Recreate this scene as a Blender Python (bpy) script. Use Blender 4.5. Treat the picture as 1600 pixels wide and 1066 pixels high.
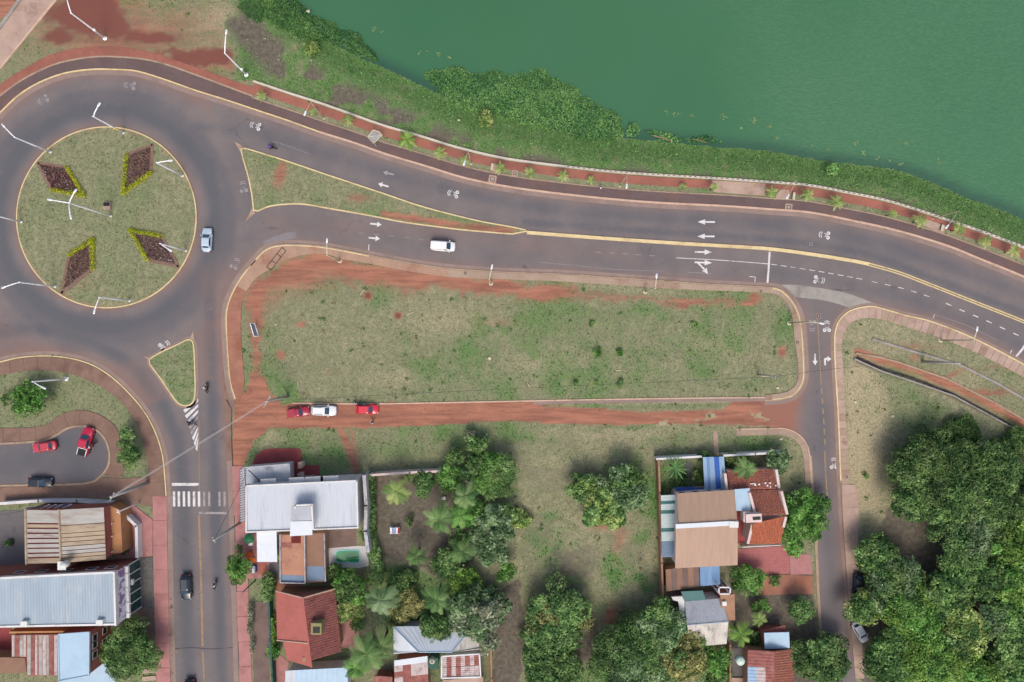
import bpy, bmesh, math, random
import numpy as np
from mathutils import Vector, Matrix
from mathutils.geometry import delaunay_2d_cdt

for _o in list(bpy.data.objects):
    bpy.data.objects.remove(_o)
scene = bpy.context.scene
COL = scene.collection
R = math.radians
PI = math.pi

# ------------------------------------------------------------------ camera
CAM_H = 120.0                      # drone height above the street, metres
cam_d = bpy.data.cameras.new('camera'); cam_d.sensor_width = 36; cam_d.lens = 24
cam_d.clip_start = 1; cam_d.clip_end = 3000
cam = bpy.data.objects.new('camera', cam_d); COL.objects.link(cam)
cam.location = (0, 0, CAM_H); cam.rotation_euler = (0, 0, 0)
scene.camera = cam

# ------------------------------------------------------------------ sky, sun, exposure
SUN_EL, SUN_AZ = R(58), R(180)     # thin overcast, sun from the south
world = bpy.data.worlds.new('World'); scene.world = world; world.use_nodes = True
wn = world.node_tree.nodes; wl = world.node_tree.links
wn.clear()
sky = wn.new('ShaderNodeTexSky'); sky.sky_type = 'NISHITA'; sky.sun_disc = False
sky.sun_elevation = SUN_EL; sky.sun_rotation = SUN_AZ
sky.air_density = 1.0; sky.dust_density = 5.0; sky.ozone_density = 1.0
bg = wn.new('ShaderNodeBackground'); bg.inputs[1].default_value = 0.15
wo = wn.new('ShaderNodeOutputWorld')
wl.new(sky.outputs[0], bg.inputs[0]); wl.new(bg.outputs[0], wo.inputs[0])
sun_d = bpy.data.lights.new('sun', 'SUN'); sun_d.energy = 1.05; sun_d.angle = R(22); sun_d.color = (1.0, 0.95, 0.88)
sun = bpy.data.objects.new('sun', sun_d); COL.objects.link(sun)
sun.rotation_euler = (R(90) - SUN_EL, 0, 0)      # shines towards +Y and down
sun.location = (0, -200, 200)
scene.view_settings.view_transform = 'Standard'; scene.view_settings.look = 'None'
scene.view_settings.gamma = 1.0; scene.view_settings.use_curve_mapping = False
scene.view_settings.exposure = 0.42
scene.render.engine = 'CYCLES'

# ------------------------------------------------------------------ coordinates
PX = 0.1125                        # metres per photo pixel at street level
def W(px, py, z=0.0):
    k = PX * (CAM_H - z) / CAM_H
    return Vector(((px - 800) * k, (533 - py) * k, z))
def W2(p, z=0.0):
    v = W(p[0], p[1], z); return (v.x, v.y)

def crv(pts, step=8.0, closed=False):
    """Catmull-Rom through photo points, resampled about every `step` pixels."""
    P = [np.array(p, float) for p in pts]; n = len(P); out = []
    rng = range(n if closed else n - 1)
    for i in rng:
        if closed: p0, p1, p2, p3 = P[(i-1) % n], P[i], P[(i+1) % n], P[(i+2) % n]
        else: p0, p1, p2, p3 = P[max(i-1, 0)], P[i], P[i+1], P[min(i+2, n-1)]
        m = max(1, int(np.linalg.norm(p2 - p1) / step + .5))
        for k in range(m):
            t = k / m
            out.append(.5*((2*p1) + (p2-p0)*t + (2*p0-5*p1+4*p2-p3)*t*t + (3*p1-p0-3*p2+p3)*t**3))
    if not closed: out.append(P[-1])
    return [tuple(p) for p in out]

def resamp(line, step):
    L = np.array(line, float); d = np.r_[0, np.cumsum(np.hypot(*(L[1:]-L[:-1]).T))]
    n = max(2, int(d[-1]/step + .5) + 1); s = np.linspace(0, d[-1], n)
    return np.c_[np.interp(s, d, L[:, 0]), np.interp(s, d, L[:, 1])]

def offs(line, o, closed=False):
    """Offset a photo polyline; positive = to the right of travel on screen."""
    L = np.array(line, float)
    if closed: t = np.roll(L, -1, 0) - np.roll(L, 1, 0)
    else: t = np.gradient(L, axis=0)
    t /= np.maximum(np.hypot(t[:, 0], t[:, 1]), 1e-6)[:, None]
    return [tuple(p) for p in L + np.c_[-t[:, 1], t[:, 0]] * o]

def lerpline(A, B, t, step=8.0):
    A = resamp(A, step); B = np.array(B, float)
    d = np.r_[0, np.cumsum(np.hypot(*(B[1:]-B[:-1]).T))]; s = np.linspace(0, d[-1], len(A))
    Bq = np.c_[np.interp(s, d, B[:, 0]), np.interp(s, d, B[:, 1])]
    return [tuple(p) for p in A*(1-t) + Bq*t]

# ------------------------------------------------------------------ numpy noise / polygons
_rs = np.random.RandomState(7); _tab = _rs.rand(256, 256)
def vnoise(x, y, s=0):
    x = np.asarray(x, float) + s*17.13; y = np.asarray(y, float) + s*9.71
    xi = np.floor(x).astype(int); yi = np.floor(y).astype(int); fx = x-xi; fy = y-yi
    fx = fx*fx*(3-2*fx); fy = fy*fy*(3-2*fy)
    g = lambda a, b: _tab[a & 255, b & 255]
    return (g(xi, yi)*(1-fx)+g(xi+1, yi)*fx)*(1-fy) + (g(xi, yi+1)*(1-fx)+g(xi+1, yi+1)*fx)*fy
def fbm(x, y, s=0, o=4):
    v = 0; a = .5; t = 0
    for k in range(o):
        v = v + a*vnoise(x*2**k, y*2**k, s+k*3); t += a; a *= .5
    return v/t
def sstep(a, b, x):
    t = np.clip((x-a)/(b-a), 0, 1); return t*t*(3-2*t)
def inpoly(x, y, poly):
    x = np.asarray(x); y = np.asarray(y); res = np.zeros(x.shape, bool); n = len(poly)
    P = np.array(poly, float)
    bb = (x >= P[:, 0].min()) & (x <= P[:, 0].max()) & (y >= P[:, 1].min()) & (y <= P[:, 1].max())
    if not bb.any(): return res
    xs = x[bb]; ys = y[bb]; r = np.zeros(xs.shape, bool)
    for i in range(n):
        x1, y1 = P[i]; x2, y2 = P[(i+1) % n]
        if y1 == y2: continue
        c = (y1 > ys) != (y2 > ys)
        r ^= c & (xs < (x2-x1)*(ys-y1)/(y2-y1)+x1)
    res[bb] = r; return res
def distline(x, y, pts, closed=False):
    d = np.full(np.shape(x), 1e9); P = list(pts) + ([pts[0]] if closed else [])
    for (x1, y1), (x2, y2) in zip(P[:-1], P[1:]):
        dx, dy = x2-x1, y2-y1; l = dx*dx+dy*dy + 1e-9
        t = np.clip(((x-x1)*dx+(y-y1)*dy)/l, 0, 1)
        d = np.minimum(d, np.hypot(x-x1-t*dx, y-y1-t*dy))
    return d

# ------------------------------------------------------------------ objects
def tag(o, label=None, cat=None, group=None, kind=None):
    if label: o['label'] = label
    if cat: o['category'] = cat
    if group: o['group'] = group
    if kind: o['kind'] = kind
    return o
def thing(name, label, cat, loc=(0, 0, 0), rz=0.0, group=None):
    o = bpy.data.objects.new(name, None); o.empty_display_size = .3; COL.objects.link(o)
    o.location = loc; o.rotation_euler = (0, 0, rz)
    return tag(o, label, cat, group)
def link(name, me, parent=None):
    o = bpy.data.objects.new(name, me); COL.objects.link(o)
    if parent is not None: o.parent = parent
    return o
def copy_tree(o, parent=None):
    c = o.copy(); COL.objects.link(c); c.parent = parent
    for ch in [x for x in o.children]: copy_tree(ch, c)
    return c

class MB:
    """Collects shapes; build() links them as one mesh object."""
    def __init__(s): s.v = []; s.f = []
    def add(s, vs, fs):
        b = len(s.v); s.v += [tuple(v) for v in vs]; s.f += [tuple(i+b for i in f) for f in fs]; return s
    def box(s, c, d, rz=0.0, rx=0.0, ry=0.0, taper=1.0):
        M = Matrix.Rotation(rz, 3, 'Z') @ Matrix.Rotation(ry, 3, 'Y') @ Matrix.Rotation(rx, 3, 'X')
        vs = []
        for z in (-.5, .5):
            k = 1 if z < 0 else taper
            for x, y in ((-.5, -.5), (.5, -.5), (.5, .5), (-.5, .5)):
                vs.append(Vector(c) + M @ Vector((x*d[0]*k, y*d[1]*k, z*d[2])))
        return s.add(vs, [(3, 2, 1, 0), (4, 5, 6, 7), (0, 1, 5, 4), (1, 2, 6, 5), (2, 3, 7, 6), (3, 0, 4, 7)])
    def prism(s, poly, z0, z1):
        n = len(poly)
        a = sum(poly[i][0]*poly[(i+1) % n][1]-poly[(i+1) % n][0]*poly[i][1] for i in range(n))
        if a < 0: poly = poly[::-1]
        z0f = z0 if callable(z0) else (lambda x, y: z0); z1f = z1 if callable(z1) else (lambda x, y: z1)
        vs = [(x, y, z0f(x, y)) for x, y in poly] + [(x, y, z1f(x, y)) for x, y in poly]
        fs = [tuple(range(n-1, -1, -1)), tuple(range(n, 2*n))] + [(i, (i+1) % n, n+(i+1) % n, n+i) for i in range(n)]
        return s.add(vs, fs)
    def plate(s, q, t):
        """Polygon q of 3D points with thickness t below it."""
        q = [Vector(p) for p in q]; n = len(q)
        nn = Vector((0, 0, 0))
        for i in range(n): nn += (q[i]-q[0]).cross(q[(i+1) % n]-q[0])
        nn.normalize()
        if nn.z < 0: q = q[::-1]; nn = -nn
        vs = q + [p - nn*t for p in q]
        return s.add(vs, [tuple(range(n)), tuple(range(2*n-1, n-1, -1))] + [(i, n+i, n+(i+1) % n, (i+1) % n) for i in range(n)])
    def tube(s, pts, r, n=8, cap=True):
        pts = [Vector(p) for p in pts]; m = len(pts)
        rr = r if isinstance(r, (list, tuple)) else [r]*m
        b = len(s.v); up = Vector((0, 0, 1))
        for i, p in enumerate(pts):
            t = (pts[min(i+1, m-1)] - pts[max(i-1, 0)]).normalized()
            u = t.cross(up if abs(t.z) < .95 else Vector((1, 0, 0))).normalized(); w = u.cross(t)
            for k in range(n):
                a = 2*PI*k/n; s.v.append(tuple(p + (u*math.cos(a)+w*math.sin(a))*rr[i]))
        for i in range(m-1):
            for k in range(n):
                s.f.append((b+i*n+k, b+i*n+(k+1) % n, b+(i+1)*n+(k+1) % n, b+(i+1)*n+k))
        if cap:
            s.f.append(tuple(b+k for k in range(n-1, -1, -1))); s.f.append(tuple(b+(m-1)*n+k for k in range(n)))
        return s
    def lathe(s, prof, c=(0, 0, 0), n=16, axis='Z'):
        b = len(s.v)
        for r, z in prof:
            for k in range(n):
                a = 2*PI*k/n; p = (r*math.cos(a), r*math.sin(a), z)
                if axis == 'Y': p = (p[0], p[2], p[1])
                if axis == 'X': p = (p[2], p[0], p[1])
                s.v.append((p[0]+c[0], p[1]+c[1], p[2]+c[2]))
        for i in range(len(prof)-1):
            for k in range(n):
                s.f.append((b+i*n+k, b+i*n+(k+1) % n, b+(i+1)*n+(k+1) % n, b+(i+1)*n+k))
        s.f.append(tuple(b+k for k in range(n-1, -1, -1))); s.f.append(tuple(b+(len(prof)-1)*n+k for k in range(n)))
        return s
    def rings(s, rings, cap=True):
        b = len(s.v); n = len(rings[0])
        for r in rings: s.v += [tuple(p) for p in r]
        for i in range(len(rings)-1):
            for k in range(n):
                s.f.append((b+i*n+k, b+i*n+(k+1) % n, b+(i+1)*n+(k+1) % n, b+(i+1)*n+k))
        if cap:
            s.f.append(tuple(b+k for k in range(n-1, -1, -1))); s.f.append(tuple(b+(len(rings)-1)*n+k for k in range(n)))
        return s
    def mesh(s, name, m, org=(0, 0, 0), smooth=False):
        me = bpy.data.meshes.new(name)
        o = Vector(org)
        me.from_pydata([(v[0]-o.x, v[1]-o.y, v[2]-o.z) for v in s.v], [], s.f)
        me.materials.append(M[m] if isinstance(m, str) else m)
        if smooth: me.polygons.foreach_set('use_smooth', [True]*len(me.polygons))
        me.update(); return me
    def build(s, name, m, parent=None, world=False, smooth=False, kind=None, label=None):
        """world=True: coordinates are world ones, the parent (unrotated) sits elsewhere."""
        org = parent.location if (world and parent is not None) else (0, 0, 0)
        o = link(name, s.mesh(name, m, org, smooth), parent)
        return tag(o, label=label, kind=kind)

def quads_mesh(name, V, F, m, col=None, smooth=False):
    """numpy mesh: V (n,3), F (k,3 or 4), optional per-vertex rgba."""
    V = np.asarray(V, np.float32); F = np.asarray(F, np.int32); k = F.shape[1]
    me = bpy.data.meshes.new(name)
    me.vertices.add(len(V)); me.vertices.foreach_set('co', V.ravel())
    me.loops.add(F.size); me.loops.foreach_set('vertex_index', F.ravel())
    me.polygons.add(len(F)); me.polygons.foreach_set('loop_start', np.arange(0, F.size, k, dtype=np.int32))
    try: me.polygons.foreach_set('loop_total', np.full(len(F), k, dtype=np.int32))
    except Exception: pass
    me.update(calc_edges=True)
    if smooth: me.polygons.foreach_set('use_smooth', np.ones(len(F), bool))
    if col is not None:
        a = me.color_attributes.new('Col', 'FLOAT_COLOR', 'POINT')
        a.data.foreach_set('color', np.asarray(col, np.float32).ravel())
    me.materials.append(M[m] if isinstance(m, str) else m)
    me.validate(); return me

# ------------------------------------------------------------------ materials
def S(r, g, b, k=0.78):
    f = lambda c: (c/255/12.92 if c <= 10 else ((c/255+.055)/1.055)**2.4)
    return (f(r)*k, f(g)*k, f(b)*k, 1)
M = {}
class NT:
    def __init__(s, name):
        s.m = bpy.data.materials.new(name); s.m.use_nodes = True; s.t = s.m.node_tree; s.t.nodes.clear()
        s.out = s.t.nodes.new('ShaderNodeOutputMaterial'); M[name] = s.m
    def n(s, typ, **kw):
        nd = s.t.nodes.new(typ)
        for k, v in kw.items(): setattr(nd, k, v)
        return nd
    def l(s, a, b): s.t.links.new(a, b)
    def pos(s, obj=False):
        if obj: return s.n('ShaderNodeTexCoord').outputs['Object']
        return s.n('ShaderNodeNewGeometry').outputs['Position']
    def noise(s, vec, scale, detail=4, rough=.55, sx=None):
        if sx:
            mp = s.n('ShaderNodeMapping'); mp.inputs['Scale'].default_value = sx; s.l(vec, mp.inputs[0]); vec = mp.outputs[0]
        nd = s.n('ShaderNodeTexNoise'); nd.inputs['Scale'].default_value = scale
        nd.inputs['Detail'].default_value = detail; nd.inputs['Roughness'].default_value = rough
        s.l(vec, nd.inputs['Vector']); return nd.outputs['Fac']
    def ramp(s, fac, a, b, c0=0.0, c1=1.0):
        nd = s.n('ShaderNodeMapRange'); nd.interpolation_type = 'SMOOTHSTEP'
        nd.inputs[1].default_value = a; nd.inputs[2].default_value = b; nd.inputs[3].default_value = c0; nd.inputs[4].default_value = c1
        s.l(fac, nd.inputs[0]); return nd.outputs[0]
    def mix(s, fac, a, b, mode='MIX'):
        nd = s.n('ShaderNodeMix', data_type='RGBA', blend_type=mode)
        for sock, v in ((nd.inputs[0], fac), (nd.inputs[6], a), (nd.inputs[7], b)):
            if isinstance(v, (int, float)): sock.default_value = v
            elif isinstance(v, tuple): sock.default_value = v
            else: s.l(v, sock)
        return nd.outputs[2]
    def math(s, op, a, b=None):
        nd = s.n('ShaderNodeMath', operation=op)
        for i, v in enumerate((a, b)):
            if v is None: continue
            if isinstance(v, (int, float)): nd.inputs[i].default_value = v
            else: s.l(v, nd.inputs[i])
        return nd.outputs[0]
    def attr(s, name):
        nd = s.n('ShaderNodeAttribute'); nd.attribute_name = name; return nd
    def bump(s, h, strength, dist=.05):
        nd = s.n('ShaderNodeBump'); nd.inputs['Strength'].default_value = strength; nd.inputs['Distance'].default_value = dist
        s.l(h, nd.inputs['Height']); return nd.outputs[0]
    def bsdf(s, col, rough=.85, metal=0.0, spec=.3, bump=None, **kw):
        nd = s.n('ShaderNodeBsdfPrincipled')
        if isinstance(col, tuple): nd.inputs['Base Color'].default_value = col
        else: s.l(col, nd.inputs['Base Color'])
        if isinstance(rough, (int, float)): nd.inputs['Roughness'].default_value = rough
        else: s.l(rough, nd.inputs['Roughness'])
        nd.inputs['Metallic'].default_value = metal; nd.inputs['Specular IOR Level'].default_value = spec
        for k, v in kw.items(): nd.inputs[k].default_value = v
        if bump is not None: s.l(bump, nd.inputs['Normal'])
        s.l(nd.outputs[0], s.out.inputs[0]); return nd

def simple(name, col, var=.18, scale=1.5, rough=.85, spec=.3, metal=0.0, dirt=None, dirt_amt=.35, fine=.1, bump=0.0, obj=False, stretch=None, dirt_scale=.35, **kw):
    """Base colour with soft variation, fine grain and dirt patches."""
    t = NT(name); p = t.pos(obj)
    n1 = t.noise(p, scale, 5, .6, stretch); n2 = t.noise(p, scale*9, 3, .6, stretch)
    lo = tuple(c*(1-var) for c in col[:3]) + (1,); hi = tuple(min(1, c*(1+var)) for c in col[:3]) + (1,)
    c = t.mix(t.ramp(n1, .3, .7), lo, hi)
    if fine: c = t.mix(t.ramp(n2, .25, .75, 0, fine*2), c, tuple(x*.55 for x in col[:3]) + (1,))
    if dirt:
        n3 = t.noise(p, dirt_scale, 6, .65, stretch)
        c = t.mix(t.ramp(n3, .48, .72, 0, dirt_amt), c, dirt)
    b = t.bump(n2, bump, .03) if bump else None
    t.bsdf(c, rough, metal, spec, b, **kw); return t.m
# ------------------------------------------------------------------ material library
RED_DUST = S(138, 98, 84)
# asphalt: attribute Col = (dust, wear, patch)
t = NT('asphalt'); p = t.pos(); a = t.attr('Col'); sp = t.n('ShaderNodeSeparateColor'); t.l(a.outputs['Color'], sp.inputs[0])
n1 = t.noise(p, .16, 6, .6); n2 = t.noise(p, 3.0, 4, .7); n3 = t.noise(p, 22, 2, .6)
c = t.mix(t.ramp(n1, .3, .7), S(116, 110, 111), S(132, 122, 120))
w = t.math('ADD', sp.outputs[1], t.math('MULTIPLY', t.math('SUBTRACT', n2, .5), .25))
c = t.mix(t.ramp(w, .1, .95, 0, .85), c, S(94, 97, 103))
d = t.math('ADD', sp.outputs[0], t.math('MULTIPLY', t.math('SUBTRACT', n2, .5), .45))
c = t.mix(t.ramp(d, .12, 1.0, 0, .8), c, S(152, 116, 102))
c = t.mix(t.ramp(d, .8, 1.25, 0, .9), c, S(160, 110, 92))
c = t.mix(t.ramp(sp.outputs[2], .2, .8, 0, 1), c, S(66, 62, 66))
c = t.mix(t.ramp(n3, .3, .75, 0, .3), c, S(78, 72, 72))
vo = t.n('ShaderNodeTexVoronoi', feature='DISTANCE_TO_EDGE'); vo.inputs['Scale'].default_value = .13; vo.inputs['Randomness'].default_value = 1
wv = t.n('ShaderNodeVectorMath', operation='ADD'); nz = t.n('ShaderNodeTexNoise'); nz.inputs['Scale'].default_value = .6; nz.inputs['Detail'].default_value = 5
t.l(p, nz.inputs['Vector']); sc = t.n('ShaderNodeVectorMath', operation='SCALE'); sc.inputs['Scale'].default_value = 3.0
t.l(nz.outputs['Color'], sc.inputs[0]); t.l(p, wv.inputs[0]); t.l(sc.outputs[0], wv.inputs[1]); t.l(wv.outputs[0], vo.inputs['Vector'])
crk = t.math('MULTIPLY', t.ramp(vo.outputs['Distance'], .004, .012, 1, 0), t.ramp(t.noise(p, .09, 3), .55, .66, 0, .35))
c = t.mix(crk, c, S(70, 66, 68))
c = t.mix(t.ramp(t.noise(p, .9, 3, .5), .66, .78, 0, .35), c, S(84, 80, 82))
c = t.mix(t.ramp(t.noise(p, .28, 6, .75), .56, .74, 0, .35), c, S(142, 126, 118))
t.bsdf(c, .88, 0, .25, t.bump(n3, .35, .02))

# ground: attribute Col = (red soil, lush, dry, bare brown)
t = NT('ground'); p = t.pos(); a = t.attr('Col'); sp = t.n('ShaderNodeSeparateColor'); t.l(a.outputs['Color'], sp.inputs[0])
nA = t.noise(p, .45, 7, .7); nB = t.noise(p, 1.3, 7, .78); nC = t.noise(p, 3.4, 6, .85); nD = t.noise(p, .8, 8, .8, (1, 1.3, 1))
def thr(att, amt=.9, lo=.36, hi=.64):
    v = t.math('ADD', att, t.math('MULTIPLY', t.math('SUBTRACT', nB, .5), amt))
    v = t.math('ADD', v, t.math('MULTIPLY', t.math('SUBTRACT', nC, .5), amt*1.1))
    return t.ramp(v, lo, hi)
c = t.mix(t.ramp(nB, .34, .66), S(112, 118, 88), S(142, 144, 112))
c = t.mix(t.ramp(nD, .5, .7, 0, .55), c, S(152, 134, 112))
c = t.mix(t.ramp(t.noise(p, .5, 8, .82, (1.2, 1, 1)), .48, .68, 0, .55), c, S(178, 172, 134))
c = t.mix(t.ramp(nC, .46, .68, 0, .5), c, S(186, 178, 146))
c = t.mix(t.ramp(nC, .5, .34, 0, .4), c, S(98, 98, 76))
c = t.mix(thr(sp.outputs[2], 1.1, .2, .95), c, t.mix(t.ramp(nC, .36, .64), S(150, 134, 110), S(196, 186, 150)))
c = t.mix(thr(sp.outputs[1], 1.1, .22, .95), c, t.mix(t.ramp(nC, .34, .66), S(74, 112, 62), S(118, 150, 88)))
c = t.mix(thr(a.outputs['Alpha'], .8, .3, .85), c, t.mix(t.ramp(nB, .34, .68), S(90, 84, 72), S(124, 116, 104)))
c = t.mix(thr(sp.outputs[0], 1.2, .08, .82), c, t.mix(t.ramp(a.outputs['Alpha'], .2, .8), t.mix(t.ramp(t.noise(p, .55, 6, .7, (.2, 1.6, 1)), .35, .65), S(144, 98, 82), t.mix(nC, S(196, 138, 112), S(160, 108, 88))), t.mix(nC, S(108, 68, 60), S(144, 92, 80))))
c = t.mix(t.ramp(t.noise(p, 5.5, 4, .8), .55, .7, 0, .5), c, S(92, 86, 70))
t.bsdf(c, .95, 0, .15, t.bump(nC, .6, .08))

t = NT('water'); p = t.pos()
w1 = t.noise(p, 1.3, 5, .6, (1.0, 2.0, 1)); w2 = t.noise(p, 4.2, 3, .5, (1, 1.8, 1)); wb = t.noise(p, .018, 4, .5)
h = t.math('ADD', w1, t.math('MULTIPLY', w2, .45))
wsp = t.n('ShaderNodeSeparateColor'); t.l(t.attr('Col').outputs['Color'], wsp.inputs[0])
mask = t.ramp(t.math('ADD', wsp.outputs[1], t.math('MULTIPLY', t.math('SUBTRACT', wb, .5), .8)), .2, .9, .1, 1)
c = t.mix(t.ramp(wb, .32, .68), S(57, 107, 70), S(66, 113, 75))
c = t.mix(t.ramp(t.noise(p, .05, 5, .6), .3, .7, 0, .35), c, S(62, 110, 80))
c = t.mix(t.math('MULTIPLY', t.ramp(w1, .38, .66, .25, .5), mask), c, S(92, 136, 97))  # sky reflection on the ripples painted in as a lighter colour
c = t.mix(t.ramp(wsp.outputs[0], .15, 1, 0, .6), c, S(44, 72, 62))
b = t.n('ShaderNodeBump'); b.inputs['Distance'].default_value = .35; t.l(h, b.inputs['Height']); t.l(t.math('MULTIPLY', mask, .3), b.inputs['Strength'])
t.bsdf(c, .12, 0, .5, b.outputs[0])

def foliage_mat(name, trans=.22, rough=.6):
    t = NT(name); a = t.attr('Col'); p = t.pos()
    c = t.mix(t.ramp(t.noise(p, 2.5, 3), .3, .7, 0, .3), a.outputs['Color'], t.mix(1.0, a.outputs['Color'], (.55, .6, .5, 1), 'MULTIPLY'))
    pb = t.bsdf(c, rough, 0, .25); tr = t.n('ShaderNodeBsdfTranslucent'); t.l(c, tr.inputs[0])
    mx = t.n('ShaderNodeMixShader'); mx.inputs[0].default_value = trans
    t.l(pb.outputs[0], mx.inputs[1]); t.l(tr.outputs[0], mx.inputs[2]); t.l(mx.outputs[0], t.out.inputs[0])
foliage_mat('leaf', .38); foliage_mat('grass', .3, .8)

simple('bark', S(96, 80, 66), .3, 3, .95, obj=True, bump=.5)
simple('concrete', S(176, 154, 134), .1, .5, .92, dirt=S(134, 98, 80), dirt_amt=.7, fine=.12, bump=.2, dirt_scale=.25)
simple('wall_cream', S(214, 204, 188), .06, 1, .9, dirt=S(170, 156, 140), dirt_amt=.6, fine=.1)
simple('concrete_warm', S(180, 148, 126), .1, .5, .92, dirt=S(150, 106, 84), dirt_amt=.8, fine=.12, bump=.2, dirt_scale=.25)
simple('concrete_grey', S(164, 158, 150), .12, .8, .92, dirt=S(110, 100, 92), dirt_amt=.6, fine=.12, bump=.2)
simple('concrete_pink', S(186, 160, 144), .1, .4, .92, dirt=S(140, 104, 90), dirt_amt=.6, fine=.1, bump=.2)
simple('sidewalk_red', S(166, 116, 96), .14, .45, .92, dirt=S(146, 92, 70), dirt_amt=.8, fine=.14, bump=.2, dirt_scale=.2)
simple('sidewalk_brown', S(140, 112, 98), .12, .45, .92, dirt=S(112, 84, 74), dirt_amt=.6, fine=.14, bump=.2, dirt_scale=.3)
simple('sidewalk_rose', S(182, 130, 126), .08, .6, .9, dirt=S(136, 88, 80), dirt_amt=.5, fine=.1, bump=.1)
simple('gutter', S(154, 134, 124), .12, .6, .92, dirt=S(122, 104, 98), dirt_amt=.75, fine=.14, bump=.2, dirt_scale=.3)
simple('kerb_yellow', S(228, 206, 156), .08, 1.2, .8, dirt=S(178, 144, 112), dirt_amt=.75, fine=.1)
simple('kerb_peach', S(210, 178, 156), .1, 1.2, .85, dirt=S(160, 128, 112), dirt_amt=.6, fine=.1)
simple('kerb_plain', S(176, 152, 130), .12, 1.2, .9, dirt=S(120, 92, 78), dirt_amt=.6, fine=.12)
simple('bike_asphalt', S(110, 92, 90), .1, .3, .9, dirt=S(126, 96, 86), dirt_amt=.7, fine=.15, bump=.2, dirt_scale=.2)
simple('paint_white', S(226, 223, 220), .06, 2, .75, dirt=S(146, 138, 136), dirt_amt=.8, fine=.12, dirt_scale=.9)
simple('paint_faded', S(168, 162, 160), .08, 2, .85, dirt=S(112, 104, 104), dirt_amt=.95, fine=.2, dirt_scale=1.6)
simple('paint_yellow', S(230, 206, 146), .06, 2, .8, dirt=S(150, 122, 92), dirt_amt=.6, fine=.12, dirt_scale=.9)
simple('paint_yellow_old', S(170, 140, 104), .08, 2, .85, dirt=S(116, 104, 98), dirt_amt=.9, fine=.2, dirt_scale=1.4)
simple('patch_grey', S(138, 132, 134), .06, 1, .9, dirt=S(118, 112, 112), dirt_amt=.6, fine=.1)
simple('red_concrete', S(150, 72, 72), .1, .6, .85, dirt=S(110, 52, 50), dirt_amt=.5, fine=.1)
simple('drain_dark', S(74, 66, 66), .2, 1.2, .7, dirt=S(120, 108, 108), dirt_amt=.8, fine=.1)
simple('stone_paving', S(112, 108, 104), .3, 2.2, .9, dirt=S(80, 76, 72), dirt_amt=.7, fine=.2, bump=.5)
# pavers: small red bricks, too small to tell apart from the air
t = NT('brick_paver'); p = t.pos(); br = t.n('ShaderNodeTexBrick'); br.inputs['Scale'].default_value = 2.2
br.inputs['Color1'].default_value = S(158, 98, 84); br.inputs['Color2'].default_value = S(142, 88, 78); br.inputs['Mortar'].default_value = S(132, 96, 84); br.inputs['Mortar Size'].default_value = .03
t.l(p, br.inputs['Vector'])
c = t.mix(t.ramp(t.noise(p, .18, 6, .65), .3, .7, 0, .8), br.outputs[0], S(172, 112, 94)); c = t.mix(t.ramp(t.noise(p, .5, 5), .5, .8, 0, .55), c, S(124, 84, 78))
t.bsdf(c, .9, 0, .2, t.bump(br.outputs[1], .3, .01))
t = NT('red_tile_floor'); p = t.pos(); br = t.n('ShaderNodeTexBrick'); br.offset = 0; br.inputs['Scale'].default_value = 1.0
br.inputs['Brick Width'].default_value = .4; br.inputs['Row Height'].default_value = .4; br.inputs['Mortar Size'].default_value = .03
br.inputs['Color1'].default_value = S(172, 100, 98); br.inputs['Color2'].default_value = S(160, 90, 88); br.inputs['Mortar'].default_value = S(180, 122, 118)
t.l(p, br.inputs['Vector']); c = t.mix(t.ramp(t.noise(p, .5, 5), .45, .75, 0, .5), br.outputs[0], S(140, 84, 78)); t.bsdf(c, .7, 0, .3)

# ------------------------------------------------------------------ traced lines of the street plan (photo pixels)
K = crv([(-70, 240), (-30, 203), (0, 177), (30, 149), (63, 129), (101, 115), (142, 109), (177, 109), (213, 111.5), (253, 123), (304, 141), (355, 157), (400, 172), (451, 189), (501, 207), (552, 223), (603, 241), (666, 260), (729, 279), (800, 293), (876, 303), (952, 311), (1028, 317), (1129, 322), (1200, 327), (1263, 332), (1327, 344), (1403, 361), (1479, 384), (1529, 404), (1600, 433), (1680, 470)])
WALL = crv([(397, 128), (451, 146), (501, 162), (552, 180), (603, 198), (653, 212), (704, 228), (755, 241), (800, 250), (876, 260), (952, 268.5), (1028, 274), (1129, 280), (1200, 285), (1263, 290), (1327, 302), (1377, 312), (1428, 327), (1479, 344), (1529, 361), (1580, 380), (1600, 388), (1680, 424)])
KR = [q for q in K if q[0] > 385]                         # kerb beside the promenade
LOWER = crv([(367, 624), (361, 606), (357, 581), (353.5, 530), (353, 488), (360, 463), (375, 435), (395, 410), (415, 390), (438, 383), (476, 383), (514, 387), (577, 399), (628, 409), (679, 417), (729, 422), (800, 426), (876, 428.5), (952, 433.5), (1028, 438.6), (1104, 444), (1190, 448.5), (1215, 451), (1229, 460), (1241, 475), (1249, 493), (1253, 513), (1255, 540), (1256.5, 570), (1256, 593), (1249, 609), (1238, 619.5), (1220, 624.5), (1195, 626)], 6)
LOWER_IN = crv([(372, 629), (380, 612), (382, 598), (380, 568), (377, 530), (377.5, 480), (384, 458), (401, 434), (420, 422), (446, 407), (476, 398), (514, 398), (532, 404), (577, 412), (628, 422), (679, 430), (729, 435), (800, 437), (876, 440), (952, 445), (1028, 450), (1104, 454), (1190, 457), (1213, 460), (1227, 472), (1237, 492), (1241, 530), (1246, 562), (1246.5, 593), (1238, 607), (1223, 614), (1195, 617)], 6)
WEST = crv([(-70, 590), (-30, 574), (0, 566), (38, 558), (89, 557), (139, 568), (177, 591), (215, 629), (238, 664), (253, 705), (258, 745), (260, 775)], 6)
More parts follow.
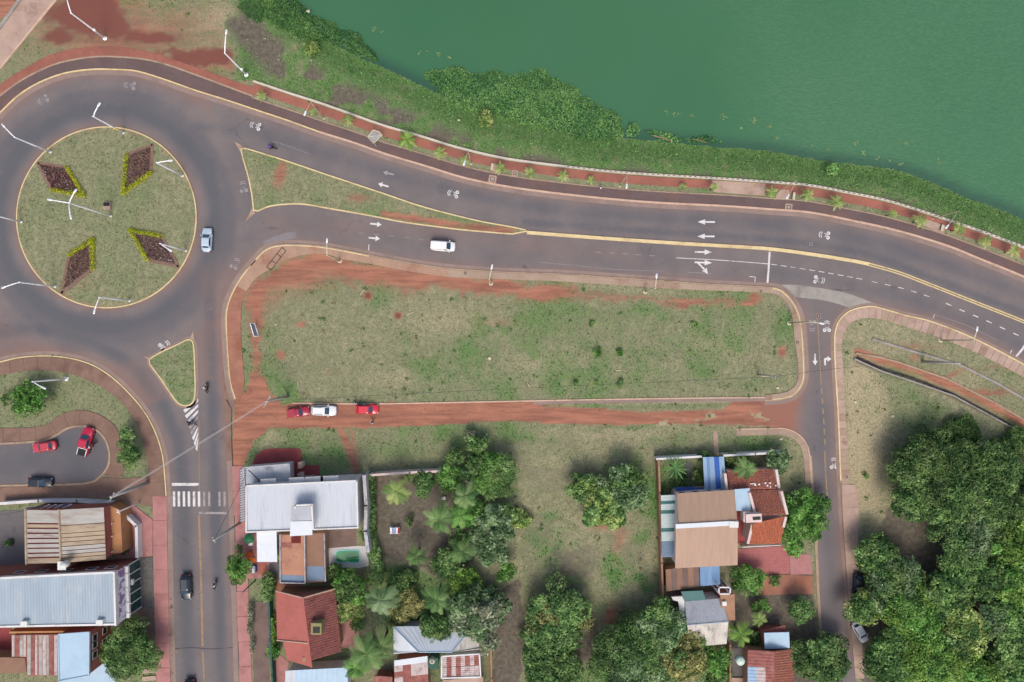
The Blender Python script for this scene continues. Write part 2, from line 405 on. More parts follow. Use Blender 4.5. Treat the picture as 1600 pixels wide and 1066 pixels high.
WEST_IN = crv([(-70, 612), (-30, 596), (0, 587), (51, 579), (101, 582), (142, 596), (177, 617), (203, 644), (220, 679), (230, 715), (233, 750), (234, 775)], 6)
EAST = crv([(1334, 1010), (1323, 900), (1314, 770), (1309.5, 657), (1305, 581), (1303.5, 535), (1305, 516), (1311, 501), (1324, 488), (1341, 481.5), (1362, 479), (1380, 483), (1415, 493), (1456, 503), (1521, 529), (1600, 570), (1680, 616)], 6)
EAST_IN = crv([(1341, 1010), (1333, 900), (1327, 750), (1321, 657), (1317, 581), (1315, 535), (1321, 515), (1332, 503), (1350, 497), (1380, 500), (1420, 512), (1471, 529), (1535, 556), (1600, 590), (1680, 634)], 6)

EXCL = []            # photo polygons no grass grows on
def attr_road(xy):
    """dust, wear, patch for road vertices (photo pixel coordinates)."""
    x, y = xy[:, 0], xy[:, 1]
    edge = np.minimum.reduce([distline(x, y, K), distline(x, y, LOWER), distline(x, y, WEST), distline(x, y, EAST)])
    n = fbm(x*.02, y*.02, 3); n2 = fbm(x*.05, y*.008, 5)
    dust = .85*np.exp(-edge/9.0) + .12 + .25*(n-.5)
    rc = np.hypot(x-167, y-340)
    wear = np.zeros_like(x)
    ring = .95*np.exp(-((rc-170)/17)**2) + .5*np.exp(-((rc-196)/12)**2)
    wear = np.maximum(wear, ring*(.75+.5*n))
    dust = dust + .5*np.exp(-((rc-143)/6)**2) + .3*sstep(205, 235, rc)*(rc < 300)*(x < 330)
    for pts, wd, am in (
        ([(330, 250), (337, 330), (330, 430), (328, 520), (332, 640), (336, 760), (340, 900), (348, 1066)], 12, .85),
        ([(0, 520), (60, 512), (130, 528), (200, 565), (250, 625), (280, 690), (288, 760), (290, 900), (295, 1066)], 15, .8),
        ([(300, 200), (400, 205), (500, 238), (600, 268), (700, 296), (800, 318), (900, 332), (1100, 345), (1250, 352), (1400, 385), (1600, 460)], 15, .55),
        ([(820, 348), (950, 357), (1100, 367), (1250, 378), (1360, 398), (1600, 490)], 8, .7),
        ([(330, 390), (400, 360), (480, 350), (560, 360), (680, 385), (800, 400), (1000, 415)], 14, .3),
        ([(1200, 425), (1300, 440), (1400, 460), (1500, 500), (1600, 540)], 16, .5),
        ([(1270, 520), (1285, 700), (1296, 860), (1310, 1066)], 16, .5)):
        d = distline(x, y, pts); wear = np.maximum(wear, am*np.exp(-(d/wd)**2)*(.6+.8*n2))
    dust += .25*np.exp(-(distline(x, y, [(420, 345), (700, 365), (1000, 400)])/16)**2)
    dust += 1.3*sstep(1266, 1226, x)*(x > 1150)*(y > 600)*(y < 690)
    dust += .35*np.exp(-(distline(x, y, [(345, 500), (352, 620), (356, 760), (364, 1066)])/10)**2)
    dust += .35*np.exp(-((x-330)/60)**2-((y-440)/40)**2)
    pat = np.zeros_like(x)
    for cx, cy, rx, ry, am in ((425, 357, 18, 4, .5), (820, 417, 6, 4, .6), (1310, 453, 40, 3, .55), (1395, 450, 12, 6, .5), (405, 198, 10, 4, .8), (1275, 612, 3, 5, .6), (1272, 700, 5, 12, .5), (975, 337, 18, 3, .4), (905, 340, 10, 3, .3)):
        pat = np.maximum(pat, am*np.exp(-((x-cx)/rx)**2-((y-cy)/ry)**2))
    return np.clip(np.c_[dust, wear, pat, np.ones_like(x)], 0, 1.6)

def to_px(x, y): return np.c_[np.asarray(x)/PX+800, 533-np.asarray(y)/PX]

def sheet(name, poly, z, m, spacing=0, attr=None, kind='structure', skirt=0.0, parent=None, excl=True, label=None):
    """Flat polygon (photo pixels) at height z; dense interior when spacing (px) is given."""
    pts = [Vector(W2(q)) for q in poly]; n = len(pts)
    if excl: EXCL.append([tuple(q) for q in poly])
    edges = [(i, (i+1) % n) for i in range(n)]
    if spacing:
        P = np.array(poly); xs = np.arange(P[:, 0].min()+spacing*.5, P[:, 0].max(), spacing); ys = np.arange(P[:, 1].min()+spacing*.5, P[:, 1].max(), spacing)
        gx, gy = np.meshgrid(xs, ys); gx = gx.ravel() + _rs.uniform(-.3, .3, gx.size)*spacing; gy = gy.ravel() + _rs.uniform(-.3, .3, gy.size)*spacing
        ok = inpoly(gx, gy, poly)
        ok[ok] &= distline(gx[ok], gy[ok], poly, True) > spacing*.35
        pts += [Vector(W2((a, b))) for a, b in zip(gx[ok], gy[ok])]
    v, e, f, *_ = delaunay_2d_cdt(pts, edges, [], 2, 1e-5)
    V = np.array([(q.x, q.y, z) for q in v]); F = np.array([t if (v[t[1]]-v[t[0]]).cross(v[t[2]]-v[t[0]]) > 0 else t[::-1] for t in f])
    col = attr(to_px(V[:, 0], V[:, 1])) if attr else None
    if skirt:
        b = len(V); ring = np.array([(q.x, q.y) for q in pts[:n]])
        V = np.r_[V, np.c_[ring, np.full(n, z)], np.c_[ring, np.full(n, z-skirt)]]
        sk = [];
        for i in range(n):
            j = (i+1) % n; sk += [(b+i, b+j, b+n+j), (b+i, b+n+j, b+n+i)]
        F = np.r_[F, np.array(sk)]
    o = link(name, quads_mesh(name, V, F, m, col), parent)
    return tag(o, kind=kind if parent is None else None, label=label)

def between(A, B): return list(A) + list(B)[::-1]

def band(name, line, o0, o1, z0, z1, m, parent=None, closed=False, kind='structure', step=None, excl=True, label=None):
    """Strip along a photo line between two offsets, from z0 up to z1."""
    A = offs(line, o0, closed); B = offs(line, o1, closed); n = len(A); mb = MB()
    for q, w in zip(A, B):
        a = W(*q); b = W(*w); mb.v += [(a.x, a.y, z0), (a.x, a.y, z1), (b.x, b.y, z1), (b.x, b.y, z0)]
    for i in range(n if closed else n-1):
        j = (i+1) % n
        for k in range(4): mb.f.append((i*4+k, i*4+(k+1) % 4, j*4+(k+1) % 4, j*4+k))
    if not closed: mb.f += [(3, 2, 1, 0), (4*n-4, 4*n-3, 4*n-2, 4*n-1)]
    if excl:
        if closed: EXCL.append(A)
        else: EXCL.append(between(A, B))
    o = mb.build(name, m, parent); bm = bmesh.new(); bm.from_mesh(o.data); bmesh.ops.recalc_face_normals(bm, faces=bm.faces); bm.to_mesh(o.data); bm.free()
    return tag(o, kind=kind if parent is None else None, label=label)

def slabs(sname, A, B, step, z, m, label=None, gap=.35, jit=.012, mats=None, pname='slab', base='drain_dark', s0=0, s1=1):
    """A pavement of single slabs between two photo lines; joints are real gaps over a bed."""
    a = resamp(A, 3); d = np.r_[0, np.cumsum(np.hypot(*(a[1:]-a[:-1]).T))]
    b = resamp(B, 3); db = np.r_[0, np.cumsum(np.hypot(*(b[1:]-b[:-1]).T))]
    at = lambda u: (np.interp(u*d[-1], d, a[:, 0]), np.interp(u*d[-1], d, a[:, 1]))
    # joints run square across: each station on A pairs with the nearest point of B, kept in order
    ua = np.linspace(0, 1, 200); pa = np.c_[np.interp(ua*d[-1], d, a[:, 0]), np.interp(ua*d[-1], d, a[:, 1])]
    nb = np.hypot(pa[:, None, 0]-b[None, :, 0], pa[:, None, 1]-b[None, :, 1]).argmin(1); sb_ = np.maximum.accumulate(db[nb]); sb_[0] = 0; sb_[-1] = db[-1]
    sb_ = np.convolve(np.pad(sb_, 4, mode='edge'), np.ones(9)/9, 'valid'); sb_[0] = 0; sb_[-1] = db[-1]
    def bt(u):
        s = np.interp(u, ua, sb_); return (np.interp(s, db, b[:, 0]), np.interp(s, db, b[:, 1]))
    n = max(1, int(d[-1]/step+.5)); us = np.linspace(0, 1, n*3+1)
    bed = sheet(sname, [at(u) for u in us] + [bt(u) for u in us[::-1]], z-.05, m, label=label, skirt=.2)
    g = gap/d[-1]/2; rnd = random.Random(hash(sname) % 1000 + n)
    for i in range(n):
        u0, u1 = i/n+g, (i+1)/n-g; um = (u0+u1)/2; dz = rnd.uniform(-jit, jit)
        poly = [W2(at(u)) for u in (u0, um, u1)] + [W2(bt(u)) for u in (u1, um, u0)]
        cx = sum(q[0] for q in poly)/6; cy = sum(q[1] for q in poly)/6
        mb = MB().prism([(q[0], q[1]) for q in poly], z-.045, z+dz)
        mb.build(pname, mats(at(um)) if callable(mats) else rnd.choice(mats) if mats else m, bed)
    return bed

# ------------------------------------------------------------------ terrain and lake
SHORE = crv([(380, -60), (425, -20), (455, 8), (500, 50), (560, 84), (600, 101), (655, 127), (740, 165), (830, 187), (920, 209), (1000, 213), (1060, 219), (1130, 226), (1200, 231), (1284, 246), (1352, 254), (1415, 264), (1474, 286), (1517, 306), (1555, 318), (1600, 337), (1680, 376)], 12)
WATER_Z = -1.3
LAKE = [(380, -60)] + SHORE[1:] + [(2600, 900), (6500, 2800), (6500, -5000), (-500, -5000), (-120, -600)]
def shore_d(px, py):
    """Metres inland from the water's edge (negative over the lake)."""
    d = distline(px, py, [(-500, -5000), (-120, -600)] + SHORE + [(2600, 900), (6500, 2800)])*PX
    return np.where(inpoly(px, py, LAKE), -d, d)
def ground_z(px, py):
    d = shore_d(px, py)
    z = np.where(d > 0, WATER_Z*(1-sstep(0, 5.0, d)), WATER_Z - np.minimum(2.2, -d*.3))
    # drain ditch on the right
    dd = distline(px, py, DITCH); z = z - 1.0*(1-sstep(2.5, 8, dd))*sstep(1330, 1345, px)
    return z
DITCH = [(1336, 557), (1377, 573), (1428, 588), (1485, 611), (1555, 646), (1600, 671), (1700, 730)]

def mline(x, y, pts, w, amt, nz): return amt*np.exp(-(distline(x, y, pts)/(w*(.6+.8*nz)))**2)
def blob(x, y, cx, cy, rx, ry, amt, nz, ang=0):
    c, s = math.cos(R(ang)), math.sin(R(ang)); u = (x-cx)*c+(y-cy)*s; v = -(x-cx)*s+(y-cy)*c
    return amt*np.exp(-((u/rx)**2+(v/ry)**2)*(.55+.9*nz))
def pmask(x, y, poly, soft, nz):
    d = distline(x, y, poly, True); d = np.where(inpoly(x, y, poly), d, -d) + (nz-.5)*soft*2
    return sstep(-soft, soft, d)
def soil(x, y):
    """red soil, lush, dry, bare brown at photo pixel positions."""
    x_, y_ = x, y
    nz = fbm(x*.03, y*.03, 1, 5); nf = fbm(x*.11, y*.11, 2, 4); nl = fbm(x*.011, y*.014, 4, 5)
    x = x_ + (fbm(x_*.022, y_*.022, 11, 4)-.5)*44 + (fbm(x_*.1, y_*.1, 12, 3)-.5)*16; y = y_ + (fbm(x_*.022, y_*.022, 13, 4)-.5)*26 + (fbm(x_*.1, y_*.1, 14, 3)-.5)*14
    red = np.zeros_like(x); lush = .55*(sstep(.4, .72, nl)) + .75*(nz-.5) + .35*(nf-.5); dry = .34*sstep(.5, .36, nl) + .5*(nf-.5); brn = np.zeros_like(x)
    mx = np.maximum
    # vacant lot
    red = mx(red, mline(x, y, [(404, 500), (412, 450), (440, 425), (495, 408), (560, 424), (620, 434), (700, 444), (790, 452), (860, 458)], 14, 1.0, nf))
    red = mx(red, mline(x, y, [(430, 440), (500, 415), (580, 428), (640, 438)], 22, .75, nf))
    red = mx(red, mline(x, y, [(415, 470), (440, 440), (500, 425)], 32, .5, nf)); red = mx(red, mline(x, y, [(640, 440), (760, 452), (880, 462)], 16, .5, nf))
    red = mx(red, mline(x, y, [(860, 458), (930, 463), (1000, 466), (1090, 468), (1140, 472)], 7, .55, nf))
    red = mx(red, mline(x, y, [(400, 470), (396, 540), (400, 600), (395, 640)], 9, .7, nf))
    for a in ((1165, 470, 16, 7, 1), (1085, 470, 25, 7, .8), (515, 578, 6, 6, .6), (560, 430, 60, 8, .6), (780, 500, 40, 10, .35), (690, 430, 30, 5, .5)): red = mx(red, blob(x, y, *a, nf))
    for a in ((1010, 490, 70, 18, .7), (940, 500, 50, 20, .5), (500, 450, 40, 22, .5), (430, 570, 22, 50, .6), (700, 540, 120, 30, .25), (980, 590, 150, 18, .45), (1120, 600, 60, 25, .4), (430, 520, 25, 30, .5), (1180, 600, 60, 22, .5), (1235, 510, 8, 60, .6), (650, 612, 150, 12, .4)): lush = mx(lush, blob(x, y, *a, nf))
    for a in ((700, 500, 130, 40, .75), (1120, 540, 100, 40, .7), (850, 570, 90, 35, .8), (620, 590, 90, 22, .7), (960, 450, 120, 10, .55), (550, 540, 70, 40, .5), (1000, 580, 130, 25, .6)): dry = mx(dry, blob(x, y, *a, nf))
    xw, yw = x, y; x, y = x_, y_
    for a in ((1222, 550, 6, 8, 1.2), (575, 462, 6, 6, 1.3), (622, 493, 6, 6, 1.3), (470, 507, 7, 5, 1.0), (438, 555, 8, 8, .9), (400, 560, 8, 14, .6)): red = mx(red, blob(x, y, *a, nf)); brn = mx(brn, blob(x, y, *a, nf)*(.8 if a[0] in (575, 622) else 0))
    # dirt street, the spill at its west end
    red = mx(red, pmask(x, y, [(366, 636), (460, 632), (800, 628), (860, 628), (1000, 645), (1130, 640), (1150, 625), (1262, 622), (1262, 690), (1200, 664), (1050, 662), (920, 663), (863, 662), (800, 657), (704, 662), (577, 668), (420, 668), (396, 690), (376, 735), (363, 735)], 3.0, nf)*1.3)
    red = mx(red, pmask(x, y, [(368, 628), (384, 610), (395, 585), (412, 590), (418, 610), (440, 632), (400, 660), (368, 660)], 4, nf)*1.2)
    dry = mx(dry, mline(x, y, [(860, 634), (1000, 630), (1150, 626)], 3, .9, nf))
    rub = np.exp(-(distline(x, y, [(1030, 661), (1080, 655), (1110, 650), (1150, 642), (1190, 650), (1205, 655)])/8)**2)*sstep(.4, .6, nf+.15*(nz-.5)); red *= 1 - .95*rub; dry = mx(dry, rub)
    red = red - 1.1*np.exp(-(distline(x, y, [(850, 634), (1000, 635), (1125, 634)])/4)**2)
    lush = mx(lush, .6*np.exp(-(distline(x, y, [(850, 634), (1000, 635), (1125, 634)])/3.5)**2))
    red = mx(red, mline(x, y, [(532, 672), (545, 700), (556, 735)], 6, .9, nf)); red = mx(red, mline(x, y, [(550, 672), (560, 735)], 4, .6, nf))
    x, y = xw, yw
    # plots south of the dirt street
    for a in ((430, 690, 40, 12, .7), (480, 690, 40, 25, .5), (960, 700, 90, 35, .75), (870, 740, 60, 60, .6), (1010, 720, 40, 60, .5), (815, 820, 10, 110, .95), (965, 850, 14, 90, .8), (1010, 850, 40, 60, .5), (990, 930, 30, 40, .6), (1350, 600, 30, 60, .7), (1352, 700, 40, 130, 1.0), (1350, 620, 34, 50, .9), (900, 840, 90, 90, .6), (960, 690, 120, 30, .7), (1480, 590, 60, 15, .4)): dry = mx(dry, blob(x, y, *a, nf))
    for a in ((620, 700, 80, 25, .6), (730, 690, 50, 20, .5), (850, 860, 40, 70, .35), (900, 900, 60, 50, .35), (990, 668, 80, 5, .7), (1180, 690, 80, 20, .75), (1450, 640, 50, 24, .6), (1060, 690, 40, 20, .55), (1440, 660, 80, 25, .55), (1580, 700, 40, 40, .5)): lush = mx(lush, blob(x, y, *a, nf))
    for a in ((960, 840, 12, 40, .5), (960, 965, 14, 24, 1.0), (930, 820, 20, 14, .6), (1430, 545, 40, 6, .5), (1480, 585, 60, 6, .6), (1550, 615, 40, 7, .8), (1560, 580, 30, 6, .5), (1440, 560, 14, 5, .6), (1360, 860, 20, 14, .7)): red = mx(red, blob(x, y, *a, nf))
    x, y = x_, y_
    brn = mx(brn, pmask(x, y, [(778, 925), (810, 905), (818, 960), (812, 1080), (768, 1080), (775, 985)], 4, nf)*1.1)
    gd = pmask(x, y, [(583, 742), (700, 742), (760, 800), (740, 880), (690, 905), (640, 880), (590, 870)], 5, nf); brn = mx(brn, gd*(.75+.5*(nz-.3))); lush = mx(lush, gd*.45*sstep(.45, .65, nf))
    lush = mx(lush, pmask(x, y, [(590, 880), (640, 885), (690, 905), (740, 880), (770, 1000), (600, 1000)], 6, nf)*.7)
    brn = mx(brn, blob(x, y, 910, 1000, 40, 60, .9, nf)); brn = mx(brn, blob(x, y, 880, 900, 40, 50, .3, nf))
    brn = mx(brn, pmask(x, y, [(1140, 890), (1270, 890), (1285, 1080), (1140, 1080)], 5, nf)*.95)
    brn = mx(brn, pmask(x, y, [(1385, 790), (1600, 700), (1700, 1100), (1345, 1100), (1350, 900)], 10, nf)*.9)
    red = mx(red, .9*np.exp(-(distline(x, y, [(q[0]+3, q[1]-9) for q in DITCH])/6)**2)*(.5+nf))
    # park and bank, upper left
    x, y = xw, yw
    for a in ((120, 25, 60, 30, .95), (165, 20, 35, 34, 1.1), (85, 55, 25, 14, .9), (230, 55, 45, 10, 1.0), (315, 90, 55, 14, 1.05), (350, 100, 24, 12, .9), (280, 60, 40, 16, .5), (215, 10, 30, 20, .5), (390, 250, 6, 6, .1)): red = mx(red, blob(x, y, *a, nf))
    for a in ((130, 22, 70, 36, 1.1), (185, 40, 30, 26, 1.0), (240, 62, 50, 12, 1.1), (318, 92, 60, 15, 1.1), (88, 58, 32, 16, .9), (275, 84, 40, 10, .7)):
        red = mx(red, blob(x, y, *a, nf)); brn = mx(brn, blob(x, y, *a, nf)*1.1)
    red = mx(red, blob(x, y, 190, 55, 170, 60, .62, nf)); red = mx(red, blob(x, y, 330, 100, 90, 32, .66, nf)); brn = mx(brn, blob(x, y, 210, 60, 150, 55, .5, nf))
    red = mx(red, pmask(x, y, [(-60, -60), (30, -60), (26, 3), (0, 32), (-60, 90)], 3, nf)*1.2)
    for a in ((60, 70, 40, 16, .35), (300, 30, 40, 20, .3)): lush = mx(lush, blob(x, y, *a, nf))
    for a in ((330, 30, 35, 30, .7), (240, 40, 40, 20, .5), (500, 80, 40, 8, .9, nf, 25), (545, 98, 16, 5, .9, nf, 30), (650, 135, 20, 5, .8, nf, 25), (1150, 240, 120, 5, .6), (560, 160, 60, 8, .5, nf, 20)):
        dry = mx(dry, blob(x, y, *(a if len(a) > 5 else a + (nf,))))
    x, y = x_, y_
    d = shore_d(x, y); wy = np.interp(x, [q[0] for q in WALL], [q[1] for q in WALL])
    bank = np.where((d > 0) & (y < np.where(x > 397, wy, 128)), sstep(335, 385, x + (nz-.5)*90 - np.maximum(0, 60-y)*.3), 0)
    lush = lush*(1-bank) + bank*np.clip(.78 + .3*sstep(7, 0, d) + 1.0*(nf-.5) + .7*(nz-.5), 0, 1)
    brn = brn*(1-bank) + bank*.95*np.exp(-((d-8.5)/4.2)**2)*sstep(.42, .56, nz)
    dry = dry*(1-.6*bank); red = red*(1-bank)
    dry = np.where((x > 1310) & (y > 500) & (y < 700), dry + .15, dry)
    # islands
    rc = np.hypot(x-167, y-340); isl = rc < 140
    dry = np.where(isl, .26 + .5*(nf-.5), dry); lush = np.where(isl, .3+.6*(nz-.5), lush); red = np.where(isl, .7*np.exp(-((140-rc)/3)**2) + .25*blob(x, y, 128, 440, 30, 20, 1, nf), red)
    tri = inpoly(x, y, [(370, 225), (830, 358), (830, 372), (390, 345)])
    red = np.where(tri, mx(mx(blob(x, y, 438, 272, 10, 26, .8, nf, 15), blob(x, y, 560, 310, 20, 8, .6, nf)), mline(x, y, [(600, 335), (700, 350), (800, 361)], 5, .95, nf)) + .3*(nf-.45), red)
    lush = np.where(tri, .4 + .8*(nz-.5), lush); dry = np.where(tri, .35+.6*(nf-.5), dry)
    tr2 = inpoly(x, y, [(230, 560), (304, 528), (312, 640), (285, 645)])
    lush = np.where(tr2, .5+.5*(nf-.5), lush); dry = np.where(tr2, .3+.4*(nz-.5), dry)
    wst = (x < 260) & (y > 575) & (y < 770)
    lush = np.where(wst, .38+.7*(nz-.5), lush)
    thin = sstep(1300, 1320, x)*sstep(1430, 1380, x)*sstep(535, 560, y); lush = lush*(1-.45*thin) + .5*thin*np.clip(nf-.5, 0, 1); dry = np.clip(dry+.08*thin, 0, 1)
    thin = sstep(795, 810, x)*sstep(1045, 1020, x)*sstep(672, 690, y); lush = np.clip(lush + thin*(1.3*(nz-.44) + .5*(nf-.5)), 0, 1); dry = np.clip(dry*(1-.45*thin) + .15*thin*sstep(.45, .6, nf), 0, 1); brn = np.clip(brn + thin*1.3*sstep(.5, .64, fbm(x*.03, y*.04, 19, 5))*.34, 0, 1)
    dry = np.where((y < 640) & (x > 380) & (x < 1255), dry*.72, dry)
    return np.clip(np.c_[red, lush, dry, brn], 0, 1)

# one sheet for the land and the lake bed, dense where the camera looks
gxs = np.r_[-9000, -5000, -2500, -1200, -600, -300, -150, np.arange(-60, 1664, 4.0), 1750, 1900, 2200, 2900, 4500, 8000, 12000]
gys = np.r_[-9000, -5000, -2500, -1200, -600, -300, -150, np.arange(-56, 1124, 4.0), 1250, 1400, 1700, 2400, 4500, 8000, 12000]
GX, GY = np.meshgrid(gxs, gys); gx, gy = GX.ravel(), GY.ravel()
V = np.c_[(gx-800)*PX, (533-gy)*PX, ground_z(gx, gy)]
nx, ny = len(gxs), len(gys); ii = np.arange(nx*ny).reshape(ny, nx)
F = np.c_[ii[1:, :-1].ravel(), ii[1:, 1:].ravel(), ii[:-1, 1:].ravel(), ii[:-1, :-1].ravel()]
tag(link('ground', quads_mesh('ground', V, F, 'ground', soil(gx, gy), True)), kind='structure', label='grass and red soil of the lots, bank and park')

# water: dense near the shore for the darker margin
wx = np.r_[-1000, -200, np.arange(360, 1680, 10.0), 1800, 2200, 3500, 6000]; wy = np.r_[-5000, -2500, -1000, -300, np.arange(-40, 420, 10.0), 600, 900, 1500, 2600]
GX, GY = np.meshgrid(wx, wy); qx, qy = GX.ravel(), GY.ravel(); sd = shore_d(qx, qy)
nx, ny = len(wx), len(wy); ii = np.arange(nx*ny).reshape(ny, nx)
F = np.c_[ii[1:, :-1].ravel(), ii[1:, 1:].ravel(), ii[:-1, 1:].ravel(), ii[:-1, :-1].ravel()]
sd4 = sd[F].min(1); F = F[sd4 < 3.0]
mar = np.clip(np.exp(np.minimum(sd, 0)/1.6), 0, 1)
k = PX*(CAM_H-WATER_Z)/CAM_H
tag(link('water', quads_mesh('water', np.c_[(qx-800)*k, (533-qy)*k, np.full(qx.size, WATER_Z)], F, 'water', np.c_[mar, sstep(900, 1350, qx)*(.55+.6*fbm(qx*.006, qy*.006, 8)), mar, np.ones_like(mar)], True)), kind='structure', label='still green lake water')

# ------------------------------------------------------------------ roads
road_poly = (K[:] + [(1680, 616)] + EAST[::-1][1:] + [(1339, 1066), (1346, 1124), (1291, 1124), (1287, 1066), (1282, 986), (1278, 923), (1275, 847), (1269, 755), (1267, 715), (1262, 695), (1250, 680), (1236, 672), (1222, 668), (1206, 664), (1196, 661), (1203, 655), (1188, 650), (1194, 643), (1182, 638), (1192, 632), (1186, 628), (1196, 626.5)] +
             [q for q in LOWER[::-1] if not (q[0] > 1190 and q[1] > 622)] + [(361, 664), (362, 728), (365, 796), (369, 930), (372.5, 1066), (374, 1124), (273, 1124), (271, 1066), (268, 800), (260, 775)] + WEST[::-1][1:])
road = sheet('road', road_poly, .02, 'asphalt', 6.0, attr_road, label='dusty asphalt of the avenue, roundabout and streets')
cul = crv([(-70, 694), (0, 693), (38, 691), (71, 688), (89, 679), (106, 669), (127, 665.5), (146, 669), (162, 682), (171, 703), (170, 727), (157, 745), (137, 755), (76, 758), (0, 759), (-70, 760)], 6)
def attr_cul(xy):
    d = distline(xy[:, 0], xy[:, 1], cul); n = fbm(xy[:, 0]*.03, xy[:, 1]*.03, 2); return np.clip(np.c_[.5*np.exp(-d/5)+.1*n, .35+.6*n, n*0, n*0+1], 0, 1)
sheet('road_dead_end', cul, .02, 'asphalt', 6.0, attr_cul, label='dark asphalt of the dead-end with parked cars')

# gutters and kerbs
band('gutter', [q for q in K if q[0] > -60], 1.5, 8.5, .0, .03, 'gutter', label='concrete gutter along the lakeside kerb', excl=False)
band('kerb', [q for q in K if q[0] < 505], -1.0, 1.0, .0, .16, 'kerb_yellow', label='yellow kerb round the outside of the roundabout')
band('kerb', [q for q in K if q[0] > 495], -1.5, 1.5, .0, .15, 'kerb_peach', label='pale kerb between avenue and cycle path')
band('gutter', LOWER, -7.0, -1.0, .0, .034, 'gutter', label='concrete gutter along the vacant lot', excl=False)
band('kerb', LOWER, -1.0, 1.0, .0, .15, 'kerb_plain', label='kerb along the vacant lot')
band('kerb', [q for q in LOWER if 390 < q[0] < 580 and q[1] < 420], .9, 2.3, .0, .155, 'kerb_yellow', label='yellow painted kerb edge at the lot corner')
band('kerb', [q for q in LOWER if q[0] < 400], .9, 2.3, .0, .155, 'kerb_yellow', label='yellow painted kerb edge along the street by the lot')
band('kerb', [q for q in LOWER if q[0] > 1205], .9, 2.4, .0, .155, 'kerb_yellow', label='yellow painted kerb edge at the side street corner')
band('gutter', WEST, -7.5, -1.0, .0, .034, 'gutter', label='concrete gutter on the west bend', excl=False)
band('kerb', WEST, -.9, .9, .0, .16, 'kerb_yellow', label='yellow kerb on the west bend')
band('gutter', EAST, -5.5, -1.0, .0, .034, 'gutter', label='concrete gutter along the east block', excl=False)
band('kerb', [q for q in EAST if q[1] < 755], -1.0, 1.2, .0, .15, 'kerb_yellow', label='worn yellow kerb along the east block')
band('kerb', cul, -1.3, 1.8, .0, .13, 'kerb_plain', label='tan kerb round the dead-end')
band('gutter', [(363, 720), (366, 796), (370, 930), (374, 1066), (376, 1120)], 0, 8.5, .0, .034, 'gutter', label='gutter on the right side of the south street', excl=False)
band('gutter', [(353, 530), (359, 606), (361, 664), (363, 728)], 0, 9, .0, .03, 'sidewalk_brown', label='reddish gutter beside the red soil', excl=False)
band('kerb', [(354, 625), (361.5, 640), (362, 690), (363.5, 728), (366, 796), (370, 930), (374, 1066), (376, 1120)], -.9, .3, .0, .13, 'drain_dark', label='dark kerb line on the right of the south street')
band('gutter', [(262, 775), (263, 860), (266, 1000), (268, 1066), (270, 1120)], -7, 1.5, .0, .034, 'gutter', label='gutter on the left side of the south street', excl=False)
band('kerb', [(1267, 712), (1270, 755), (1276, 847), (1279, 923), (1283, 986), (1288, 1066), (1292, 1120)], -1, 3.4, .0, .13, 'kerb_plain', label='pale kerb on the left of the side street')
# corner of the house plot by the dirt street
cor = crv([(1150, 671), (1200, 670), (1225, 670), (1244, 677), (1257, 690), (1264, 708), (1268, 755)], 6)
band('kerb', cor, -1.2, 1.0, .0, .14, 'kerb_peach', label='peach kerb at the corner of the house plot')
slabs('sidewalk', offs(cor, 1.2), offs(cor, 10), 16, .12, 'concrete', 'narrow concrete path round the house plot corner')
# thin kerb along the south edge of the lot and its gutter strip
sk = crv([(456, 630), (577, 631), (700, 629), (800, 627), (927, 624.5), (1053, 622.5), (1195, 621)], 12)
band('kerb', sk, -1.0, 1.2, .0, .13, 'kerb_peach', label='low kerb between lot and dirt street')
band('gutter', [q for q in sk if q[0] > 830], 1.4, 6.0, .0, .03, 'gutter', label='dusty concrete strip by the dirt street')

# pavements of single slabs
slabs('sidewalk', [q for q in offs(LOWER, 1.2)], LOWER_IN, 20, .12, 'concrete', 'tan concrete pavement round the vacant lot', mats=lambda q: 'sidewalk_red' if q[0] < 372 else 'concrete_warm' if q[0] < 700 else 'concrete')
slabs('sidewalk', offs(EAST, 1.4), EAST_IN, 11, .12, 'concrete_pink', 'slabbed pavement round the east block', gap=.6, mats=['concrete', 'concrete_pink', 'concrete_pink'])
slabs('sidewalk', offs(WEST, 1.6), WEST_IN, 22, .12, 'sidewalk_brown', 'red-brown pavement on the west bend', mats=['sidewalk_brown'])
slabs('sidewalk', [(239, 775), (240, 860), (243, 1000), (245, 1066), (246, 1120)], [(261, 775), (262, 860), (265, 1000), (267, 1066), (268, 1120)], 37, .13, 'sidewalk_rose', 'rose pavement left of the south street', gap=.8)
slabs('sidewalk', [(363, 728), (366, 796), (370, 930), (374.5, 1066), (376, 1120)], [(381, 728), (384, 796), (389, 930), (394, 1066), (396, 1120)], 40, .13, 'sidewalk_rose', 'rose pavement right of the south street', gap=.8)
ctop = crv([(-70, 670), (0, 669), (51, 668), (76, 662), (90, 651), (109, 643), (134, 641.5), (157, 649), (177, 662), (186, 676), (188, 695), (197, 715), (195, 733), (187, 748)], 6)
cin = crv([(-70, 692), (0, 691), (38, 689), (71, 686), (89, 677), (106, 667), (127, 663.5), (147, 667), (164, 681), (173.5, 703), (172.5, 727), (163, 743)], 6)
slabs('sidewalk', ctop, cin, 26, .11, 'sidewalk_brown', 'brown pavement curling round the dead-end', mats=['sidewalk_brown'])
sheet('sidewalk', [(-70, 762), (0, 761), (76, 760), (137, 757), (160, 746), (187, 748), (234, 745), (239, 775), (239, 792), (170, 778), (120, 781), (0, 790), (-70, 795)], .10, 'sidewalk_brown', label='worn brown pavement north of the workshop', skirt=.2)
# wide concrete path on the right street
slabs('sidewalk', [(1315, 757), (1316, 800), (1320, 860), (1327, 950), (1336, 1060)], [(1335, 757), (1341, 775), (1341, 860), (1343, 950), (1350, 1060)], 18, .125, 'concrete_pink', 'broad pale concrete path by the wood', gap=.5)
